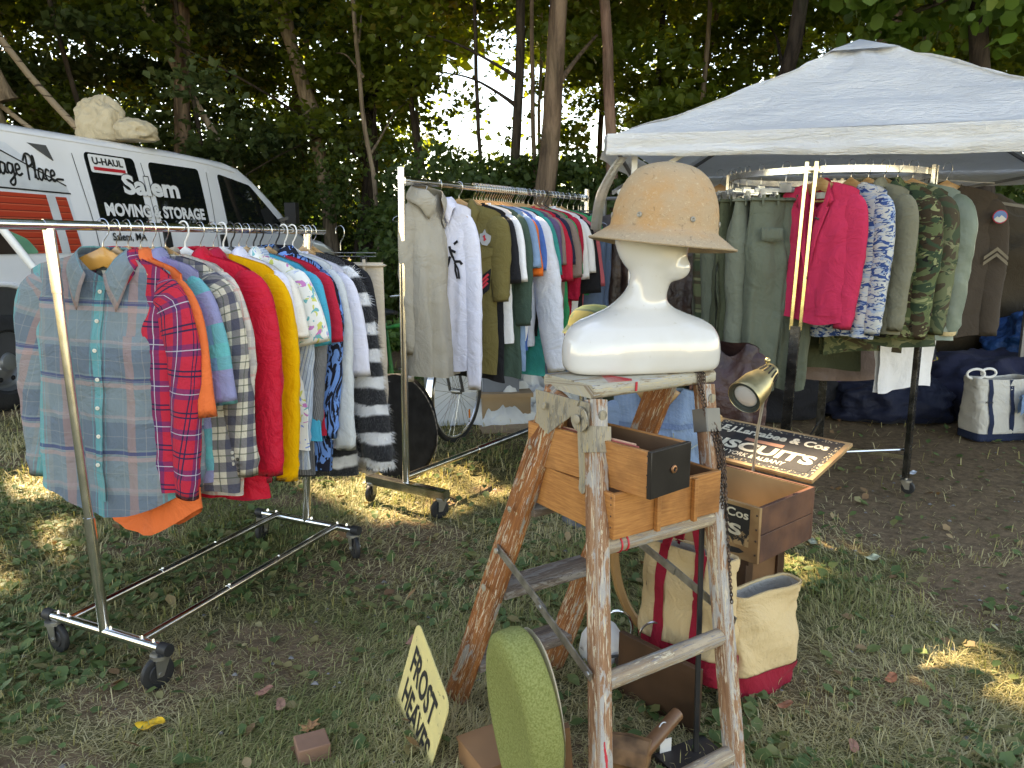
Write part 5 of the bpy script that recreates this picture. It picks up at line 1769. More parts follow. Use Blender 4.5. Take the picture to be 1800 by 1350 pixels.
g.stroke('rider_emblem', [[(.10, -.31), (.105, -.34), (.115, -.365)], [(.108, -.33), (.135, -.34)], [(.115, -.36), (.13, -.39), (.125, -.43), (.135, -.47)], [(.125, -.39), (.145, -.42), (.15, -.47)], [(.13, -.385), (.16, -.385), (.17, -.40)], [(.10, -.36), (.085, -.41)], [(.125, -.30), (.15, -.285)]], .013, F['black'])
g = on2('wood', .455, 'army_shirt', 'olive wool army shirt with red chevrons and a grey crest', 'shirt', 'olive', yaw=10, short='olive army shirt', W=.235, L=.90, sleeve='long', SL=.44, neck='v', seed=43, th=.05, sw=1.0, fold=.010, out=10)
g.collar(size=.085, point=.06, open_=.05)
g.strip('placket', -.016, .016, -.26, -.93, o=.005, n=20)
g.strip('chest_pocket', .09, .205, -.32, -.46, o=.006, n=8)
g.poly('pocket_flap', [(.085, -.315), (.21, -.315), (.208, -.355), (.148, -.375), (.087, -.355)], F['olive'], .014)
REDP = M('red_embroidery', (.55, .03, .05), .8, bump=.2, bs=300)
for k in range(3):
    z = -.48 - .022 * k
    g.stroke('chevron', [[(.095, z + .03), (.145, z - .012 * 1.2 - .012), (.195, z + .03)]], .012, REDP, .016)
g.poly('chevron_backing', [(.085, -.42), (.145, -.475), (.205, -.42), (.205, -.53), (.145, -.585), (.085, -.53)], F['black'], .0125)
g.stroke('star', [[(.136, -.505), (.154, -.505)], [(.145, -.496), (.145, -.516)]], .006, REDP, .017)
GREYP = M('grey_crest_patch', (.42, .43, .44), .8, bump=.3, bs=200, var=.2)
g.poly('crest', [(.135, -.245), (.15, -.24), (.16, -.22), (.17, -.24), (.195, -.255), (.19, -.285), (.175, -.305), (.15, -.30), (.138, -.28)], GREYP, .008)
g.stroke('crest_mark', [[(.155, -.255), (.17, -.275)], [(.162, -.28), (.162, -.25)]], .007, REDP, .0105)
g = on2('wood', .585, 't_shirt', 'black tee with a small orange print behind the army shirt', 't-shirt', 'black', short='black tee with the orange print', W=.215, L=.95, sleeve='short', SL=.36, seed=44, th=.04, out=12)
g.ribcollar()
SLP = M('orange_print', (.8, .3, .05), .7)
g.poly('print', [(.20, -.40), (.245, -.40), (.245, -.455), (.21, -.46)], SLP, .03)
g = on2('wood', .64, 't_shirt', 'bright white tee behind the black one', 't-shirt', 'white', short='bright white tee', W=.215, L=.74, sleeve='short', SL=.36, seed=45, th=.045, out=12); g.ribcollar()
g = on2('wood', .69, 'sweatshirt', 'dark green top with long sleeves next to the white tee', 'sweatshirt', 'dkgreen', short='dark green top', W=.215, L=.95, SL=.6, seed=46, th=.04)
g = on2('wood', .735, 't_shirt', 'light blue tee between the green top and the orange tee', 't-shirt', 'ltblue', short='light blue tee', W=.215, L=.92, sleeve='short', SL=.3, seed=47, th=.04, out=14)
g = on2('wood', .785, 't_shirt', 'white bodied tee with a bright orange sleeve', 't-shirt', 'white', short='tee with the orange sleeve', W=.215, L=.75, sleeve='short', SL=.33, seed=48, th=.04, sl_mat=F['oj'], out=14)
g = on2('wood', .835, 't_shirt', 'royal blue tee behind the orange sleeved one', 't-shirt', 'royal', short='royal blue tee', W=.215, L=.80, sleeve='short', SL=.3, seed=49, th=.04, out=14)
g = on2('wood', .875, 'sweatshirt', 'heather white sweatshirt with a long drooping sleeve', 'sweatshirt', 'heather', short='heather white sweatshirt', W=.22, L=.80, SL=.88, seed=50, th=.05, sw=1.3, out=20)
g = on2('wood', .915, 't_shirt', 'black and teal tee after the heather sweatshirt', 't-shirt', 'black', short='black and teal tee', W=.215, L=.74, sleeve='short', SL=.30, seed=51, th=.04, out=14)
g = on2('wood', .955, 't_shirt', 'teal tee hanging longest in the middle of the tall rack', 't-shirt', 'teal', short='long teal tee', W=.215, L=.98, sleeve='short', SL=.34, seed=52, th=.04, out=14)
g = on2('wood', 1.0, 't_shirt', 'dusty purple tee behind the teal one', 't-shirt', 'purple', short='dusty purple tee', W=.215, L=.92, sleeve='short', SL=.28, seed=53, th=.04, out=14)
g = on2('wood', 1.045, 't_shirt', 'grey tee squeezed before the crimson tee', 't-shirt', 'taupe', short='grey tee before the crimson one', W=.215, L=.8, sleeve='short', SL=.28, seed=54, th=.04, out=14)
g = on2('wood', 1.09, 't_shirt', 'crimson tee in the middle of the tall rack', 't-shirt', 'tee_red', short='crimson tee', W=.215, L=.75, sleeve='short', SL=.38, seed=55, th=.045, out=14); g.ribcollar()
g = on2('wood', 1.14, 't_shirt', 'navy tee behind the crimson tee', 't-shirt', 'navy', short='navy tee', W=.215, L=.92, sleeve='short', SL=.28, seed=56, th=.04, out=14)
g = on2('wood', 1.20, 't_shirt', 'taupe tee with short sleeves', 't-shirt', 'taupe', short='taupe tee', W=.215, L=.76, sleeve='short', SL=.36, seed=57, th=.045, out=14); g.ribcollar()
g = on2('dark', 1.25, 't_shirt', 'green tee with a yellow shoulder stripe', 't-shirt', 'kelly', short='green tee with the yellow stripe', W=.215, L=.76, sleeve='short', SL=.34, seed=58, th=.04, out=14)
g.strip('yellow_stripe', .19, .24, -.19, -.34, F['yellow'], .008)
g = on2('dark', 1.30, 'long_shirt', 'dark red shirt with a long body below the white tees', 'shirt', 'crimson', short='long dark red shirt', W=.215, L=.95, SL=.5, seed=59, th=.04)
g = on2('black', 1.345, 't_shirt', 'white tee with wide sleeves right of the green tee', 't-shirt', 'white', short='white tee right of the green one', W=.215, L=.80, sleeve='short', SL=.38, seed=60, th=.045, NZ=.07, out=14); g.ribcollar()
g = on2('wood', 1.40, 't_shirt', 'second white tee tucked behind its white neighbour', 't-shirt', 'white', short='second white tee', W=.215, L=.86, sleeve='short', SL=.34, seed=61, th=.045, out=14); g.ribcollar()
g = on2('dark', 1.44, 't_shirt', 'black tee below the white sleeves at the end of the row', 't-shirt', 'black', short='black tee at the end of the row', W=.215, L=.84, sleeve='short', SL=.46, seed=62, th=.04, out=14)
g = on2('wood', 1.48, 't_shirt', 'coral pink tee at the end of the row', 't-shirt', 'pink', short='coral pink tee', W=.215, L=.78, sleeve='short', SL=.42, seed=63, th=.04, out=14)
g = on2('wood', 1.54, 't_shirt', 'kelly green tee next to the jeans', 't-shirt', 'kelly', short='kelly green tee', W=.215, L=.55, sleeve='cap', SL=.15, seed=64, th=.045)
for k, s_ in enumerate((1.62, 1.70, 1.77)):
    p = rail2(s_)
    hanger('clipsteel', ('wire clip hanger of the jeans nearest the green tee', 'wire clip hanger of the middle pair of jeans', 'wire clip hanger of the jeans nearest the leather coat')[k], tuple(p), -33, HG)
    trousers('jeans', ('washed blue jeans nearest the green tee', 'washed blue jeans, middle pair of the three', 'washed blue jeans nearest the leather coat')[k], 'jeans', 'blue jeans on the tall rack', tuple(p + Vector((.05, 0, -.08))), -20, F['denim'], W=.2, L=.95, seed=20 + k, flap=False)
for k, s_ in enumerate((1.80, 1.815, 1.86)):
    hanger('wire', 'empty wire hanger at the far end of the tall rack', tuple(rail2(s_)), -33 + (k - 1) * 6, 'empty wire hangers of the tall rack')
# spare wooden hangers in the dense middle of the rail
for k, s_ in enumerate((.61, .66, .71, .76, .81, .855, .895, .935, 1.02, 1.07)):
    hanger('wood', 'beech hanger packed between the tees in the middle of the tall rack', tuple(rail2(s_)), -33 + (k % 3 - 1) * 2, 'beech hangers packed between the tees')
# ------------------------------------------------------------------ white pop-up canopy with the round rack below it
TW = NB('white_canopy_cloth')
co = TW.coord()
w1 = TW.noise(TW.scale(co, (1.2, 1.2, 3.5)), 2.6, 5, .6, 1.4)
w2 = TW.noise(TW.scale(co, (1, 1, 6)), 13, 4, .6, 1.2)
st_ = TW.noise(co, 1.5, 4)
cc = TW.mix(TW.ramp(st_, .35, .75), (.80, .795, .78), (.70, .70, .69))
hh = TW.math('ADD', TW.math('MULTIPLY', w1, .7), TW.math('MULTIPLY', w2, .4))
TW.fin(cc, .5, 0, TW.bump(hh, .7, .06))
trn = TW.n('ShaderNodeBsdfTranslucent'); TW.put(trn.inputs[0], (.8, .8, .78))
mx = TW.n('ShaderNodeMixShader'); mx.inputs[0].default_value = .22
TW.t.links.new(TW.p.outputs[0], mx.inputs[1]); TW.t.links.new(trn.outputs[0], mx.inputs[2]); TW.t.links.new(mx.outputs[0], TW.out.inputs[0])
TW = TW.m
TA = R(-18)
TC = Vector((.49, 4.10, 0)); TS = 2.74; EZ = 1.877; PZ = 2.56
tx, ty = Vector((math.cos(TA), math.sin(TA), 0)), Vector((-math.sin(TA), math.cos(TA), 0))
tent = thing('canopy_tent', 'white pop up canopy tent with a peaked roof over the military clothes', 'tent', tuple(TC + (tx + ty) * TS / 2), 0)
def tp(a, b_, z): return TC + tx * a * TS + ty * b_ * TS + Vector((0, 0, z))
peak = tp(.465, .5, PZ)
corners = [tp(0, 0, EZ), tp(1, 0, EZ), tp(1, 1, EZ), tp(0, 1, EZ)]
for k in range(4):
    c0, c1 = corners[k], corners[(k + 1) % 4]
    def fn(u, v):
        q0, q1 = c0.lerp(peak, v), c1.lerp(peak, v)
        p = q0.lerp(q1, u)
        sag = .085 * math.sin(math.pi * u) ** .8 * (4 * v * (1 - v)) ** .7 * (1 - v * .3)
        sag += .03 * math.sin(math.pi * v) * abs(2 * u - 1)
        nrm = (c1 - c0).cross(peak - c0).normalized()
        p = p - nrm * sag
        edge = min(1, min(v, 1 - v) * 8)
        p += nrm * .030 * edge * (fbm(u * 3 + k * 5, v * 5, 1.2, 3) + .5 * math.sin((v * 18 + u * u * 9 + k)) * .35 * math.sin(math.pi * u))
        return p
    mb = MB().grid(40, 26, fn)
    mb.build('roof_panel', TW, tent, world=True, angle=0)
    # valance, deeper to the right where the hem has slipped
    def fv(u, v):
        h0, h1 = (.112, .15)
        hgt = h0 + (h1 - h0) * (u if k == 0 else .3)
        out_ = (c1 - c0).cross(Vector((0, 0, 1))).normalized()
        fold = .012 * math.sin(v * 9 + u * 3 + k) * v + .016 * fbm(u * 9, v * 3, k, 3) * (.3 + v)
        sagz = .014 * math.sin(math.pi * u * 1.0) * v + .010 * fbm(u * 6, 3.3, k, 2) * v + .016 * math.sin(math.pi * u) * (1 - v)
        return c0.lerp(c1, u) + out_ * (.012 + .02 * v + fold) + Vector((0, 0, .012 - hgt * v - sagz))
    mb = MB().grid(48, 9, fv)
    mb.build('valance', TW, tent, world=True, angle=0)
# vent cap at the top
mb = MB()
V = [peak + Vector((0, 0, .006))]
for k in range(4):
    V.append(corners[k].lerp(peak, .86) + Vector((0, 0, .004)))
mb.add(V, [(0, 1, 2), (0, 2, 3), (0, 3, 4), (0, 4, 1)])
mb.build('vent_cap', TW, tent, world=True, angle=0)
FRAMEM = M('grey_enamel_frame', (.20, .20, .20), .4, .3)
WFR = M('white_enamel_frame', (.62, .62, .6), .4)
for k in range(4):
    c = corners[k]
    dirc = (tp(.5, .5, EZ) - c).normalized()
    foot = Vector((c.x, c.y, 0)) + dirc * (.05 if k else .17)
    mb = MB().bar(foot, Vector((c.x, c.y, EZ - .02 + (.05 if k == 0 else 0))) + dirc * (.05 if k else .17), .03, .03, up=(1, 0, 0))
    mb.box(foot + Vector((0, 0, .006)), (.1, .1, .012))
    mb.build('leg', WFR if k == 0 else FRAMEM, tent, world=True)
    n_ = corners[(k + 1) % 4]
    mb = MB()
    for a, b_ in ((0, .5), (.5, 1)):
        mb.bar(c.lerp(n_, a + .02) + dirc * .05 + Vector((0, 0, -.05)), c.lerp(n_, b_ - .01) + dirc * .05 + Vector((0, 0, -.32 if 0 else -.28)), .012, .022)
        mb.bar(c.lerp(n_, a + .02) + dirc * .05 + Vector((0, 0, -.28)), c.lerp(n_, b_ - .01) + dirc * .05 + Vector((0, 0, -.05)), .012, .022)
    if k: mb.build('truss', FRAMEM, tent, world=True)
    mb = MB().bar(c + dirc * .03 + Vector((0, 0, -.03)), peak - Vector((0, 0, .12)), .014, .022)
    mb.build('roof_rib', FRAMEM, tent, world=True)
MB().cyl(peak - Vector((0, 0, .35)), peak - Vector((0, 0, .03)), .02, 10).build('centre_post', FRAMEM, tent, world=True)
MB().bar(tp(.015, .03, 1.60), tp(.17, .03, EZ - .045), .012, .022).build('brace', WFR, tent, world=True)
# gathered white side curtain at the near left corner
mb = MB()
path = smooth_path([Vector((.575, 4.16, 1.78)), Vector((.53, 4.28, 1.70)), Vector((.50, 4.5, 1.58)), Vector((.52, 4.95, 1.36)), Vector((.56, 5.55, 1.05)), Vector((.6, 5.9, .6))], 6)
def cf(u, v):
    i = v * (len(path) - 1); a = path[int(i)].lerp(path[min(int(i) + 1, len(path) - 1)], i - int(i))
    th = 2 * math.pi * u
    r = .027 * (1 + .22 * math.sin(th * 5 + v * 4) + .12 * fbm(u * 4, v * 5, 0)) * (.8 + .5 * v)
    return a + Vector((math.cos(th) * r, math.sin(th) * r * .8, 0))
mb.grid(36, 40, cf, closed_u=True)
mb.build('gathered_curtain', TW, tent, world=True, angle=0)

# ---- round rack
RC = Vector((1.75, 4.40, 0)); RR = .52; RZ = 1.70
r3 = thing('round_clothes_rack', 'circular chrome clothes rack with flat twin uprights under the canopy', 'clothes rack', tuple(RC), 0)
N = 56
mb = MB()
for (ra, rb, za, zb) in ((RR, RR, RZ - .022, RZ + .022),):
    V, Fs = [], []
    for k in range(N):
        a = 2 * math.pi * k / N
        d = Vector((math.cos(a), math.sin(a), 0))
        for (r_, z_) in ((RR + .007, RZ - .016), (RR + .007, RZ + .016), (RR - .007, RZ + .016), (RR - .007, RZ - .016)):
            V.append(RC + d * r_ + Vector((0, 0, z_)))
    for k in range(N):
        k2 = (k + 1) % N
        for j in range(4):
            Fs.append((k * 4 + j, k2 * 4 + j, k2 * 4 + (j + 1) % 4, k * 4 + (j + 1) % 4))
    mb.add(V, Fs)
mb.build('ring_rail', CHROME, r3, world=True, angle=30)
REFLCH = M('yellow_reflection_chrome', (.78, .70, .42), .16, 1.0, bump=.12, bs=18, var=.1, vs=6)  # yellow of reflected sunlit grass put into the chrome colour
BLKCH = M('dark_lower_post', (.09, .09, .09), .25, .9, bump=.2, bs=30, var=.3, vs=12)
def rp(deg, r=RR, z=0.): return RC + Vector((math.cos(R(deg)) * r, math.sin(R(deg)) * r, z))
for deg, lean in ((-119, -.05), (-44, 0.), (62, 0), (152, 0)):
    tng = Vector((-math.sin(R(deg)), math.cos(R(deg)), 0)); rad = Vector((math.cos(R(deg)), math.sin(R(deg)), 0))
    ro = RR + (.085 if deg == -119 else .022)
    top_, bot_ = rp(deg, ro, RZ + .03), rp(deg, ro, .09) + Vector((lean, 0, 0))
    if deg == -119:
        MB().bar(rp(deg, RR + .004, RZ - .004), rp(deg, ro, RZ - .004), .05, .012).build('rail_bracket', CHROME_OLD, r3, world=True)
    mid_ = bot_.lerp(top_, .50)
    for sg in (-1, 1):
        o_ = tng * sg * .022
        MB().bar(mid_ + o_, top_ + o_, .019, .019, up=rad, ch=.12).build('upright', REFLCH if deg == -119 else CHROME_OLD, r3, world=True)
    MB().bar(bot_, mid_ + Vector((0, 0, .02)), .05, .026, up=rad, ch=.1).build('lower_post', BLKCH, r3, world=True)
    caster(r3, (bot_.x, bot_.y, 0), .035, deg, .08)
for a_, b_ in ((-119, 62), (-44, 152)):
    MB().bar(rp(a_, RR + .02, .20), rp(b_, RR + .02, .20), .012, .025, up=(0, 0, 1)).build('cross_bar', CHROME_OLD, r3, world=True)
MB().tube([rp(-119, RR, .24) + Vector((-.05, 0, 0)), rp(-44, RR, .24)], .007, 8).build('cross_bar', CHROME, r3, world=True)

GR3 = 'army clothes on the round rack'
def on3(kind, deg, name, label, cat, mat, short, yaw=None, dr=0., **kw):
    p = rp(deg, RR + dr, RZ + .022)
    yw = deg if yaw is None else yaw
    hanger(kind, '%s hanger holding the %s' % (dict(wood='beech', amber='amber wooden', dark='dark wooden', black='black plastic')[kind], short), tuple(p), yw, HG)
    return G(name, label, cat, GR3, tuple(p), yw, F[mat], **kw)
# trousers at the left side
for k, (deg, yaw, mat, lab, L_) in enumerate((
        (-133, 6, 'fatigue', 'faded green army trousers with cargo flaps, in front of the others', .98),
        (-150, 40, 'fatigue2', 'grey green army trousers edge on behind the front pair', .96),
        (-162, 38, 'fatigue3', 'deep olive trousers third from the twin posts', .95),
        (-172, 34, 'fatigue', 'faded green trousers fourth from the twin posts', .95),
        (-182, 30, 'camo2', 'faded camouflage trousers among the olive ones', .95),
        (-193, 26, 'fatigue3', 'deep olive trousers behind the camouflage pair', .97),
        (-205, 24, 'fatigue2', 'grey green trousers beside the neck of the bust', .97),
        (-218, 22, 'fatigue3', 'deep olive trousers at the back of the round rack', .97))):
    p = rp(deg, RR + (.02 if k == 0 else .0), RZ + .022)
    hanger('clip', 'clear clip hanger of the ' + lab.split(',')[0], tuple(p), yaw, HG)
    trousers('army_trousers', lab, 'trousers', GR3, tuple(p + Vector((-.03 if k else .0, 0, 0))), yaw, F[mat], W=.165 if k == 0 else .15, L=L_, seed=60 + k, th=.06, fold=.014, z0=-.155)
g = on3('wood', -115, 'blazer', 'raspberry red linen blazer facing the camera', 'blazer', 'rose', 'raspberry blazer', yaw=-58, dr=.04, W=.215, L=.68, SL=.64, neck='v', seed=81, th=.05, fold=.009, out=8)
g.lapels(z_end=-.52)
g.strip('care_label', -.035, .03, -.135, -.165, TAGW, o=-.02, n=3, back=True)
g.buttons(-.005, [-.55], DKBTN, .010, .008)
g.buttons(.03, [-.26], DKBTN, .006, .02); g.buttons(.045, [-.265], DKBTN, .006, .02)
g.strip('hip_pocket', .05, .17, -.60, -.73, o=.006, n=8)
g.poly('arm_patch', [(-.232, -.27), (-.214, -.27), (-.214, -.31), (-.232, -.31)], M('olive_arm_patch', (.25, .2, .05), .8), .02)
g = on3('wood', -100, 'printed_shirt', 'white shirt with blue brush stroke print behind the raspberry blazer', 'shirt', 'bluecamo', 'blue brush print shirt', yaw=-70, out=10, W=.23, L=.76, SL=.66, neck='collar', seed=82, th=.05)
g = on3('wood', -91, 'army_shirt', 'grey olive poplin shirt beside the blue print', 'shirt', 'oldgreen', 'grey olive shirt', yaw=-64, out=10, W=.23, L=.74, SL=.64, neck='collar', seed=83, th=.045); g.collar()
g = on3('wood', -82, 'camouflage_jacket', 'woodland camouflage jacket with a folded collar', 'jacket', 'camo', 'woodland camouflage jacket', yaw=-56, out=12, W=.24, L=.74, SL=.68, neck='collar', seed=84, th=.06); g.collar(size=.08)
g = on3('wood', -74, 'camouflage_shirt', 'faded camouflage shirt squeezed behind the woodland jacket', 'shirt', 'camo2', 'faded camouflage shirt', yaw=-50, out=10, W=.24, L=.80, SL=.66, neck='collar', seed=85, th=.045)
g = on3('wood', -63, 'flight_jacket', 'sage green nylon jacket with a pale lined cuff', 'jacket', 'flight', 'sage green jacket', yaw=-38, W=.215, L=.78, SL=.68, neck='collar', seed=86, th=.07, sw=1.2, out=12)
pc = g.cuffs[1]
MB().lathe([(.03, 0), (.045, -.012), (.05, -.004), (.052, .01)], 14, None, pc + Vector((0, -.012, .012))).build('cuff_lining', cloth('cream_lining', (.62, .48, .27), .05), g.t)
g = on3('wood', -33, 'uniform_jacket', 'chocolate brown uniform jacket with chevrons and a round badge', 'jacket', 'brownwool', 'brown uniform jacket', yaw=-16, dr=.06, W=.24, L=.78, SL=.70, neck='blazer', seed=87, th=.06, fold=.007, out=10)
g.lapels(z_end=-.42)
GS = M('tan_chevron_tape', (.20, .165, .115), .85, bump=.2, bs=300)
def on_sleeve(g, k, ring_t, pts, mat, name, r=.085, label=None):
    """shape on the outer front of a sleeve: pts are (across, up) about a spot on the sleeve"""
    c = g.cuffs[k]
    sh = Vector((c.x * .96, -.02, g.zsh(g.W * .9) - .03)).lerp(c, ring_t)
    mb = MB()
    P = [Vector((sh.x + a, -.05 - .022 * math.cos(a * 14) + .0, sh.z + b_)) for a, b_ in pts]
    mb.add(P, [tuple(range(len(P)))])
    return mb.build(name, mat, g.t, smooth=False, label=label)
def disc(n, r): return [(r * math.cos(2 * math.pi * k / n), r * math.sin(2 * math.pi * k / n)) for k in range(n)]
on_sleeve(g, 1, .13, disc(18, .034), REDP, 'badge_rim')
for o in g.t.children:
    pass
def lifted(o, d):
    for v in o.data.vertices: v.co.y -= d
    return o
lifted(on_sleeve(g, 1, .13, disc(18, .030), M('blue_badge', (.12, .22, .45), .8), 'badge'), .002)
lifted(on_sleeve(g, 1, .13, [(-.028, -.012), (-.02, -.022), (.0, -.029), (.02, -.022), (.028, -.012), (.014, .0), (.004, .008), (-.006, -.004), (-.014, .002)], TAGW, 'badge_mountain'), .004)
for k in range(2):
    z = -.02 - .028 * k
    lifted(on_sleeve(g, 1, .36, [(-.055, z - .035), (0, z + .012), (.055, z - .035), (.055, z - .018), (0, z + .03), (-.055, z - .018)], GS, 'chevron'), .004)
g = on3('black', -10, 'leather_jacket', 'black leather jacket behind the brown uniform', 'jacket', 'leather', 'black leather jacket', yaw=-30, W=.23, out=12, L=.68, SL=.66, neck='collar', seed=88, th=.06)
g = on3('wood', -2, 'mauve_shirt', 'dusty mauve shirt showing past the brown uniform', 'shirt', 'mauve', 'dusty mauve shirt', yaw=-26, W=.24, out=12, L=.62, sleeve='short', SL=.45, neck='collar', seed=89, th=.045)
# lower things seen under the jackets
def sheet(name, label, cat, mat, p0, p1, drop, seed, group=None, th=.02):
    """cloth folded over a low bar between p0 and p1"""
    p0, p1 = Vector(p0), Vector(p1)
    t = thing(name, label, cat, tuple((p0 + p1) / 2), 0, group)
    d = (p1 - p0).normalized(); nrm = Vector((d.y, -d.x, 0))
    def fn(u, v):
        q = p0.lerp(p1, u)
        s_ = v * 2 - 1
        off = th * (1 if s_ > 0 else -1) * min(1, abs(s_) * 8)
        wv = .012 * math.sin(u * 11 + seed) * abs(s_) + .015 * fbm(u * 4 + seed, s_ * 2, 0)
        return q + nrm * (off + wv) + Vector((0, 0, -drop * abs(s_) * (1 + .04 * math.sin(u * 5 + seed))))
    mb = MB().grid(22, 31, fn)
    mb.build('cloth', mat, t, angle=0, world=True)
    return t
sheet('white_trousers', 'folded white cloth hanging low under the camouflage clothes', 'cloth', F['white'], (2.05, 4.28, .90), (2.42, 4.40, .90), .38, 1)
sheet('camouflage_trousers', 'folded camouflage trousers over a low bar below the blazer', 'trousers', F['camo2'], (1.72, 4.25, 1.02), (2.18, 4.30, 1.02), .28, 2)
sheet('olive_trousers', 'folded olive trousers low behind the camouflage pair', 'trousers', F['fatigue3'], (1.60, 4.5, .95), (2.05, 4.5, .95), .34, 3)
sheet('cream_cloth', 'cream coloured cloth end under the raspberry blazer', 'cloth', cloth('cream_linen', (.5, .38, .2), .05), (1.76, 4.35, .87), (1.96, 4.36, .87), .10, 4)
sheet('grey_trousers', 'grey cloth hanging low in the shade of the round rack', 'cloth', F['taupe'], (1.75, 4.75, .72), (2.3, 4.75, .72), .22, 5)
MB().tube([(1.62, 4.3, 1.03), (1.62, 4.52, .96), (2.4, 4.42, .91), (2.2, 4.3, 1.03)], .008, 8).build('low_bar', CHROME_OLD, r3, world=True)
# leather coat and brown bag-like garment left of the trousers
p = Vector((1.0, 5.05, 1.62))
t = thing('line_pole', 'dark pole carrying the leather coats behind the bust', 'pole', (.95, 5.1, 0))
MB().tube([(.62, 5.28, 1.63), (1.34, 4.86, 1.63)], .012, 8).build('rail', FRAMEM, t, world=True)
for q in ((.62, 5.28), (1.34, 4.86)):
    MB().tube([(q[0], q[1], 0), (q[0], q[1], 1.64)], .014, 8).build('post', FRAMEM, t, world=True)
hanger('wood', 'beech hanger of the leather coat left of the helmet', (.78, 5.18, 1.63), -10, HG)
g = G('leather_coat', 'dark brown leather coat hanging left of the helmet', 'coat', None, (.78, 5.18, 1.63), -10, F['leather'], W=.235, L=1.0, SL=.68, neck='collar', seed=91, th=.07); g.collar(size=.09)
hanger('wood', 'beech hanger peeking out above the helmet', (1.28, 4.88, 1.76), -20, HG)
g = G('leather_jacket', 'dark leather jacket half hidden by the bust', 'jacket', None, (1.05, 5.02, 1.63), -14, F['leather'], W=.24, L=.75, SL=.66, neck='collar', seed=92, th=.06)
hanger('wood', 'beech hanger of the dark leather jacket behind the bust', (1.05, 5.02, 1.63), -14, HG)
g = G('leather_jacket', 'deep brown leather jacket hanging low between bust and lamp', 'jacket', None, (1.02, 3.55, .98), -35, M('oxblood_leather', (.05, .02, .018), .45, bump=.6, bs=22, bd=.02, var=.3), W=.13, L=.62, SL=.5, neck='collar', seed=93, th=.06, out=12)
# ------------------------------------------------------------------ paint spattered step ladder with what it carries
def weathered(name, wood1, wood2, paints, cover=.5, scr=.5, bst=.6, along=True):
    b = NB(name)
    uv = b.coord('UV') if along else b.coord()
    off = b.n('ShaderNodeObjectInfo').outputs['Random']
    v = b.n('ShaderNodeVectorMath', operation='ADD'); b.put(v.inputs[0], uv)
    cmb = b.n('ShaderNodeCombineXYZ'); b.put(cmb.inputs[0], b.math('MULTIPLY', off, 7.3)); b.put(cmb.inputs[1], b.math('MULTIPLY', off, 11.1)); b.put(v.inputs[1], cmb.outputs[0])
    v = v.outputs[0]
    gr = b.noise(b.scale(v, (70, 5, 1)), 1, 6, .6, .8)
    c = b.mix(b.ramp(gr, .3, .7), wood1, wood2)
    big = b.noise(b.scale(v, (9, 3.0, 1)), 1, 6, .65, 1.0)
    med = b.noise(b.scale(v, (40, 9, 1)), 1, 6, .7, 1.2)
    m1 = b.math('ADD', b.math('MULTIPLY', big, .65), b.math('MULTIPLY', med, .45))
    c = b.mix(b.ramp(m1, .56 - .12 * (cover - .5) * 2, .60 - .12 * (cover - .5) * 2), c, paints[0])
    m2 = b.noise(b.scale(v, (55, 7, 1)), 1.3, 6, .7, 1.6)
    c = b.mix(b.ramp(m2, .575, .60), c, paints[1])
    s1 = b.noise(b.scale(v, (150, 11, 1)), 1, 4, .6, 1.5)
    c = b.mix(b.math('MULTIPLY', b.ramp(s1, .61 - .03 * scr, .64 - .03 * scr), .9), c, paints[2])
    s2 = b.noise(b.scale(v, (110, 14, 1)), 1.7, 5, .7, 2.2)
    c = b.mix(b.math('MULTIPLY', b.ramp(s2, .60, .66), .8), c, tuple(x * .25 for x in wood2))
    h = b.math('ADD', b.math('MULTIPLY', m1, .5), b.math('ADD', b.math('MULTIPLY', s1, .3), b.math('MULTIPLY', gr, .25)))
    return b.fin(c, .72, 0, b.bump(h, bst, .008), **{'Specular_IOR_Level': .3})
PT = [(.30, .275, .24), (.46, .37, .24), (.60, .49, .36)]
LW = weathered('scratched_orange_wood', (.37, .135, .042), (.19, .062, .02), PT, .36, .8)
LWG = weathered('peeling_cream_paint_wood', (.36, .19, .10), (.22, .10, .05), [(.36, .33, .30), (.52, .43, .30), (.60, .49, .36)], .62, 1.)
LCAP = weathered('thick_cream_grey_paint', (.30, .22, .14), (.2, .15, .1), [(.40, .36, .28), (.36, .36, .36), (.50, .40, .23)], .8, .6)
LSTEP = weathered('grey_worn_step_wood', (.20, .145, .105), (.10, .075, .06), [(.24, .21, .18), (.2, .17, .14), (.36, .3, .24)], .5, .3)
HW = weathered('painted_steel_fitting', (.25, .22, .17), (.15, .13, .10), [(.33, .28, .20), (.42, .31, .15), (.27, .26, .23)], .75, .4, .3)
SPRD = M('bare_spreader_steel', (.36, .33, .28), .4, .75, bump=.25, bs=90, var=.2, vs=25)
REDPAINT = M('red_paint_stroke', (.5, .015, .03), .5, var=.1)

C0l = Vector((.19, 1.75, 0)); Lx = Vector((.839, .545, 0)); Sx = Vector((-.545, .839, 0))
def lp(l, s_, z): return C0l + Lx * l + Sx * s_ + Vector((0, 0, z))
lad = thing('step_ladder', 'paint spattered wooden step ladder in the foreground carrying the white bust', 'ladder', tuple(lp(.18, .05, 0)), 0)
# cap board with rounded edges
mb = MB()
mb.bar(lp(-.0, .10, 1.005), lp(.405, .10, 1.005), .20, .032, up=(0, 0, 1), ch=.22, seg=6)
o = mb.build('top_cap', LCAP, lad, world=True, angle=50)
mb = MB()
for k in range(9):
    a = lp(.055 + .012 * k * .6, .015 + .016 * k * .8, 1.0222)
    mb.bar(a + Lx * .0, lp(.118 + .0016 * k, .002 + .002 * k, 1.0222), .0011, .0008)
mb.bar(lp(.128, -.0022, .996), lp(.129, -.0022, 1.018), .006, .002, up=Sx)
mb.build('red_paint_mark', REDPAINT, lad, world=True)
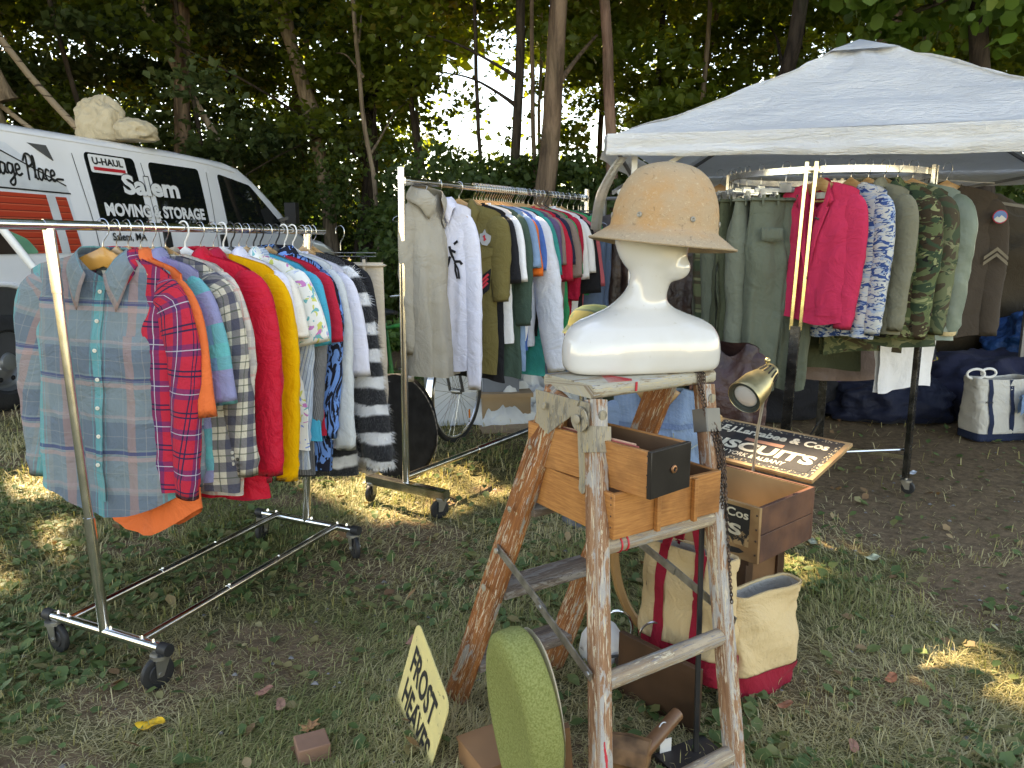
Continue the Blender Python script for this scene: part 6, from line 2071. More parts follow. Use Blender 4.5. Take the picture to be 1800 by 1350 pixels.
# stiles (front, with the steps)
fz = lambda z: 1 - z
def fst(side, z): return lp((-.004 if side == 0 else .352) - .10 * (1 - z), .125 + .372 * (1 - z), z)
def rst(side, z): return lp((.015 - .17 * (1 - z)) if side == 0 else (.372 - .095 * (1 - z)), .012 - .262 * (1 - z), z)
for side in (0, 1):
    a, b_ = fst(side, -.01), fst(side, .985)
    MB().bar(a, b_, .082, .03, up=Lx, ch=.12, seg=10).build('front_stile', LW, lad, world=True, angle=50)
    a, b_ = rst(side, -.01), rst(side, .985)
    MB().bar(a, b_, .044, .042, up=Lx, ch=.12, seg=10).build('rear_leg', LWG, lad, world=True, angle=50)
# steps
for z in (.13, .39, .655):
    p0, p1 = fst(0, z) + Lx * .012, fst(1, z) - Lx * .012
    mb = MB().bar(p0 - Sx * .004, p1 - Sx * .004, .10, .022, up=(0, 0, 1), ch=.1, seg=4)
    mb.build('step', LSTEP, lad, world=True, angle=50)
# rungs
RUNGM = weathered('cream_speckled_rung', (.42, .33, .23), (.26, .18, .12), [(.33, .31, .28), (.56, .47, .33), (.2, .19, .2)], .5, .8)
for z in (.10, .375, .66):
    p0, p1 = rst(0, z + .0) + Lx * .019, rst(1, z) - Lx * .015
    MB().tube([p0.lerp(p1, k / 8) for k in range(9)], [.021 * (1 + .05 * noise.noise(Vector((k, z * 10, 0)))) for k in range(9)], 14).build('rung', RUNGM, lad, world=True)
    if z > .6:
        for q in (.10, .155):
            mb = MB().tube([p0.lerp(p1, q), p0.lerp(p1, q + .012)], .0225, 14); mb.build('red_paint_mark', REDPAINT, lad, world=True)
# red streak on the near rear leg
mb = MB()
q0, q1 = rst(0, .20), rst(0, .27)
for k in range(5):
    a, b_ = q0.lerp(q1, k / 5), q0.lerp(q1, (k + 1) / 5)
    o_ = -Sx * .0225 - Lx * .004
    mb.bar(a + o_ + Lx * .003 * math.sin(k), b_ + o_ + Lx * .003 * math.sin(k + 1), .0075 * (1 - abs(k - 2) * .25), .0014, up=Sx)
mb.build('red_paint_mark', REDPAINT, lad, world=True)
# hardware at the head
def fitting(pts, th, name='bracket', mat=HW, side=-1, off=.017, at=lp(0, 0, 0)):
    mb = MB()
    n = len(pts)
    V = [lp(off * side - .0, s_, z) for s_, z in pts] + [lp(off * side - th * 1, s_, z) for s_, z in pts]
    mb.add(V, [tuple(range(n)), tuple(range(2 * n - 1, n - 1, -1))] + [(i, i + n, (i + 1) % n + n, (i + 1) % n) for i in range(n)], [(s_, z) for s_, z in pts] * 2)
    return mb.build(name, mat, lad, world=True, angle=30)
arc = lambda cx, cz, r, a0, a1, n=8: [(cx + r * math.cos(R(a0 + (a1 - a0) * k / n)), cz + r * math.sin(R(a0 + (a1 - a0) * k / n))) for k in range(n + 1)]
fitting([(.195, .985), (.19, .93), (.20, .88), (.215, .835)] + arc(.195, .82, .022, 10, -140, 6) + [(.16, .85), (.135, .885), (.10, .91), (.06, .935), (.03, .96), (.02, .985)], .004, off=.026)
fitting(arc(.01, .945, .030, 0, 360, 18)[:-1], .004, off=.032)
fitting([(-.012, .985), (.035, .985), (.03, .93), (.018, .80)] + arc(.008, .775, .012, 0, -180, 6) + [(-.004, .80), (-.012, .9)], .003, off=.022)
mbh = MB()
for s_, z, r in ((.01, .945, .012), (.15, .95, .008), (.10, .955, .008), (.17, .84, .006), (.185, .66, .008), (.31, .53, .008), (.36, .41, .011)):
    l = -.024 - .1 * (1 - z) * (1 if s_ > .05 else 0)
    p = lp(l - .018 if s_ < .05 else l - .012, s_ if s_ < .05 else .125 + .372 * (1 - z), z)
    mbh.lathe([(r, 0), (r * .95, .003), (r * .5, .0055), (.0005, .006)], 12, Matrix((Sx, Vector((0, 0, 1)), -Lx)).transposed(), p)
mbh.build('bolt_head', HW, lad, world=True)
for side in (0, 1):
    c = rst(side, .90)
    mb = MB().bar(rst(side, .868), rst(side, .925), .052, .052, up=Lx, ch=.06)
    mb.build('clamp_band', HW if side == 0 else M('bare_tin_band', (.17, .16, .14), .5, .5, var=.1), lad, world=True, angle=30)
    mb = MB().lathe([(.012, 0), (.012, .004), (.001, .005)], 12, Matrix((Lx, Vector((0, 0, 1)), -Sx)).transposed(), rst(side, .955) - Sx * .022)
    mb.build('bolt_head', HW, lad, world=True)
    # spreader bars, hinged in the middle
    sg = -1 if side == 0 else 1
    a = fst(side, .53) + Lx * sg * .022
    b_ = rst(side, .405) + Lx * sg * .027
    m_ = a.lerp(b_, .52) + Vector((0, 0, .004))
    mb = MB()
    mb.bar(a - (b_ - a).normalized() * .012, m_ + (b_ - a).normalized() * .02, .024, .004, up=Lx, ch=.2)
    mb.build('spreader_bar', SPRD, lad, world=True, angle=30)
    mb = MB().bar(m_ - (b_ - a).normalized() * .02 + Lx * sg * .0046, b_ + (b_ - a).normalized() * .012 + Lx * sg * .0046, .024, .004, up=Lx, ch=.2)
    mb.build('spreader_bar', SPRD, lad, world=True, angle=30)
    mb = MB()
    for p in (a, m_, b_):
        mb.lathe([(.007, 0), (.006, .003), (.001, .004)], 10, Matrix((Sx, Vector((0, 0, 1)), Lx * sg)).transposed(), p + Lx * sg * .007)
    mb.build('rivet', STEEL, lad, world=True)
# chain hung over the right end of the cap
RUST = M('rusty_chain_iron', (.13, .085, .065), .6, .6, bump=.3, bs=200, var=.4, vs=60)
def chain(pts, r=.0013, ln=.0085):
    mbc = MB()
    P = smooth_path(pts, 14)
    # resample
    out = [P[0]]; acc = 0
    for i in range(1, len(P)):
        seg = (P[i] - P[i - 1]).length
        while acc + seg >= ln:
            t = (ln - acc) / seg
            q = P[i - 1].lerp(P[i], t); out.append(q)
            P[i - 1] = q; seg = (P[i] - q).length; acc = 0
        acc += seg
    for k in range(len(out) - 1):
        a, b_ = out[k], out[k + 1]
        d = (b_ - a).normalized(); x, y, _ = frame_of(d, Vector((.3, .2, .9)))
        w = x if k % 2 else y
        c = (a + b_) / 2
        ring = [c + d * (ln * .74 * math.cos(t)) + w * (ln * .36 * math.sin(t)) for t in [2 * math.pi * j / 7 for j in range(7)]]
        mbc.tube(ring, r, 4, closed=True)
    return mbc
chs = []
mbc = MB()
for k, (dl, zlow) in enumerate(((.0, .68), (.012, .66), (-.010, .70), (.005, .45))):
    l0 = .345 + dl
    q = rst(1, zlow)
    m2 = chain([lp(l0 - .03, .09, 1.024), lp(l0 - .01, .04, 1.025), lp(l0, -.001, 1.022), lp(l0 + .002, -.006, .99), lp(l0 + .004, -.012, .92) - Sx * .018, rst(1, .82) + Lx * (.010 + dl) - Sx * .028, q + Lx * (.004 + dl) - Sx * .026])
    mbc.add(m2.v, m2.f)
mbc.build('chain', RUST, lad, world=True, kind=None)

# ---- drawers on the ladder
DW = NB('honey_drawer_wood')
co = DW.coord(); g1 = DW.noise(DW.scale(co, (3, 3, 40)), 6, 5, .6, .5)
DWc = DW.mix(DW.ramp(g1, .3, .7), (.50, .215, .065), (.34, .125, .035))
DWc = DW.mix(DW.math('MULTIPLY', DW.ramp(DW.noise(co, 7, 5, .65), .45, .75), .7), DWc, (.20, .075, .022))
DW = DW.fin(DWc, .45, 0, DW.bump(g1, .12, .004))
DW2 = M('brown_drawer_inside', (.17, .085, .04), .6, bump=.1, bs=40, var=.2)
DBLK = M('black_lacquer_front', (.018, .014, .013), .35, bump=.05, bs=60)
def drawer(name, label, o0, ax, ay, w, ln, h, th=.011, front_mat=None, group='wooden drawers on the ladder', divs=False):
    """o0 near left bottom corner, ax across, ay away from the camera"""
    t = thing(name, label, 'drawer', tuple(o0 + ax * w / 2 + ay * ln / 2), 0, group)
    def bx(c0, c1, mat, nm):
        # box between two corners in drawer coordinates
        (x0, y0, z0), (x1, y1, z1) = c0, c1
        V = [o0 + ax * x + ay * y + Vector((0, 0, z)) for z in (z0, z1) for (x, y) in ((x0, y0), (x1, y0), (x1, y1), (x0, y1))]
        m_ = MB().add(V, [(0, 3, 2, 1), (4, 5, 6, 7), (0, 1, 5, 4), (1, 2, 6, 5), (2, 3, 7, 6), (3, 0, 4, 7)])
        ob = m_.build(nm, mat, t, world=True)
        md = ob.modifiers.new('b', 'BEVEL'); md.width = .0012; md.segments = 2
        return ob
    bx((0, .001, 0), (w, th + .002, h), front_mat or DW, 'front_board')
    bx((0, ln - th, 0), (w, ln, h), DW, 'back_board')
    bx((0, th + .002, 0), (th, ln - th, h - .001), DW, 'side_board')
    bx((w - th, th + .002, 0), (w, ln - th, h - .001), DW, 'side_board')
    bx((th, th + .002, .004), (w - th, ln - th, .012), DW2, 'bottom_board')
    for x0, x1, y0, y1 in ((th + .0005, th + .0015, th + .003, ln - th - .001), (w - th - .0015, w - th - .0005, th + .003, ln - th - .001)):
        bx((x0, y0, .012), (x1, y1, h - .003), DW2, 'inner_lining')
    if divs:
        for x in (.37, .72):
            bx((w * x - .006, -.012, -.002), (w * x + .006, .0, h * .98), DW, 'divider_slat')
    mbn = MB()
    for z in (.25, .5, .75, .9):
        for x in (th * .5,):
            mbn.lathe([(.0025, 0), (.0015, .001), (.0003, .0012)], 6, Matrix((ay, Vector((0, 0, 1)), -ax)).transposed(), o0 + ax * -.0005 + ay * .012 + Vector((0, 0, h * z)))
    mbn.build('nail_heads', RUST, t, world=True, kind='stuff')
    return t, bx
td, bx = drawer('drawer', 'wide shallow honey wood drawer resting across the ladder rungs', lp(-.02, -.105, .683), Lx, Sx, .345, .31, .108, divs=True)
ca, sa = math.cos(R(8)), math.sin(R(8))
dx_, dy_ = (Lx * ca + Sx * sa), (-Lx * sa + Sx * ca)
o0 = lp(.02, -.178, .792)
td2, bx2 = drawer('drawer', 'narrow long drawer with black front lying on top of the wide one', o0, dx_, dy_, .142, .40, .108, front_mat=DBLK)
mk = Matrix((dx_, Vector((0, 0, 1)), -dy_)).transposed()
pk = o0 + dx_ * .078 + Vector((0, 0, .056)) - dy_ * .0005
MB().lathe([(.010, 0), (.009, .003), (.006, .004), (.005, .001), (.001, .0005)], 14, mk, pk).build('knob_hole', M('brass_collar', (.42, .2, .1), .4, .7), td2, world=True)
MB().lathe([(.0055, .0015), (.0005, .002)], 10, mk, pk).build('keyhole', DARKH, td2, world=True)
for k, (c_, dz) in enumerate((((.62, .46, .24), .0), ((.55, .12, .1), .003), ((.6, .36, .25), .006))):
    tt = thing('wooden_fan', ('folded cream wooden fan', 'folded red edged fan', 'folded pink edged fan')[k] + ' lying in the black fronted drawer', 'fan', tuple(o0 + dx_ * .035 + dy_ * .1 + Vector((0, 0, .085))), 0)
    mb = MB().bar(o0 + dx_ * (.02 + .004 * k) + dy_ * (.045 + .012 * k) + Vector((0, 0, .096 + dz)), o0 + dx_ * (.018 + .004 * k) + dy_ * .30 + Vector((0, 0, .10 + dz)), .014, .0025, up=dx_, w1=.004)
    mb.build('blade', M('fan_%d' % k, c_, .6), tt, world=True)

# ---- white bust and fibre helmet
GLOSSW = NB('glossy_white_gelcoat')
gco = GLOSSW.coord(); gn_ = GLOSSW.noise(gco, 5, 4, .6); gs_ = GLOSSW.noise(gco, 70, 3, .6)
GLOSSW = GLOSSW.fin(GLOSSW.mix(GLOSSW.math('MULTIPLY', GLOSSW.ramp(gs_, .66, .74), .5), GLOSSW.mix(GLOSSW.ramp(gn_, .4, .7), (.64, .625, .60), (.60, .57, .52)), (.50, .45, .38)), GLOSSW.math('ADD', GLOSSW.math('MULTIPLY', gn_, .16), .05), 0, None, Coat_Weight=.6, Coat_Roughness=.04)
bu = thing('mannequin_bust', 'glossy white mannequin bust with a long neck on the ladder top', 'mannequin', (.335, 1.975, 1.022), 12)
def super_loft(secs, n=40, e=.72):
    mbx = MB()
    V, Fs = [], []
    for (z, cx, cy, rx, ry, ee) in secs:
        for k in range(n):
            a = 2 * math.pi * k / n
            V.append((cx + rx * sgp(math.cos(a), ee), cy + ry * sgp(math.sin(a), ee), z))
    m_ = len(secs)
    for i in range(m_ - 1):
        for k in range(n):
            k2 = (k + 1) % n
            Fs.append((i * n + k, i * n + k2, i * n + n + k2, i * n + n + k))
    Fs.append(tuple(range(n - 1, -1, -1))); Fs.append(tuple((m_ - 1) * n + k for k in range(n)))
    mbx.add(V, Fs)
    return mbx
S_ = [(0, 0, 0, .196, .082, .62), (.012, 0, 0, .206, .088, .62), (.05, 0, 0, .209, .091, .64), (.085, .0, .0, .205, .088, .68), (.112, .0, .004, .192, .082, .74), (.130, .0, .010, .165, .075, .8), (.146, .0, .016, .122, .068, .9), (.160, .001, .020, .088, .060, .95), (.178, .003, .020, .066, .056, 1), (.20, .012, .014, .055, .054, 1), (.225, .020, .008, .052, .055, 1), (.255, .026, .002, .055, .06, 1), (.29, .028, 0, .06, .066, 1)]
mb = super_loft(S_)
fd = Vector((math.sin(R(52)), -math.cos(R(52)), 0))      # where the head looks
fs = Vector((fd.y, -fd.x, 0)) * -1
mh = Matrix((fs, fd, Vector((0, 0, 1)))).transposed()
hc = Vector((.022, .004, .355))
mb.lathe([(max(1e-4, .125 * math.sin(math.pi * k / 14)), -.125 * math.cos(math.pi * k / 14)) for k in range(15)], 28, mh @ Matrix.Diagonal((.62, .80, 1.0)).to_3x3(), hc)
mb.sphere(hc + fd * .058 + Vector((0, 0, -.092)), .043, 16, 10, (1, 1, .8))           # chin
mb.sphere(hc + fd * .02 + Vector((0, 0, -.062)), .068, 18, 12, (1, 1, .8))              # jaw
o = mb.build('bust_tmp', None, None)
md = o.modifiers.new('r', 'REMESH'); md.mode = 'VOXEL'; md.voxel_size = .0055
md = o.modifiers.new('s', 'SMOOTH'); md.factor = .5; md.iterations = 22
dg = bpy.context.evaluated_depsgraph_get()
me = bpy.data.meshes.new_from_object(o.evaluated_get(dg))
bpy.data.objects.remove(o)
me.shade_smooth()
bo = link('body', me, GLOSSW, bu)
# helmet
HB = NB('worn_pressed_fibre')
co = HB.coord()
f1 = HB.noise(co, 9, 5, .6)
f2 = HB.noise(co, 120, 4, .65, 1.)
f3 = HB.noise(co, 48, 3, .6, 2.)
_, _, hz = HB.sep(co)
c = HB.mix(HB.ramp(f1, .36, .62), (.47, .265, .115), (.43, .295, .175))
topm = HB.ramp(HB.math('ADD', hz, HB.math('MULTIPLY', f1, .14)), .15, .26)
c = HB.mix(topm, c, (.42, .30, .18))  # greyer crown: blue sky light put into the fibre colour
brm = HB.ramp(HB.math('ADD', hz, HB.math('MULTIPLY', f1, .02)), .035, .012)
c = HB.mix(brm, c, (.40, .295, .19))
c = HB.mix(HB.math('MULTIPLY', HB.ramp(f2, .56, .68), .6), c, (.56, .44, .29))
c = HB.mix(HB.math('MULTIPLY', HB.ramp(f3, .64, .67), .4), c, (.10, .055, .03))
HB = HB.fin(c, .78, 0, HB.bump(HB.math('ADD', HB.math('MULTIPLY', f2, .6), f3), .5, .006))
he = thing('sun_helmet', 'worn tan pressed fibre sun helmet on the head of the bust', 'helmet', (.378, 1.972, 1.022 + .324), 0, rot=(R(-3), R(5.5), R(-10)))
prof = [(.985, -.012), (1.0, -.008), (.99, .0), (.93, .014), (.86, .024), (.80, .032), (.765, .042), (.745, .06)]
def hp(q, a):
    # q 0..1 along the profile: brim edge up to the crown
    ca_, sa_ = math.cos(a), math.sin(a)
    BR, DR = (.183, .162), (.134, .120)
    if q < .32:
        t = q / .32
        k = 1 - t
        rx = DR[0] + (BR[0] - DR[0]) * k; ry = DR[1] + (BR[1] - DR[1]) * k
        z = .038 * t ** .95 - .006 + .004 * math.cos(2 * a) * k
        return Vector((rx * ca_, ry * sa_, z))
    t = (q - .32) / .68
    ang = t * math.pi / 2
    rx = DR[0] * math.cos(ang) ** .70; ry = DR[1] * math.cos(ang) ** .70
    z = .030 + .166 * math.sin(ang) ** .94
    return Vector((rx * ca_, ry * sa_, z))
mb = MB()
NA, NQ = 72, 40
def hf(u, v):
    p = hp(v * .999, 2 * math.pi * u)
    return p + p.normalized() * .0012 * fbm(p.x * 30, p.y * 30, p.z * 30)
mb.grid(NA, NQ, hf, closed_u=True)
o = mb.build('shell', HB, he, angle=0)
md = o.modifiers.new('t', 'SOLIDIFY'); md.thickness = .0045; md.offset = -1
for a in (-62, -118, -10, 190):
    p = hp(.38, R(a)); n_ = Vector((p.x, p.y, 0)).normalized()
    x, y, _ = frame_of(n_)
    MB().lathe([(.0072, 0), (.0068, .0018), (.004, .0026), (.0025, .0012), (.0003, .001)], 14, Matrix((x, y, n_)).transposed(), p + n_ * .0005).build('rivet', M('grey_rivet', (.36, .33, .28), .45, .6), he)
mb = MB().tube([hp(.0, 2 * math.pi * k / 72) for k in range(72)], .0032, 6, closed=True)
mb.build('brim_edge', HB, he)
# ------------------------------------------------------------------ things round the ladder
OLDW0 = weathered('stained_box_wood', (.15, .06, .032), (.085, .032, .02), [(.17, .08, .045), (.11, .042, .026), (.24, .15, .09)], .4, .0, .3, along=False)
OLDW = M('stained_box_wood_plain', (.155, .062, .032), .55, bump=.35, bs=24, var=.3, vs=9, det=6, col2=(.075, .03, .02))
BXF0 = weathered('bare_ochre_box_wood', (.42, .26, .12), (.30, .17, .07), [(.46, .30, .15), (.25, .14, .06), (.5, .36, .2)], .5, .2, .4, along=False)
BXF = M('bare_ochre_box_plain', (.40, .245, .11), .6, bump=.3, bs=30, var=.3, vs=11, det=6, col2=(.24, .125, .05))
INSW = M('pale_box_inside', (.34, .235, .12), .7, bump=.2, bs=30, var=.15)
DKW = M('dark_brown_varnished_wood', (.075, .032, .016), .45, bump=.15, bs=30, var=.25)
MIDW = M('mid_brown_wood', (.17, .08, .035), .5, bump=.15, bs=30, var=.2)
e1, e2 = Vector((.76, .65, 0)).normalized(), Vector((-.65, .76, 0)).normalized()
bo0 = Vector((.823, 2.434, .28))
bxs = thing('biscuit_box', 'antique wooden biscuit box with a black printed lid lying open', 'box', tuple(bo0 + e1 * .18 + e2 * .28), 0)
def pbox(parent, o0, ax, ay, c0, c1, mat, nm, bev=.0015, az=Vector((0, 0, 1)), label=None):
    (x0, y0, z0), (x1, y1, z1) = c0, c1
    V = [o0 + ax * x + ay * y + az * z for z in (z0, z1) for (x, y) in ((x0, y0), (x1, y0), (x1, y1), (x0, y1))]
    Fs = [(0, 3, 2, 1), (4, 5, 6, 7), (0, 1, 5, 4), (1, 2, 6, 5), (2, 3, 7, 6), (3, 0, 4, 7)]
    if ax.cross(ay).dot(az) < 0:
        Fs = [f[::-1] for f in Fs]
    m_ = MB().add(V, Fs)
    ob = m_.build(nm, mat, parent, world=True, label=label)
    if bev:
        md = ob.modifiers.new('b', 'BEVEL'); md.width = bev; md.segments = 2
    return ob
BW, BL, BH, TH = .36, .56, .198, .014
pbox(bxs, bo0, e1, e2, (.0, 0, 0), (TH, BL, BH), BXF, 'front_board')
pbox(bxs, bo0, e1, e2, (BW - TH, 0, 0), (BW, BL, BH), OLDW, 'back_board')
for z0, z1 in ((0, .098), (.1005, BH)):
    pbox(bxs, bo0, e1, e2, (TH + .0005, .0, z0), (BW - TH - .0005, TH, z1), OLDW, 'end_board')
    pbox(bxs, bo0, e1, e2, (TH + .0005, BL - TH, z0), (BW - TH - .0005, BL, z1), OLDW, 'end_board')
pbox(bxs, bo0, e1, e2, (TH + .001, TH + .001, .006), (BW - TH - .001, BL - TH - .001, .016), INSW, 'bottom_board')
for c0, c1 in (((TH + .0003, TH + .001, .016), (TH + .0016, BL - TH, BH - .004)), ((BW - TH - .0016, TH + .001, .016), (BW - TH - .0003, BL - TH, BH - .004)), ((TH + .002, TH + .0003, .016), (BW - TH - .002, TH + .0016, BH - .004)), ((TH + .002, BL - TH - .0016, .016), (BW - TH - .002, BL - TH - .0003, BH - .004))):
    pbox(bxs, bo0, e1, e2, c0, c1, INSW, 'inner_face', 0)
# printed panel with worn lettering on the long side
PB = NB('worn_black_print')
co = PB.coord(); w1_ = PB.noise(co, 38, 5, .7, 1.); w2_ = PB.noise(co, 9, 3)
wz = PB.sep(co)[2]
wear = PB.math('ADD', PB.math('MULTIPLY', w1_, .6), PB.math('ADD', PB.math('MULTIPLY', w2_, .5), PB.math('MULTIPLY', wz, -3.2)))
PBm = PB.fin(PB.mix(PB.ramp(wear, .30, .36), (.014, .013, .012), (.40, .25, .115)), .6)
PRINTB = M('flat_black_print', (.014, .013, .013), .55, bump=.15, bs=60, var=.1)
CREAMP = M('cream_print', (.62, .56, .42), .6, var=.12, vs=30)
fpl = lambda o_: (lambda x, y: bo0 + e2 * (.02 + (.56 - .04) - x) * 1 + Vector((0, 0, y)) - e1 * o_)
mbp = MB().add([bo0 + e2 * y + Vector((0, 0, z)) - e1 * .0012 for y, z in ((.035, .05), (.525, .05), (.525, .185), (.035, .185))], [(0, 3, 2, 1)])
mbp.build('printed_panel', PBm, bxs, world=True, smooth=False)
def on_front(x, y): return bo0 + e2 * (.525 - x) + Vector((0, 0, y)) - e1 * .0026
lettering('E.J. LARRABEE & Cos', lambda x, y: on_front(x + .01, .137 + y), CREAMP, bxs, .05, .0012, 0, fit=.475, hfit=.04, world=True)
lettering('BISCUITS', lambda x, y: on_front(x + .03, .082 + y), CREAMP, bxs, .05, .002, 0, fit=.43, hfit=.04, world=True)
pbl = [(.05, .03), (.07, .02), (.11, .014), (.15, .014), (.13, .028), (.10, .037), (.07, .038)]
mbp = MB().add([bo0 + e2 * a + Vector((0, 0, z)) - e1 * .0012 for a, z in pbl], [tuple(range(len(pbl)))[::-1]])
mbp.build('print_mark', PRINTB, bxs, world=True, smooth=False)
mbp = MB()
for z in (.03, .08, .12, .17):
    mbp.lathe([(.004, 0), (.003, .0015), (.0004, .002)], 8, Matrix((e2, Vector((0, 0, 1)), -e1)).transposed(), bo0 + e2 * .010 + Vector((0, 0, z)))
o_nh = mbp.build('nail_heads', RUST, bxs, world=True, kind='stuff')
# lid, thrown open backwards
tau = R(17)
l0 = bo0 + e1 * (BW + .004) + e2 * .015 + Vector((0, 0, BH + .004))
la = e1 * math.cos(tau) + Vector((0, 0, math.sin(tau)))
ln_ = la.cross(e2).normalized()
if ln_.z < 0: ln_ = -ln_
LWD = .31
lid = pbox(bxs, l0, la, e2, (0, 0, 0), (LWD, .585, .014), BXF, 'lid', .002, ln_)
def on_lid(x, y, o_=.0155): return l0 + e2 * (.585 - x) + la * y + ln_ * o_
def lidq(x0, x1, y0, y1, o_, mat, nm):
    m_ = MB().add([on_lid(x0, y0, o_), on_lid(x1, y0, o_), on_lid(x1, y1, o_), on_lid(x0, y1, o_)], [(0, 1, 2, 3)])
    ob = m_.build(nm, mat, None, smooth=False)
    ob.data.transform(base_matrix(bxs).inverted()); ob.parent = lid
    return ob
BORD = NB('printed_scroll_border')
co = BORD.coord(); vv_ = BORD.n('ShaderNodeTexVoronoi'); BORD.put(vv_.inputs['Vector'], co); vv_.inputs['Scale'].default_value = 95
BORD = BORD.fin(BORD.mix(BORD.ramp(vv_.outputs[0], .3, .42), (.42, .33, .2), (.02, .02, .02)), .6)
lidq(.02, .565, .016, .294, .0148, BORD, 'border_print')
lidq(.042, .543, .036, .274, .0158, PRINTB, 'printed_panel')
def lid_text(txt, x, y, fit, hfit, bold, mat=CREAMP, curve=0.0):
    o_ = lettering(txt, lambda a, b_: on_lid(x + a, y + b_ + curve * math.sin(math.pi * a / fit), .0168), mat, None, .06, bold, 0, fit=fit, hfit=hfit)
    o_.data.transform(base_matrix(bxs).inverted()); o_.parent = lid
    return o_
lid_text('E.J.Larrabee & Cos', .055, .200, .475, .058, .0022)
lid_text('BISCUITS', .055, .088, .475, .068, .0024)
lid_text('NEW YORK & ALBANY', .11, .047, .33, .028, .001)
lidq(.20, .37, .166, .188, .0168, M('salmon_print_bar', (.45, .2, .12), .6), 'print_bar')
mb = MB()
for q in (.12, .44):
    mb.cyl(bo0 + e1 * (BW + .004) + e2 * q + Vector((0, 0, BH)), bo0 + e1 * (BW + .004) + e2 * (q + .06) + Vector((0, 0, BH)), .005, 8)
mb.build('hinge', RUST, bxs, world=True)
# stool that carries the box
st_o = bo0 + e1 * .05 + e2 * .05 + Vector((0, 0, -.28))
sto = thing('stool', 'low dark wooden stool under the biscuit box', 'stool', tuple(st_o + e1 * .13 + e2 * .2), 0)
pbox(sto, st_o, e1, e2, (-.02, -.0, .25), (.27, .44, .277), DKW, 'top')
for x in (0, .21):
    for y in (.02, .38):
        pbox(sto, st_o, e1, e2, (x, y, -.005), (x + .045, y + .045, .25), DKW, 'leg')
for x in (.012,):
    pbox(sto, st_o, e1, e2, (x, .065, .09), (x + .02, .38, .25), MIDW, 'apron')
pbox(sto, st_o, e1, e2, (.045, .03, .09), (.21, .05, .25), MIDW, 'apron')

# ---- gold cone spotlight
GOLD = M('brushed_brass_lamp', (.52, .42, .22), .34, .85, bump=.1, bs=60, var=.12, vs=12)
lam = thing('spot_lamp', 'brass cone spotlight on a thin pole beside the round rack', 'lamp', (.955, 2.83, 0), 0)
fr = Vector((.842, 2.74, .79)); axd = Vector((.128, .115, .078)).normalized()
x, y, _ = frame_of(axd)
mL = Matrix((x, y, axd)).transposed()
MB().lathe([(.0615, .004), (.064, .0), (.066, .006), (.064, .02), (.058, .09), (.048, .125), (.040, .15), (.035, .185), (.030, .2), (.012, .204), (.0005, .204)], 36, mL, fr).build('shade', GOLD, lam, world=True)
MB().lathe([(.0635, .001), (.0605, .004), (.053, .006), (.052, .003), (.050, .004), (.047, .02)], 36, mL, fr).build('baffle', M('dark_green_lamp_ring', (.05, .06, .05), .5), lam, world=True)
MB().lathe([(.046, .008), (.036, .003), (.02, .001), (.0005, .0)], 28, mL, fr + axd * .006).build('bulb', M('frosted_bulb_glass', (.62, .6, .57), .25, var=.05), lam, world=True)
mb = MB()
for k in range(16):
    a = 2 * math.pi * k / 16
    d = x * math.cos(a) + y * math.sin(a)
    mb.bar(fr + axd * .128 + d * .0478, fr + axd * .182 + d * .0364, .006, .0016, up=d)
mb.build('vent_slot', DARKH, lam, world=True)
kp = fr + axd * .165
mb = MB().sphere(kp + Vector((.0, .0, .055)), .011, 12, 8).cyl(kp + Vector((0, 0, .03)), kp + Vector((0, 0, .05)), .006, 8)
mb.build('knob', GOLD, lam, world=True)
MB().tube([kp - Vector((0, 0, .035)), Vector((.935, 2.86, .6)), Vector((.915, 2.87, .012))], .006, 8).build('pole', STEEL, lam, world=True)
MB().lathe([(.11, 0), (.11, .012), (.02, .018), (.001, .02)], 24, None, (.915, 2.87, 0)).build('base', BLACKPL, lam, world=True)

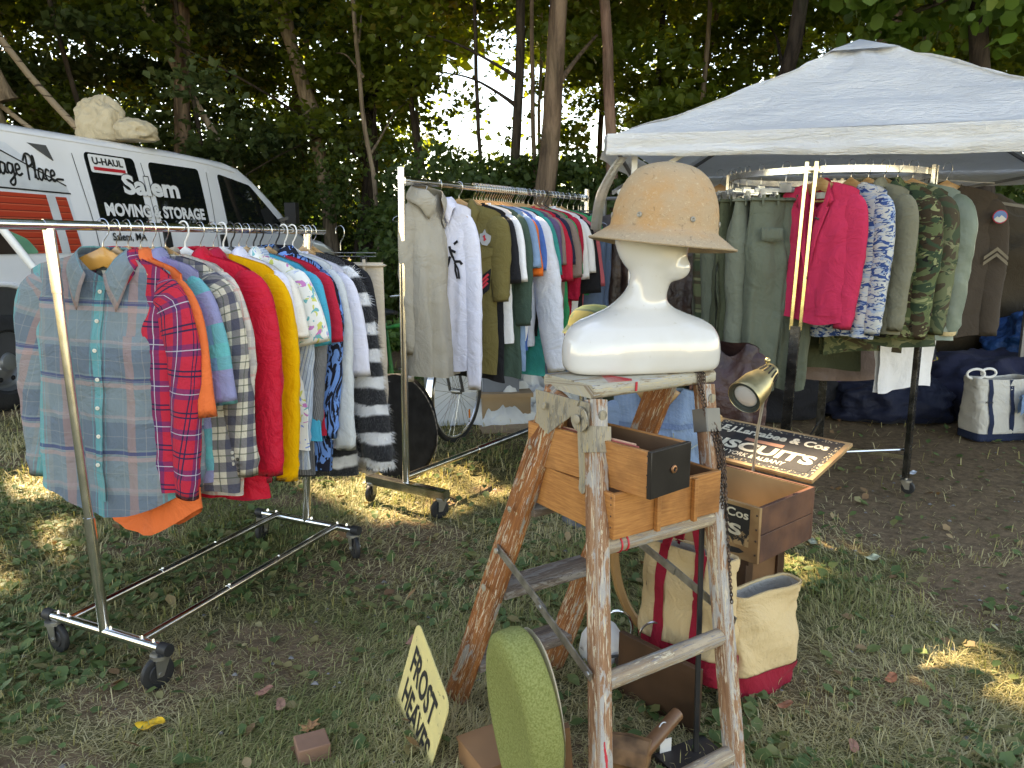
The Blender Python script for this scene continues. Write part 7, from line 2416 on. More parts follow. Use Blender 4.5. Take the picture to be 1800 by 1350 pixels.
# ---- canvas totes
CAN = cloth('natural_heavy_canvas', (.62, .45, .245), .07, 420, bst=.45)
CANIN = cloth('grey_canvas_inside', (.50, .46, .40), .06, 420)
REDC = cloth('dark_red_canvas', (.30, .014, .03), .06, 420)
def tote(label, loc, yaw, w, d, h, seed, strap=(.28, .72), handle=None, base_h=.07, canvas=None, red=None, lean=0., group='canvas tote bags'):
    t = thing('tote_bag', label, 'bag', loc, yaw, group)
    canvas = canvas or CAN; red = red or REDC
    def fn(u, v, o=0.):
        a = 2 * math.pi * u
        ww = w / 2 * (1 + .03 * math.sin(v * 3 + seed)) + o; dd = d / 2 * (.95 - .35 * v ** 1.5) + o
        x = ww * sgp(math.cos(a), .32); y = dd * sgp(math.sin(a), .42)
        y += .014 * fbm(x * 8 + seed, v * 4, a * .3, 3) + .006 * math.sin(x * 30 + v * 9 + seed)
        x += .008 * fbm(v * 5, seed, a) + lean * v
        z = h * v * (1 + .0 * x) + .012 * math.sin(x * 9 + seed) * v + .03 * math.cos(a) * v * .0
        return Vector((x, y, z))
    mb = MB().grid(60, 26, lambda u, v: fn(u, base_h / h + (1 - base_h / h) * v), closed_u=True)
    o = mb.build('body', canvas, t, angle=0)
    md = o.modifiers.new('t', 'SOLIDIFY'); md.thickness = .004
    MB().grid(60, 8, lambda u, v: fn(u, (base_h + .004) / h * v, .0025 * (1 if v > .05 else 0)) if v > 0 else fn(u, 0) * .98, closed_u=True).build('base', red, t, angle=0)
    MB().add([fn(k / 40, .002) for k in range(40)], [tuple(range(39, -1, -1))]).build('bottom', red, t)
    MB().grid(60, 5, lambda u, v: fn(u, .90 + .10 * v, .0032), closed_u=True).build('hem', canvas, t, angle=0)
    MB().grid(60, 14, lambda u, v: fn(u, .03 + .95 * v, -.006), closed_u=True, flip=True).build('lining', CANIN, t, angle=0)
    for side in (-1, 1):
        for q in (strap if side < 0 else strap):
            def sfn(u, v, q=q):
                xx = -w / 2 + w * q + (u - .5) * .034
                # find angle on the superellipse for this x
                cu = max(-1, min(1, xx / (w / 2)))
                ca_ = math.copysign(abs(cu) ** (1 / .32), cu)
                a = math.acos(ca_)
                if side < 0: a = 2 * math.pi - a
                p = fn(a / (2 * math.pi), v * 1.0)
                return Vector((xx + lean * v, p.y + side * .0055, p.z))
            MB().grid(4, 20, sfn, flip=side > 0).build('strap', red, t, angle=0)
    if handle:
        for side in (-1, 1):
            P = smooth_path([(-w / 2 + w * strap[0] + lean, side * d * .3, h * .97), (-w / 2 + w * (strap[0] * .75 + strap[1] * .25), side * d * .22, h + handle * .75), (lean + handle * .2, side * d * .1, h + handle), (-w / 2 + w * (strap[0] * .25 + strap[1] * .75), side * d * .22, h + handle * .75), (-w / 2 + w * strap[1] + lean, side * d * .3, h * .97)], 6)
            mbx = MB()
            for k in range(len(P) - 1):
                mbx.bar(P[k], P[k + 1] + (P[k + 1] - P[k]) * .1, .028, .005, up=(0, 1, 0) if 0 else (0, side, .2))
            mbx.build('handle', red, t)
    return t
tote('natural canvas tote with a red strap hanging behind the right ladder leg', (.535, 2.185, .07), -47, .30, .12, .37, 1, handle=.13)
tote('natural canvas tote standing open on the grass right of the ladder', (.76, 2.19, .0), 28, .25, .13, .33, 5, strap=(), handle=None)
# black pole with square foot holding the tote
t = thing('iron_stand', 'thin black iron stand with a square foot behind the ladder', 'stand', (.49, 1.84, 0))
MB().bar((.49, 1.84, .012), (.492, 1.90, .72), .012, .012, up=(0, 1, 0)).build('pole', BLACKPL, t, world=True)
MB().box((.48, 1.81, .008), (.17, .13, .014), Matrix.Rotation(R(28), 3, 'Z')).build('foot', M('dull_black_plate', (.03, .024, .022), .6, bump=.1), t, world=True)
MB().tube([(.492, 1.90, .60), (.505, 1.93, .585), (.515, 1.99, .575), (.52, 2.02, .59)], .005, 8).build('hook', BLACKPL, t, world=True)
t = thing('wooden_post', 'thin dark wooden post beside the hanging tote', 'post', (.432, 2.25, 0))
MB().bar((.432, 2.25, -.01), (.43, 2.30, .98), .022, .022, up=(0, 1, 0)).build('post', DKW, t, world=True)
MB().box((.432, 2.25, .012), (.2, .2, .02)).build('foot', DKW, t, world=True)
MB().bar((.28, 2.34, .955), (.60, 2.27, .955), .02, .03).build('cross_arm', DKW, t, world=True)
hanger('wood', 'beech hanger of the denim jacket behind the ladder', (.45, 2.33, .99), -8, HG)
g = G('denim_jacket', 'pale blue denim jacket with a buttoned flap pocket behind the ladder', 'jacket', None, (.45, 2.33, .995), -8, F['ltdenim'], W=.135, L=.32, SL=.34, neck='collar', seed=95, out=4, th=.05)
g.strip('seam_band', -.17, .17, -.19, -.205, F['denim'], .006, n=3)
for sg in (-1, 1):
    g.poly('pocket_flap', [(sg * .035, -.205), (sg * .145, -.205), (sg * .14, -.25), (sg * .09, -.275), (sg * .04, -.25)], F['ltdenim'], .012)
    g.stroke('stitching', [[(sg * .04, -.212), (sg * .045, -.247), (sg * .09, -.268), (sg * .135, -.247), (sg * .14, -.212)]], .003, F['sage'], .0155)
    MB().lathe([(.008, 0), (.007, .003), (.001, .004)], 12, Matrix.Rotation(R(90), 3, 'X'), g.front(sg * .09, -.25, .017)).build('button', STEEL, g.t)
# dark board on edge
t = thing('wooden_board', 'dark brown wooden board standing on edge behind the ladder rungs', 'board', (.42, 2.03, 0))
a_, b_ = Vector((.322, 2.142, 0)), Vector((.512, 1.925, 0))
pbox(t, a_, (b_ - a_).normalized(), Vector((.75, .66, 0)), (0, 0, -.01), ((b_ - a_).length, .018, .195), M('walnut_board', (.085, .04, .02), .45, bump=.15, bs=25, var=.3), 'panel')
# bentwood hoop
t = thing('bentwood_arm', 'curved oak chair arm standing in the grass behind the ladder', 'chair arm', (.40, 2.5, 0))
P = smooth_path([(.36, 2.52, .36), (.355, 2.52, .27), (.375, 2.5, .16), (.42, 2.48, .07), (.49, 2.46, .015)], 8)
mb = MB()
for k in range(len(P) - 1):
    mb.bar(P[k], P[k + 1] + (P[k + 1] - P[k]) * .06, .03, .034, up=(.2, -1, 0), ch=.25)
mb.build('arm', M('oak_wood', (.40, .21, .075), .4, bump=.15, bs=30, var=.15), t, world=True)
# white lamp with chrome loop
t = thing('desk_lamp', 'white enamel desk lamp with a chrome loop on the grass behind the ladder', 'lamp', (.335, 2.36, 0))
MB().lathe([(.075, 0), (.078, .01), (.07, .06), (.045, .1), (.02, .115), (.001, .117)], 28, None, (.30, 2.36, 0)).build('shade', WHITEPL, t, world=True)
MB().tube([(.345 + .05 * math.cos(a), 2.34, .10 + .062 * math.sin(a)) for a in [2 * math.pi * k / 28 for k in range(28)]], .0045, 8, closed=True).build('chrome_loop', CHROME, t, world=True)
MB().tube([(.28, 2.30, .012), (.33, 2.28, .035), (.36, 2.28, .04)], .005, 8).build('cord', BLACKPL, t, world=True)
t = thing('chrome_hoop', 'thin wire hoop behind the dark board', 'hoop', (.425, 2.2, 0))
MB().tube([(.44 + .045 * math.cos(a), 2.2, .15 + .045 * math.sin(a)) for a in [2 * math.pi * k / 24 for k in range(24)]], .004, 6, closed=True).build('ring', WIRE, t, world=True)

# ---- road sign
YEL = NB('faded_yellow_sign_paint')
co = YEL.coord(); a1 = YEL.noise(co, 12, 4); a2 = YEL.noise(co, 60, 3)
c = YEL.mix(YEL.ramp(a1, .35, .7), (.76, .62, .26), (.66, .54, .24))
c = YEL.mix(YEL.math('MULTIPLY', YEL.ramp(a2, .66, .72), .8), c, (.10, .08, .06))
YEL = YEL.fin(c, .55, 0, YEL.bump(a1, .1, .01))
A_ = Vector((-.268, 2.04, .286)); Rr = Vector((-.156, 1.765, .197)); Ll = Vector((-.357, 2.108, -.04))
ta = (Rr - A_); tbv = (Ll - A_)
SA, SB = ta.length, tbv.length
ua, ub = ta.normalized(), tbv.normalized()
un = ua.cross(ub).normalized()
if un.dot(Vector((0, 0, 1.35)) - A_) < 0: un = -un
sg_ = thing('road_sign', 'faded yellow frost heaves road sign leaning beside the ladder foot', 'sign', tuple((Ll + A_ + ta + tbv) / 2), 0)
rad = .035
out = []
for cx, cy, a0 in ((rad, rad, 180), (SA - rad, rad, 270), (SA - rad, SB - rad, 0), (rad, SB - rad, 90)):
    for k in range(7):
        a = R(a0 + 90 * k / 6)
        out.append((cx + rad * math.cos(a), cy + rad * math.sin(a)))
n = len(out)
V = [A_ + ua * p[0] + ub * p[1] + un * .0015 for p in out] + [A_ + ua * p[0] + ub * p[1] - un * .0015 for p in out]
mb = MB().add(V, [tuple(range(n)), tuple(range(2 * n - 1, n - 1, -1))] + [(i, (i + 1) % n, (i + 1) % n + n, i + n) for i in range(n)])
mb.build('plate', YEL, sg_, world=True, angle=30)
SGI = M('worn_black_sign_paint', (.02, .019, .018), .6, bump=.1, bs=50, var=.2)
for txt, y0 in (('FROST', .150), ('HEAVES', .268)):
    lettering(txt, lambda x, y, y0=y0: A_ + ua * (.038 + x) + ub * (y0 - y) + un * .003, SGI, sg_, .1, .0028, 0, fit=SA - (.095 if txt == 'FROST' else .07), hfit=.095, world=True)
# bolt hole smudge in the middle
mb = MB().lathe([(.006, 0), (.005, .001), (.0003, .0012)], 10, Matrix((ua, ub, un)).transposed(), A_ + ua * SA * .5 + ub * SB * .5 + un * .0025)
mb.build('bolt_hole', DARKH, sg_, world=True)

# ---- green upholstered chair back
GRN = NB('mossy_green_upholstery')
uvb = GRN.coord(); gv = GRN.noise(uvb, 230, 3, .6); gw = GRN.noise(uvb, 8, 3)
c = GRN.mix(GRN.ramp(gv, .3, .7), (.15, .165, .045), (.26, .27, .095))
GRN = GRN.fin(c, .92, 0, GRN.bump(gv, .5, .003), Specular_IOR_Level=.2)
ch = thing('chair', 'green upholstered chair back with a cream shell in the foreground', 'chair', (.07, 1.60, 0), -63, rot=(R(6), 0, R(-64)))
def oval(t, grow=0.):
    # outline in the chair plane: rounded top, tapering waist
    a = 2 * math.pi * t
    w = .128 + grow; x = w * math.cos(a); z = .285 + (.225 + grow) * math.sin(a)
    if math.sin(a) < 0:
        x *= 1 - .42 * (-math.sin(a)) ** 1.3 * 1.0
        z = .285 + (.27 + grow) * math.sin(a)
    return x, z
mb = MB()
rings = [(-.044, .62), (-.050, .80), (-.048, .92), (-.040, .985), (-.028, 1.0), (.006, 1.0), (.018, .985), (.024, .95)]
V, Fs = [], []
NR = 56
for (yy, k_) in rings:
    for i in range(NR):
        x_, z_ = oval(i / NR)
        V.append(Vector((x_ * k_, yy - .012 * math.cos(x_ * 8), .285 + (z_ - .285) * k_)))
for r_ in range(len(rings) - 1):
    for i in range(NR):
        j = (i + 1) % NR
        Fs.append((r_ * NR + i, r_ * NR + NR + i, r_ * NR + NR + j, r_ * NR + j))
V += [Vector((0, -.046, .285)), Vector((0, .02, .285))]
for i in range(NR):
    j = (i + 1) % NR
    Fs.append((i, j, len(V) - 2)); Fs.append(((len(rings) - 1) * NR + j, (len(rings) - 1) * NR + i, len(V) - 1))
mb.add(V, [f[::-1] for f in Fs])
mb.build('pad', GRN, ch, angle=0)
mb = MB().tube([Vector((oval(k / 60, -.006)[0], -.0335, oval(k / 60, -.006)[1])) for k in range(60)], .0035, 6, closed=True)
mb.build('piping', GRN, ch)
V2 = [Vector((oval(k / 40, -.012)[0], .024, oval(k / 40, -.012)[1])) for k in range(40)] + [Vector((oval(k / 40, -.03)[0], .034, oval(k / 40, -.03)[1])) for k in range(40)]
MB().add(V2, [(k, (k + 1) % 40, 40 + (k + 1) % 40, 40 + k) for k in range(40)] + [tuple(range(40))[::-1], tuple(range(40, 80))]).build('shell', M('cream_chair_shell', (.6, .52, .4), .5), ch)
for sg in (-1, 1):
    MB().bar((sg * .07, .045, -.02), (sg * .085, .04, .3), .022, .018).build('leg', MIDW, ch)
# wooden box beside the chair, mallet with tag
t = thing('wooden_crate', 'small brown wooden crate at the lower edge beside the green chair', 'crate', (-.03, 1.80, 0), 30)
for nm, c_, d in (('side_board', (0, -.07, .03), (.17, .01, .065)), ('side_board', (0, .07, .03), (.17, .01, .065)), ('end_board', (-.08, 0, .03), (.01, .13, .065)), ('end_board', (.08, 0, .03), (.01, .13, .065)), ('lid_board', (0, 0, .066), (.18, .155, .008))):
    ob = MB().box(c_, d).build(nm, M('plywood_brown', (.30, .15, .07), .6, bump=.15, bs=40, var=.15), t)
t = thing('wooden_mallet', 'old wooden mallet with a white string tag at the lower edge', 'mallet', (.36, 1.80, 0))
MB().tube([(.335, 1.78, .05), (.40, 1.85, .066), (.452, 1.905, .08)], [.020, .019, .018], 14).build('handle', M('handled_brown_wood', (.24, .11, .05), .4, bump=.2, bs=40, var=.2), t, world=True)
MB().tube([(.255, 1.80, .045), (.30, 1.785, .046), (.35, 1.765, .045)], [.046, .05, .048], 8).build('head', M('worn_mallet_wood', (.27, .14, .065), .6, bump=.5, bs=30, var=.35, vs=16), t, world=True, angle=20)
MB().tube([(.402 + .024 * math.cos(a) * .6, 1.85 + .01 * math.cos(a), .066 + .025 * math.sin(a)) for a in [2 * math.pi * k / 16 for k in range(16)]], .0018, 5, closed=True).build('string', WHITEPL, t, world=True)
MB().box((.408, 1.835, .028), (.034, .002, .05), Matrix.Rotation(R(20), 3, 'Z')).build('paper_tag', WHITEPL, t, world=True)
# brick-like block and fallen leaves
t = thing('wood_block', 'reddish block of cut wood lying in the grass', 'block', (-.535, 1.85, .0), 25)
ob = MB().box((0, 0, .018), (.085, .075, .045)).build('block', M('reddish_block', (.26, .135, .085), .8, bump=.3, bs=60, var=.15), t)
md = ob.modifiers.new('b', 'BEVEL'); md.width = .003; md.segments = 2
def fallen(label, loc, yaw, size, col, shape='oval', curl=.2, group='fallen leaves on the grass'):
    m_ = M('dry_leaf_%.2f_%.2f' % (col[0], col[1]), col, .7, bump=.2, bs=60, var=.25, vs=40)
    t = thing('fallen_leaf', label, 'leaf', loc, yaw, group)
    if shape == 'maple':
        P = []
        for k, r_ in enumerate([1, .45, .9, .42, .7, .35, .4, .12, .4, .35, .7, .42, .9, .45]):
            a = math.pi / 2 + 2 * math.pi * k / 14
            P.append((size * .5 * r_ * math.cos(a), size * .5 * r_ * math.sin(a)))
    else:
        P = [(size * .5 * math.cos(a), size * .27 * math.sin(a) * (1 + .15 * math.sin(3 * a))) for a in [2 * math.pi * k / 16 for k in range(16)]]
    V = [Vector((x, y, .014 + curl * abs(x) * .5 + .006 * math.sin(x * 90))) for x, y in P] + [Vector((0, 0, .012))]
    mb = MB().add(V, [(k, (k + 1) % len(P), len(P)) for k in range(len(P))])
    o_ = mb.build('blade', m_, t, smooth=False)
    md = o_.modifiers.new('t', 'SOLIDIFY'); md.thickness = .0008
    MB().tube([(0, 0, .013), (size * .1, -size * .35, .012)], .0008, 4).build('stalk', m_, t)
fallen('yellow fallen leaf lying on the grass left of the wood block', (-1.01, 1.94, .014), 10, .08, (.75, .42, .02), 'oval', .08)
fallen('dry tan maple leaf just behind the wood block', (-.565, 1.94, 0), 20, .085, (.42, .2, .08), 'maple', .4)
fallen('pinkish brown leaf in the grass behind the road sign', (-.34, 2.42, 0), 60, .06, (.35, .17, .11))
fallen('rusty leaf left of the road sign near the bare soil', (-.75, 2.12, 0), 30, .055, (.33, .15, .10))
fallen('rust coloured leaf in front of the standing tote', (.80, 2.05, 0), 5, .05, (.32, .13, .07))
fallen('orange brown leaf on the grass right of the totes', (1.18, 2.19, 0), 40, .055, (.42, .15, .07))
fallen('small brown leaf at the lower right', (.92, 1.86, 0), 80, .045, (.30, .14, .09))
fallen('pale green leaf behind the biscuit box', (1.55, 3.12, 0), 15, .08, (.42, .44, .28))
fallen('pale leaf on the dirt right of the biscuit box', (1.36, 3.3, 0), 100, .07, (.40, .42, .30))
fallen('brown leaf near the rear caster of the plaid shirt rack', (-.68, 2.05, 0), 100, .05, (.3, .15, .1))
v, f, a = flat_leaves(*[q[:260] for q in (lambda w: (w[0], w[1]))(wedge(260, 1.4, 7.0))], .04, 1.2, .008, .7, 9)
g = np_mesh('leaf_litter', v, f, leaf_material('dry_litter', [(0, (.16, .08, .04)), (.6, (.30, .18, .09)), (1, (.36, .32, .16))], .1), kind='stuff', attr=np.tile(a, 6))
tag(g, 'small dry leaves scattered over the ground', 'leaf litter', kind='stuff')
x_, y_ = wedge(500, 1.3, 5.0)
pv, pf, po = [], [], 0
pr = random.Random(3)
for i in range(len(x_)):
    r_ = .003 + .008 * pr.random() ** 2
    b_ = [(-1, -.6, 0), (1, -.7, 0), (.8, .8, 0), (-.8, .7, 0), (0, 0, .8)]
    pv += [(x_[i] + q[0] * r_ * pr.uniform(.7, 1.3), y_[i] + q[1] * r_, q[2] * r_ - .001) for q in b_]
    pf += [(po, po + 1, po + 4), (po + 1, po + 2, po + 4), (po + 2, po + 3, po + 4), (po + 3, po, po + 4)]; po += 5
g = np_mesh('pebbles', np.array(pv), np.array(pf), M('grey_pebble', (.24, .22, .2), .8, var=.3, vs=30), kind='stuff')
tag(g, 'small stones in the bare soil', 'pebbles', kind='stuff')

# ------------------------------------------------------------------ middle distance
# black round board
t = thing('round_board', 'black round table top leaning on edge behind the tall rack post', 'table top', (-.655, 4.28, 0), -38)
mR = Matrix.Rotation(R(90), 3, 'X') 
MB().lathe([(.001, .012), (.27, .012), (.302, .010), (.308, .004), (.308, -.008), (.30, -.012), (.001, -.012)], 56, Matrix.Rotation(R(83), 3, 'X'), (0, 0, .305)).build('board', M('black_laminate', (.010, .010, .011), .75, bump=.1, bs=40, var=.3, vs=12, Specular_IOR_Level=.15), t)
MB().box((.02, -.018, .035), (.085, .002, .045)).build('paper_label', WHITEPL, t)
mb = MB().tube([(.308 * math.cos(a), .005, .305 + .306 * math.sin(a)) for a in [2 * math.pi * k / 60 for k in range(60)]], .0035, 5, closed=True)
mb.build('chipped_edge', M('chipped_edge_band', (.16, .14, .12), .6, var=.6, vs=60), t)
# bicycle
bk = thing('bicycle', 'green bicycle with turned front wheel behind the tall rack', 'bicycle', (-.75, 5.45, 0))
BGRN = M('green_bike_paint', (.02, .26, .06), .3, var=.05)
def bwheel(c, dv, r=.335):
    root = bpy.data.objects.new('wheel', None); COL.objects.link(root); root.parent = bk
    c = Vector(c); d = Vector((*dv, 0)).normalized(); z = Vector((-d.y, d.x, 0))
    ring = lambda rr_: [c + d * rr_ * math.cos(a) + Vector((0, 0, rr_ * math.sin(a))) for a in [2 * math.pi * k / 48 for k in range(48)]]
    MB().tube(ring(r), .016, 8, closed=True).build('tyre', RUBBER, root, world=True)
    MB().tube(ring(r - .022), .010, 6, closed=True).build('rim', CHROME, root, world=True)
    mb = MB()
    for k in range(32):
        a = 2 * math.pi * k / 32
        b2 = a + (.5 if k % 2 else -.5)
        mb.tube([c + z * (.02 if k % 4 < 2 else -.02) + d * .018 * math.cos(b2) + Vector((0, 0, .018 * math.sin(b2))), c + d * (r - .022) * math.cos(a) + Vector((0, 0, (r - .022) * math.sin(a)))], .0012, 4)
    mb.build('spokes', WIRE, root, world=True)
    MB().cyl(c - z * .035, c + z * .035, .018, 12).build('hub', STEEL, root, world=True)
    MB().box(c + d * .18 + Vector((0, 0, -.19)), (.012, .02, .06)).build('reflector', M('orange_reflector', (.75, .2, .02), .2), root, world=True)
    # mudguard
    mb = MB()
    ar = [c + d * (r + .03) * math.cos(a) + Vector((0, 0, (r + .03) * math.sin(a))) for a in [math.pi * (.12 + .95 * k / 20) for k in range(21)]]
    for k in range(20):
        mb.bar(ar[k], ar[k + 1], .045, .003, up=(ar[k] - c))
    mb.build('mudguard', CHROME, root, world=True)
    return root
wf, wr = (-.375, 5.12, .35), (-1.22, 5.80, .35)
bwheel(wf, (.42, .9)); bwheel(wr, (-.78, .63))
bd = (Vector(wr) - Vector(wf)).normalized()
ft = Vector(wf); rt = Vector(wr)
head = ft + bd * .12 + Vector((0, 0, .42)); bbk = ft + bd * .62 + Vector((0, 0, -.06)); seat_t = ft + bd * .70 + Vector((0, 0, .38))
mb = MB()
for a, b_, r_ in ((head, head + Vector((0, 0, .12)), .02), (head, bbk, .016), (head + Vector((0, 0, .08)), seat_t, .015), (seat_t + Vector((0, 0, .04)), bbk, .016), (bbk, rt, .010), (seat_t, rt, .009)):
    mb.tube([a, b_], r_, 10)
mb.build('frame', BGRN, bk, world=True)
mb = MB()
zz = Vector((-.9, .42, 0)).normalized()
for sg in (-1, 1):
    mb.tube([ft + zz * .05 * sg, ft + zz * .05 * sg + Vector((0, 0, .36)) + bd * .09, head], .010, 8)
mb.build('fork', BLACKPL, bk, world=True)
hb_ = head + Vector((0, 0, .22))
MB().tube([hb_ + zz * .28 + bd * .16 - Vector((0, 0, .02)), hb_ + zz * .24, hb_, hb_ - zz * .24, hb_ - zz * .28 + bd * .16 - Vector((0, 0, .02))], .011, 8).tube([head, hb_], .012, 8).build('handlebar', CHROME, bk, world=True)
sd_p = seat_t + Vector((0, 0, .12))
MB().tube([sd_p - bd * .12, sd_p, sd_p + bd * .12], [.025, .05, .075], 12, ry=.5).build('saddle', BLACKPL, bk, world=True)
MB().tube([seat_t, sd_p], .011, 8).build('seat_post', CHROME, bk, world=True)
mb = MB()
for sg in (-.05, .05):
    mb.tube([rt + zz * sg, rt + zz * sg + Vector((0, 0, .38)), seat_t + zz * sg], .005, 6)
    mb.tube([rt + zz * sg + Vector((0, 0, .38)) + bd * .2, rt + zz * sg + Vector((0, 0, .38)) - bd * .3], .005, 6)
mb.build('rear_carrier', STEEL, bk, world=True)
MB().cyl(bbk - zz * .06, bbk + zz * .06, .06, 20).build('chainwheel', STEEL, bk, world=True)
for sg in (-1, 1):
    MB().bar(bbk + zz * sg * .07, bbk + zz * sg * .07 + Vector((0, 0, -.16 * sg)), .02, .012).bar(bbk + zz * sg * .06 + Vector((0, 0, -.16 * sg)), bbk + zz * sg * .15 + Vector((0, 0, -.16 * sg)), .06, .02).build('pedal', BLACKPL, bk, world=True)
PATCHED = blotch('pale_jeans_with_colour_patches', [(.55, .60, .70), (.42, .05, .06), (.80, .52, .02)], 6, (.62, .63), (1, 1, 1), .5)
sheet('painted_jeans', 'pale jeans with red and yellow painted patches draped on the bicycle', 'jeans', PATCHED, (-1.22, 5.52, .80), (-.92, 5.42, .82), .45, 7, th=.05)
# bins behind the bicycle
t = thing('storage_bin', 'white plastic storage tub behind the bicycle wheel', 'bin', (-.42, 5.75, 0), 15)
mb = MB()
def tub(w, d, h, th, mb):
    for sx_ in (-1, 1):
        mb.add([(sx_ * w * .45, -d * .45, 0), (sx_ * w * .45, d * .45, 0), (sx_ * w * .5, d * .5, h), (sx_ * w * .5, -d * .5, h)], [(0, 1, 2, 3) if sx_ > 0 else (3, 2, 1, 0)])
        mb.add([(-w * .45, sx_ * d * .45, 0), (w * .45, sx_ * d * .45, 0), (w * .5, sx_ * d * .5, h), (-w * .5, sx_ * d * .5, h)], [(0, 1, 2, 3) if sx_ < 0 else (3, 2, 1, 0)])
    return mb
tub(.46, .34, .42, .01, mb).build('tub', M('translucent_white_bin', (.62, .66, .7), .35, var=.05), t)
MB().box((0, 0, .43), (.49, .37, .025)).build('lid', M('blue_white_lid', (.45, .55, .68), .35), t)
CARD = M('brown_cardboard', (.34, .235, .14), .85, bump=.1, bs=80, var=.08)
t = thing('cardboard_box', 'brown cardboard box under the grey box behind the bicycle', 'box', (-.06, 5.72, 0), 8)
MB().box((0, 0, .11), (.36, .30, .22)).build('carton', CARD, t)
MB().box((0, -.01, .235), (.39, .34, .03)).build('lid', CARD, t)
t = thing('storage_box', 'blue grey plastic box stacked on the cardboard box', 'box', (-.09, 5.74, .25), 4)
MB().box((0, 0, .10), (.27, .24, .2)).build('box', M('blue_grey_plastic', (.16, .19, .24), .5, var=.06), t)
MB().box((0, 0, .205), (.29, .26, .02)).build('lid', M('blue_grey_plastic', (.16, .19, .24), .5), t)
t = thing('cardboard_sheet', 'flattened cardboard on the ground before the carton', 'cardboard', (.02, 5.45, 0), 10)
MB().box((0, 0, .012), (.5, .2, .008), Matrix.Rotation(R(3), 3, 'X')).build('sheet', CARD, t)
def crumple(name, label, cat, mat, loc, sx, sy, h, seed, yaw=0, part='sheet', group=None, fr=3.):
    t = thing(name, label, cat, loc, yaw, group)
    def fn(u, v):
        x, y = (u - .5), (v - .5)
        e = (1 - (2 * x) ** 4) * (1 - (2 * y) ** 4)
        z = h * max(0, e) ** .6 * (.35 + .65 * abs(fbm(x * fr + seed, y * fr, .3, 4)) * 1.7) + h * .25 * abs(noise.noise(Vector((x * fr * 2, y * fr * 2, seed)))) * e
        return Vector((x * sx * (1 + .12 * fbm(y * 4, seed, 1)), y * sy * (1 + .12 * fbm(x * 4, seed, 2)), z + .004))
    MB().grid(44, 36, fn).build(part, mat, t, angle=25)
    return t
crumple('plastic_sheet', 'crumpled white plastic sheet on the ground behind the ladder', 'plastic sheet', M('white_plastic_sheeting', (.58, .61, .62), .35, bump=.3, bs=14, bd=.03), (.12, 5.9, 0), .95, .6, .42, 4, 20)
# green patterned cap on a stand behind the bust
t = thing('bucket_hat', 'green and yellow patterned cloth hat behind the left shoulder of the bust', 'hat', (.385, 3.6, .93), 0)
GP = blotch('green_yellow_leaf_print', [(.05, .08, .04), (.10, .095, .03), (.025, .045, .03)], 12, (.53, .58), (1, 1, 1), 1.)
MB().lathe([(.15, .0), (.125, .035), (.115, .075), (.095, .105), (.055, .125), (.001, .132)], 32).build('crown', GP, t)
t = thing('hat_stand', 'dark pole stand carrying the patterned hat', 'stand', (.385, 3.6, 0))
MB().tube([(.385, 3.6, 0), (.385, 3.6, 1.05)], .014, 8).lathe([(.14, 0), (.14, .015), (.02, .03), (.001, .03)], 20, None, (.385, 3.6, 0)).build('stand', FRAMEM, t, world=True)
# ---- heaps and bags at the right, under the canopy
TARP = M('blue_tarpaulin', (.010, .075, .24), .38, bump=.8, bs=9, bd=.06, var=.15)
def heap(name, label, cat, mat, loc, r, seed, amp=.22, part='cloth', fr=2.0, yaw=0):
    t = thing(name, label, cat, loc, yaw)
    lump(part, mat, t, (0, 0, r[2] * .55), r, seed, amp * .5, 84, 50, .55, fr, .5, .12)
    return t
heap('tarpaulin', 'blue tarpaulin bundled over a pile at the right', 'tarpaulin', TARP, (4.4, 6.1, .26), (.52, .4, .38), 3, .3)
heap('clothes_heap', 'dark grey clothes squashed below the blue tarpaulin', 'clothes pile', F['navy'], (3.85, 6.0, 0), (.65, .45, .30), 5)
heap('clothes_heap', 'dark brown cloth heap behind the blue tarpaulin', 'clothes pile', cloth('dark_brown_cloth', (.045, .032, .018), .1), (4.1, 7.0, .3), (1.2, .5, .85), 6)
heap('clothes_heap', 'navy blue clothes bag on the dirt left of the white tote', 'bag', cloth('navy_nylon', (.012, .016, .036), .1, 900, rough=.5), (2.95, 5.95, 0), (.5, .35, .22), 8)
heap('clothes_heap', 'patterned clothes piled behind the navy bag', 'clothes pile', blotch('mixed_dark_clothes', [(.03, .03, .035), (.28, .24, .03), (.2, .03, .06), (.08, .05, .13)], 5, (.58, .6, .6)), (2.75, 6.3, 0), (.7, .4, .5), 9)
heap('clothes_bag', 'grey and black bags in the shade behind the round rack', 'bag', F['black'], (1.9, 6.1, 0), (.7, .4, .3), 10)
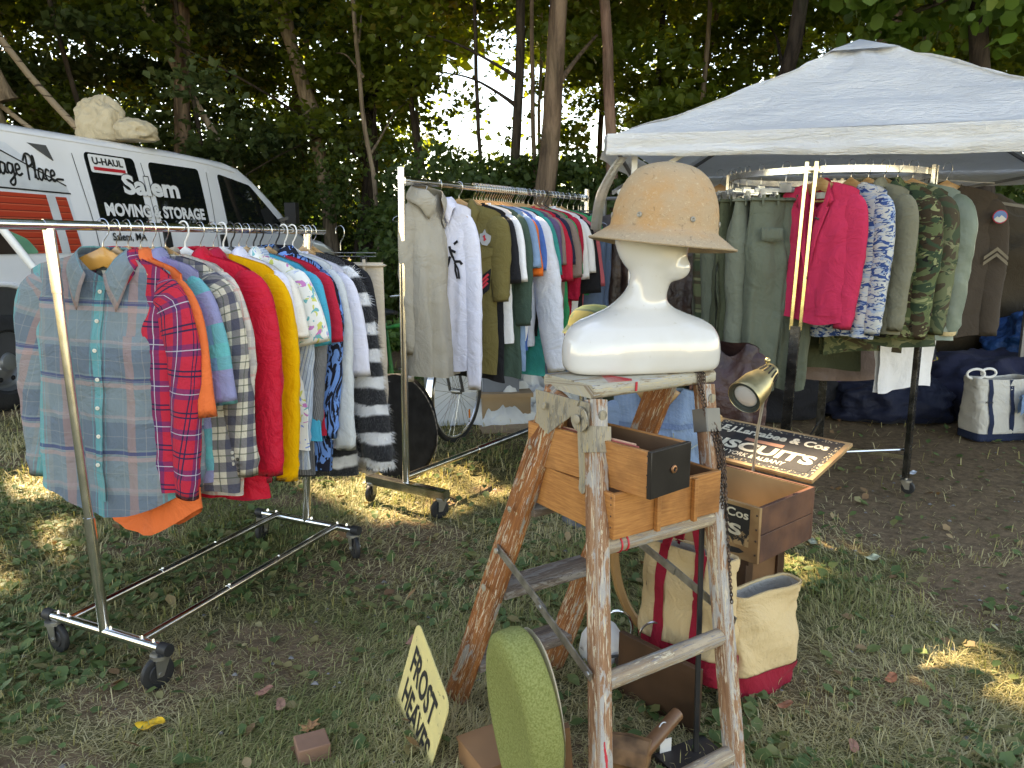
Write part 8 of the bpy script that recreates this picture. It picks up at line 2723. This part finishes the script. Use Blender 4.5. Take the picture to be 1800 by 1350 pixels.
heap('clothes_bag', 'dark cloth heap in the shade below the trousers', 'clothes pile', F['fatigue3'], (1.3, 6.3, 0), (.6, .4, .35), 12)
NAVYC = cloth('navy_canvas_trim', (.02, .03, .065), .08, 420)
WCAN = cloth('off_white_canvas', (.56, .54, .49), .05, 420, bst=.5)
tt = tote('big off white canvas tote with navy straps on the dirt under the canopy', (3.36, 5.25, 0), 8, .40, .26, .43, 11, strap=(.22, .62), handle=None, base_h=.05, canvas=WCAN, red=NAVYC)
lettering('Market', lambda x, y: Vector((-.18 + x, -.135 + .0 * y, .27 + y)), INK, tt, .04, .0005, 0, fit=.06, hfit=.016)
for k, dz in enumerate((.0, -.028, -.06)):
    pass
t = thing('rope_handles', 'white rope loops and red tag on top of the big tote', 'rope', (3.25, 5.22, .45))
MB().tube([(3.18 + .06 * math.cos(a), 5.2, .455 + .035 * math.sin(a)) for a in [2 * math.pi * k / 20 for k in range(20)]], .009, 6, closed=True).tube([(3.28 + .05 * math.cos(a), 5.22, .46 + .03 * math.sin(a)) for a in [2 * math.pi * k / 20 for k in range(20)]], .009, 6, closed=True).build('loop', WHITEPL, t, world=True)
sheet('blue_shirt', 'pale blue shirt sleeve hanging over the edge of the big tote', 'shirt', F['ltblue'], (3.44, 5.10, .33), (3.62, 5.10, .40), .14, 3, th=.02)
heap('duffel_bag', 'navy duffel bag at the right edge beside the big tote', 'bag', F['navy'], (3.85, 5.1, 0), (.25, .3, .26), 14)
# washing line with peg and tag
t = thing('clothes_peg', 'wooden clothes peg with a white tag on a string beside the round rack', 'clothes peg', (2.53, 4.75, 1.60))
MB().tube([(2.3, 4.7, 1.72), (2.95, 4.85, 1.70)], .0025, 5).build('string', WHITEPL, t, world=True)
MB().box((2.53, 4.745, 1.72), (.018, .012, .07)).build('peg', M('raw_peg_wood', (.6, .46, .28), .7), t, world=True)
MB().box((2.545, 4.74, 1.665), (.05, .002, .05), Matrix.Rotation(R(12), 3, 'Y')).build('tag', WHITEPL, t, world=True)
fallen('white paper scrap on the dark dirt under the canopy', (2.35, 4.35, 0), 20, .07, (.62, .66, .72), 'oval', .3, None)
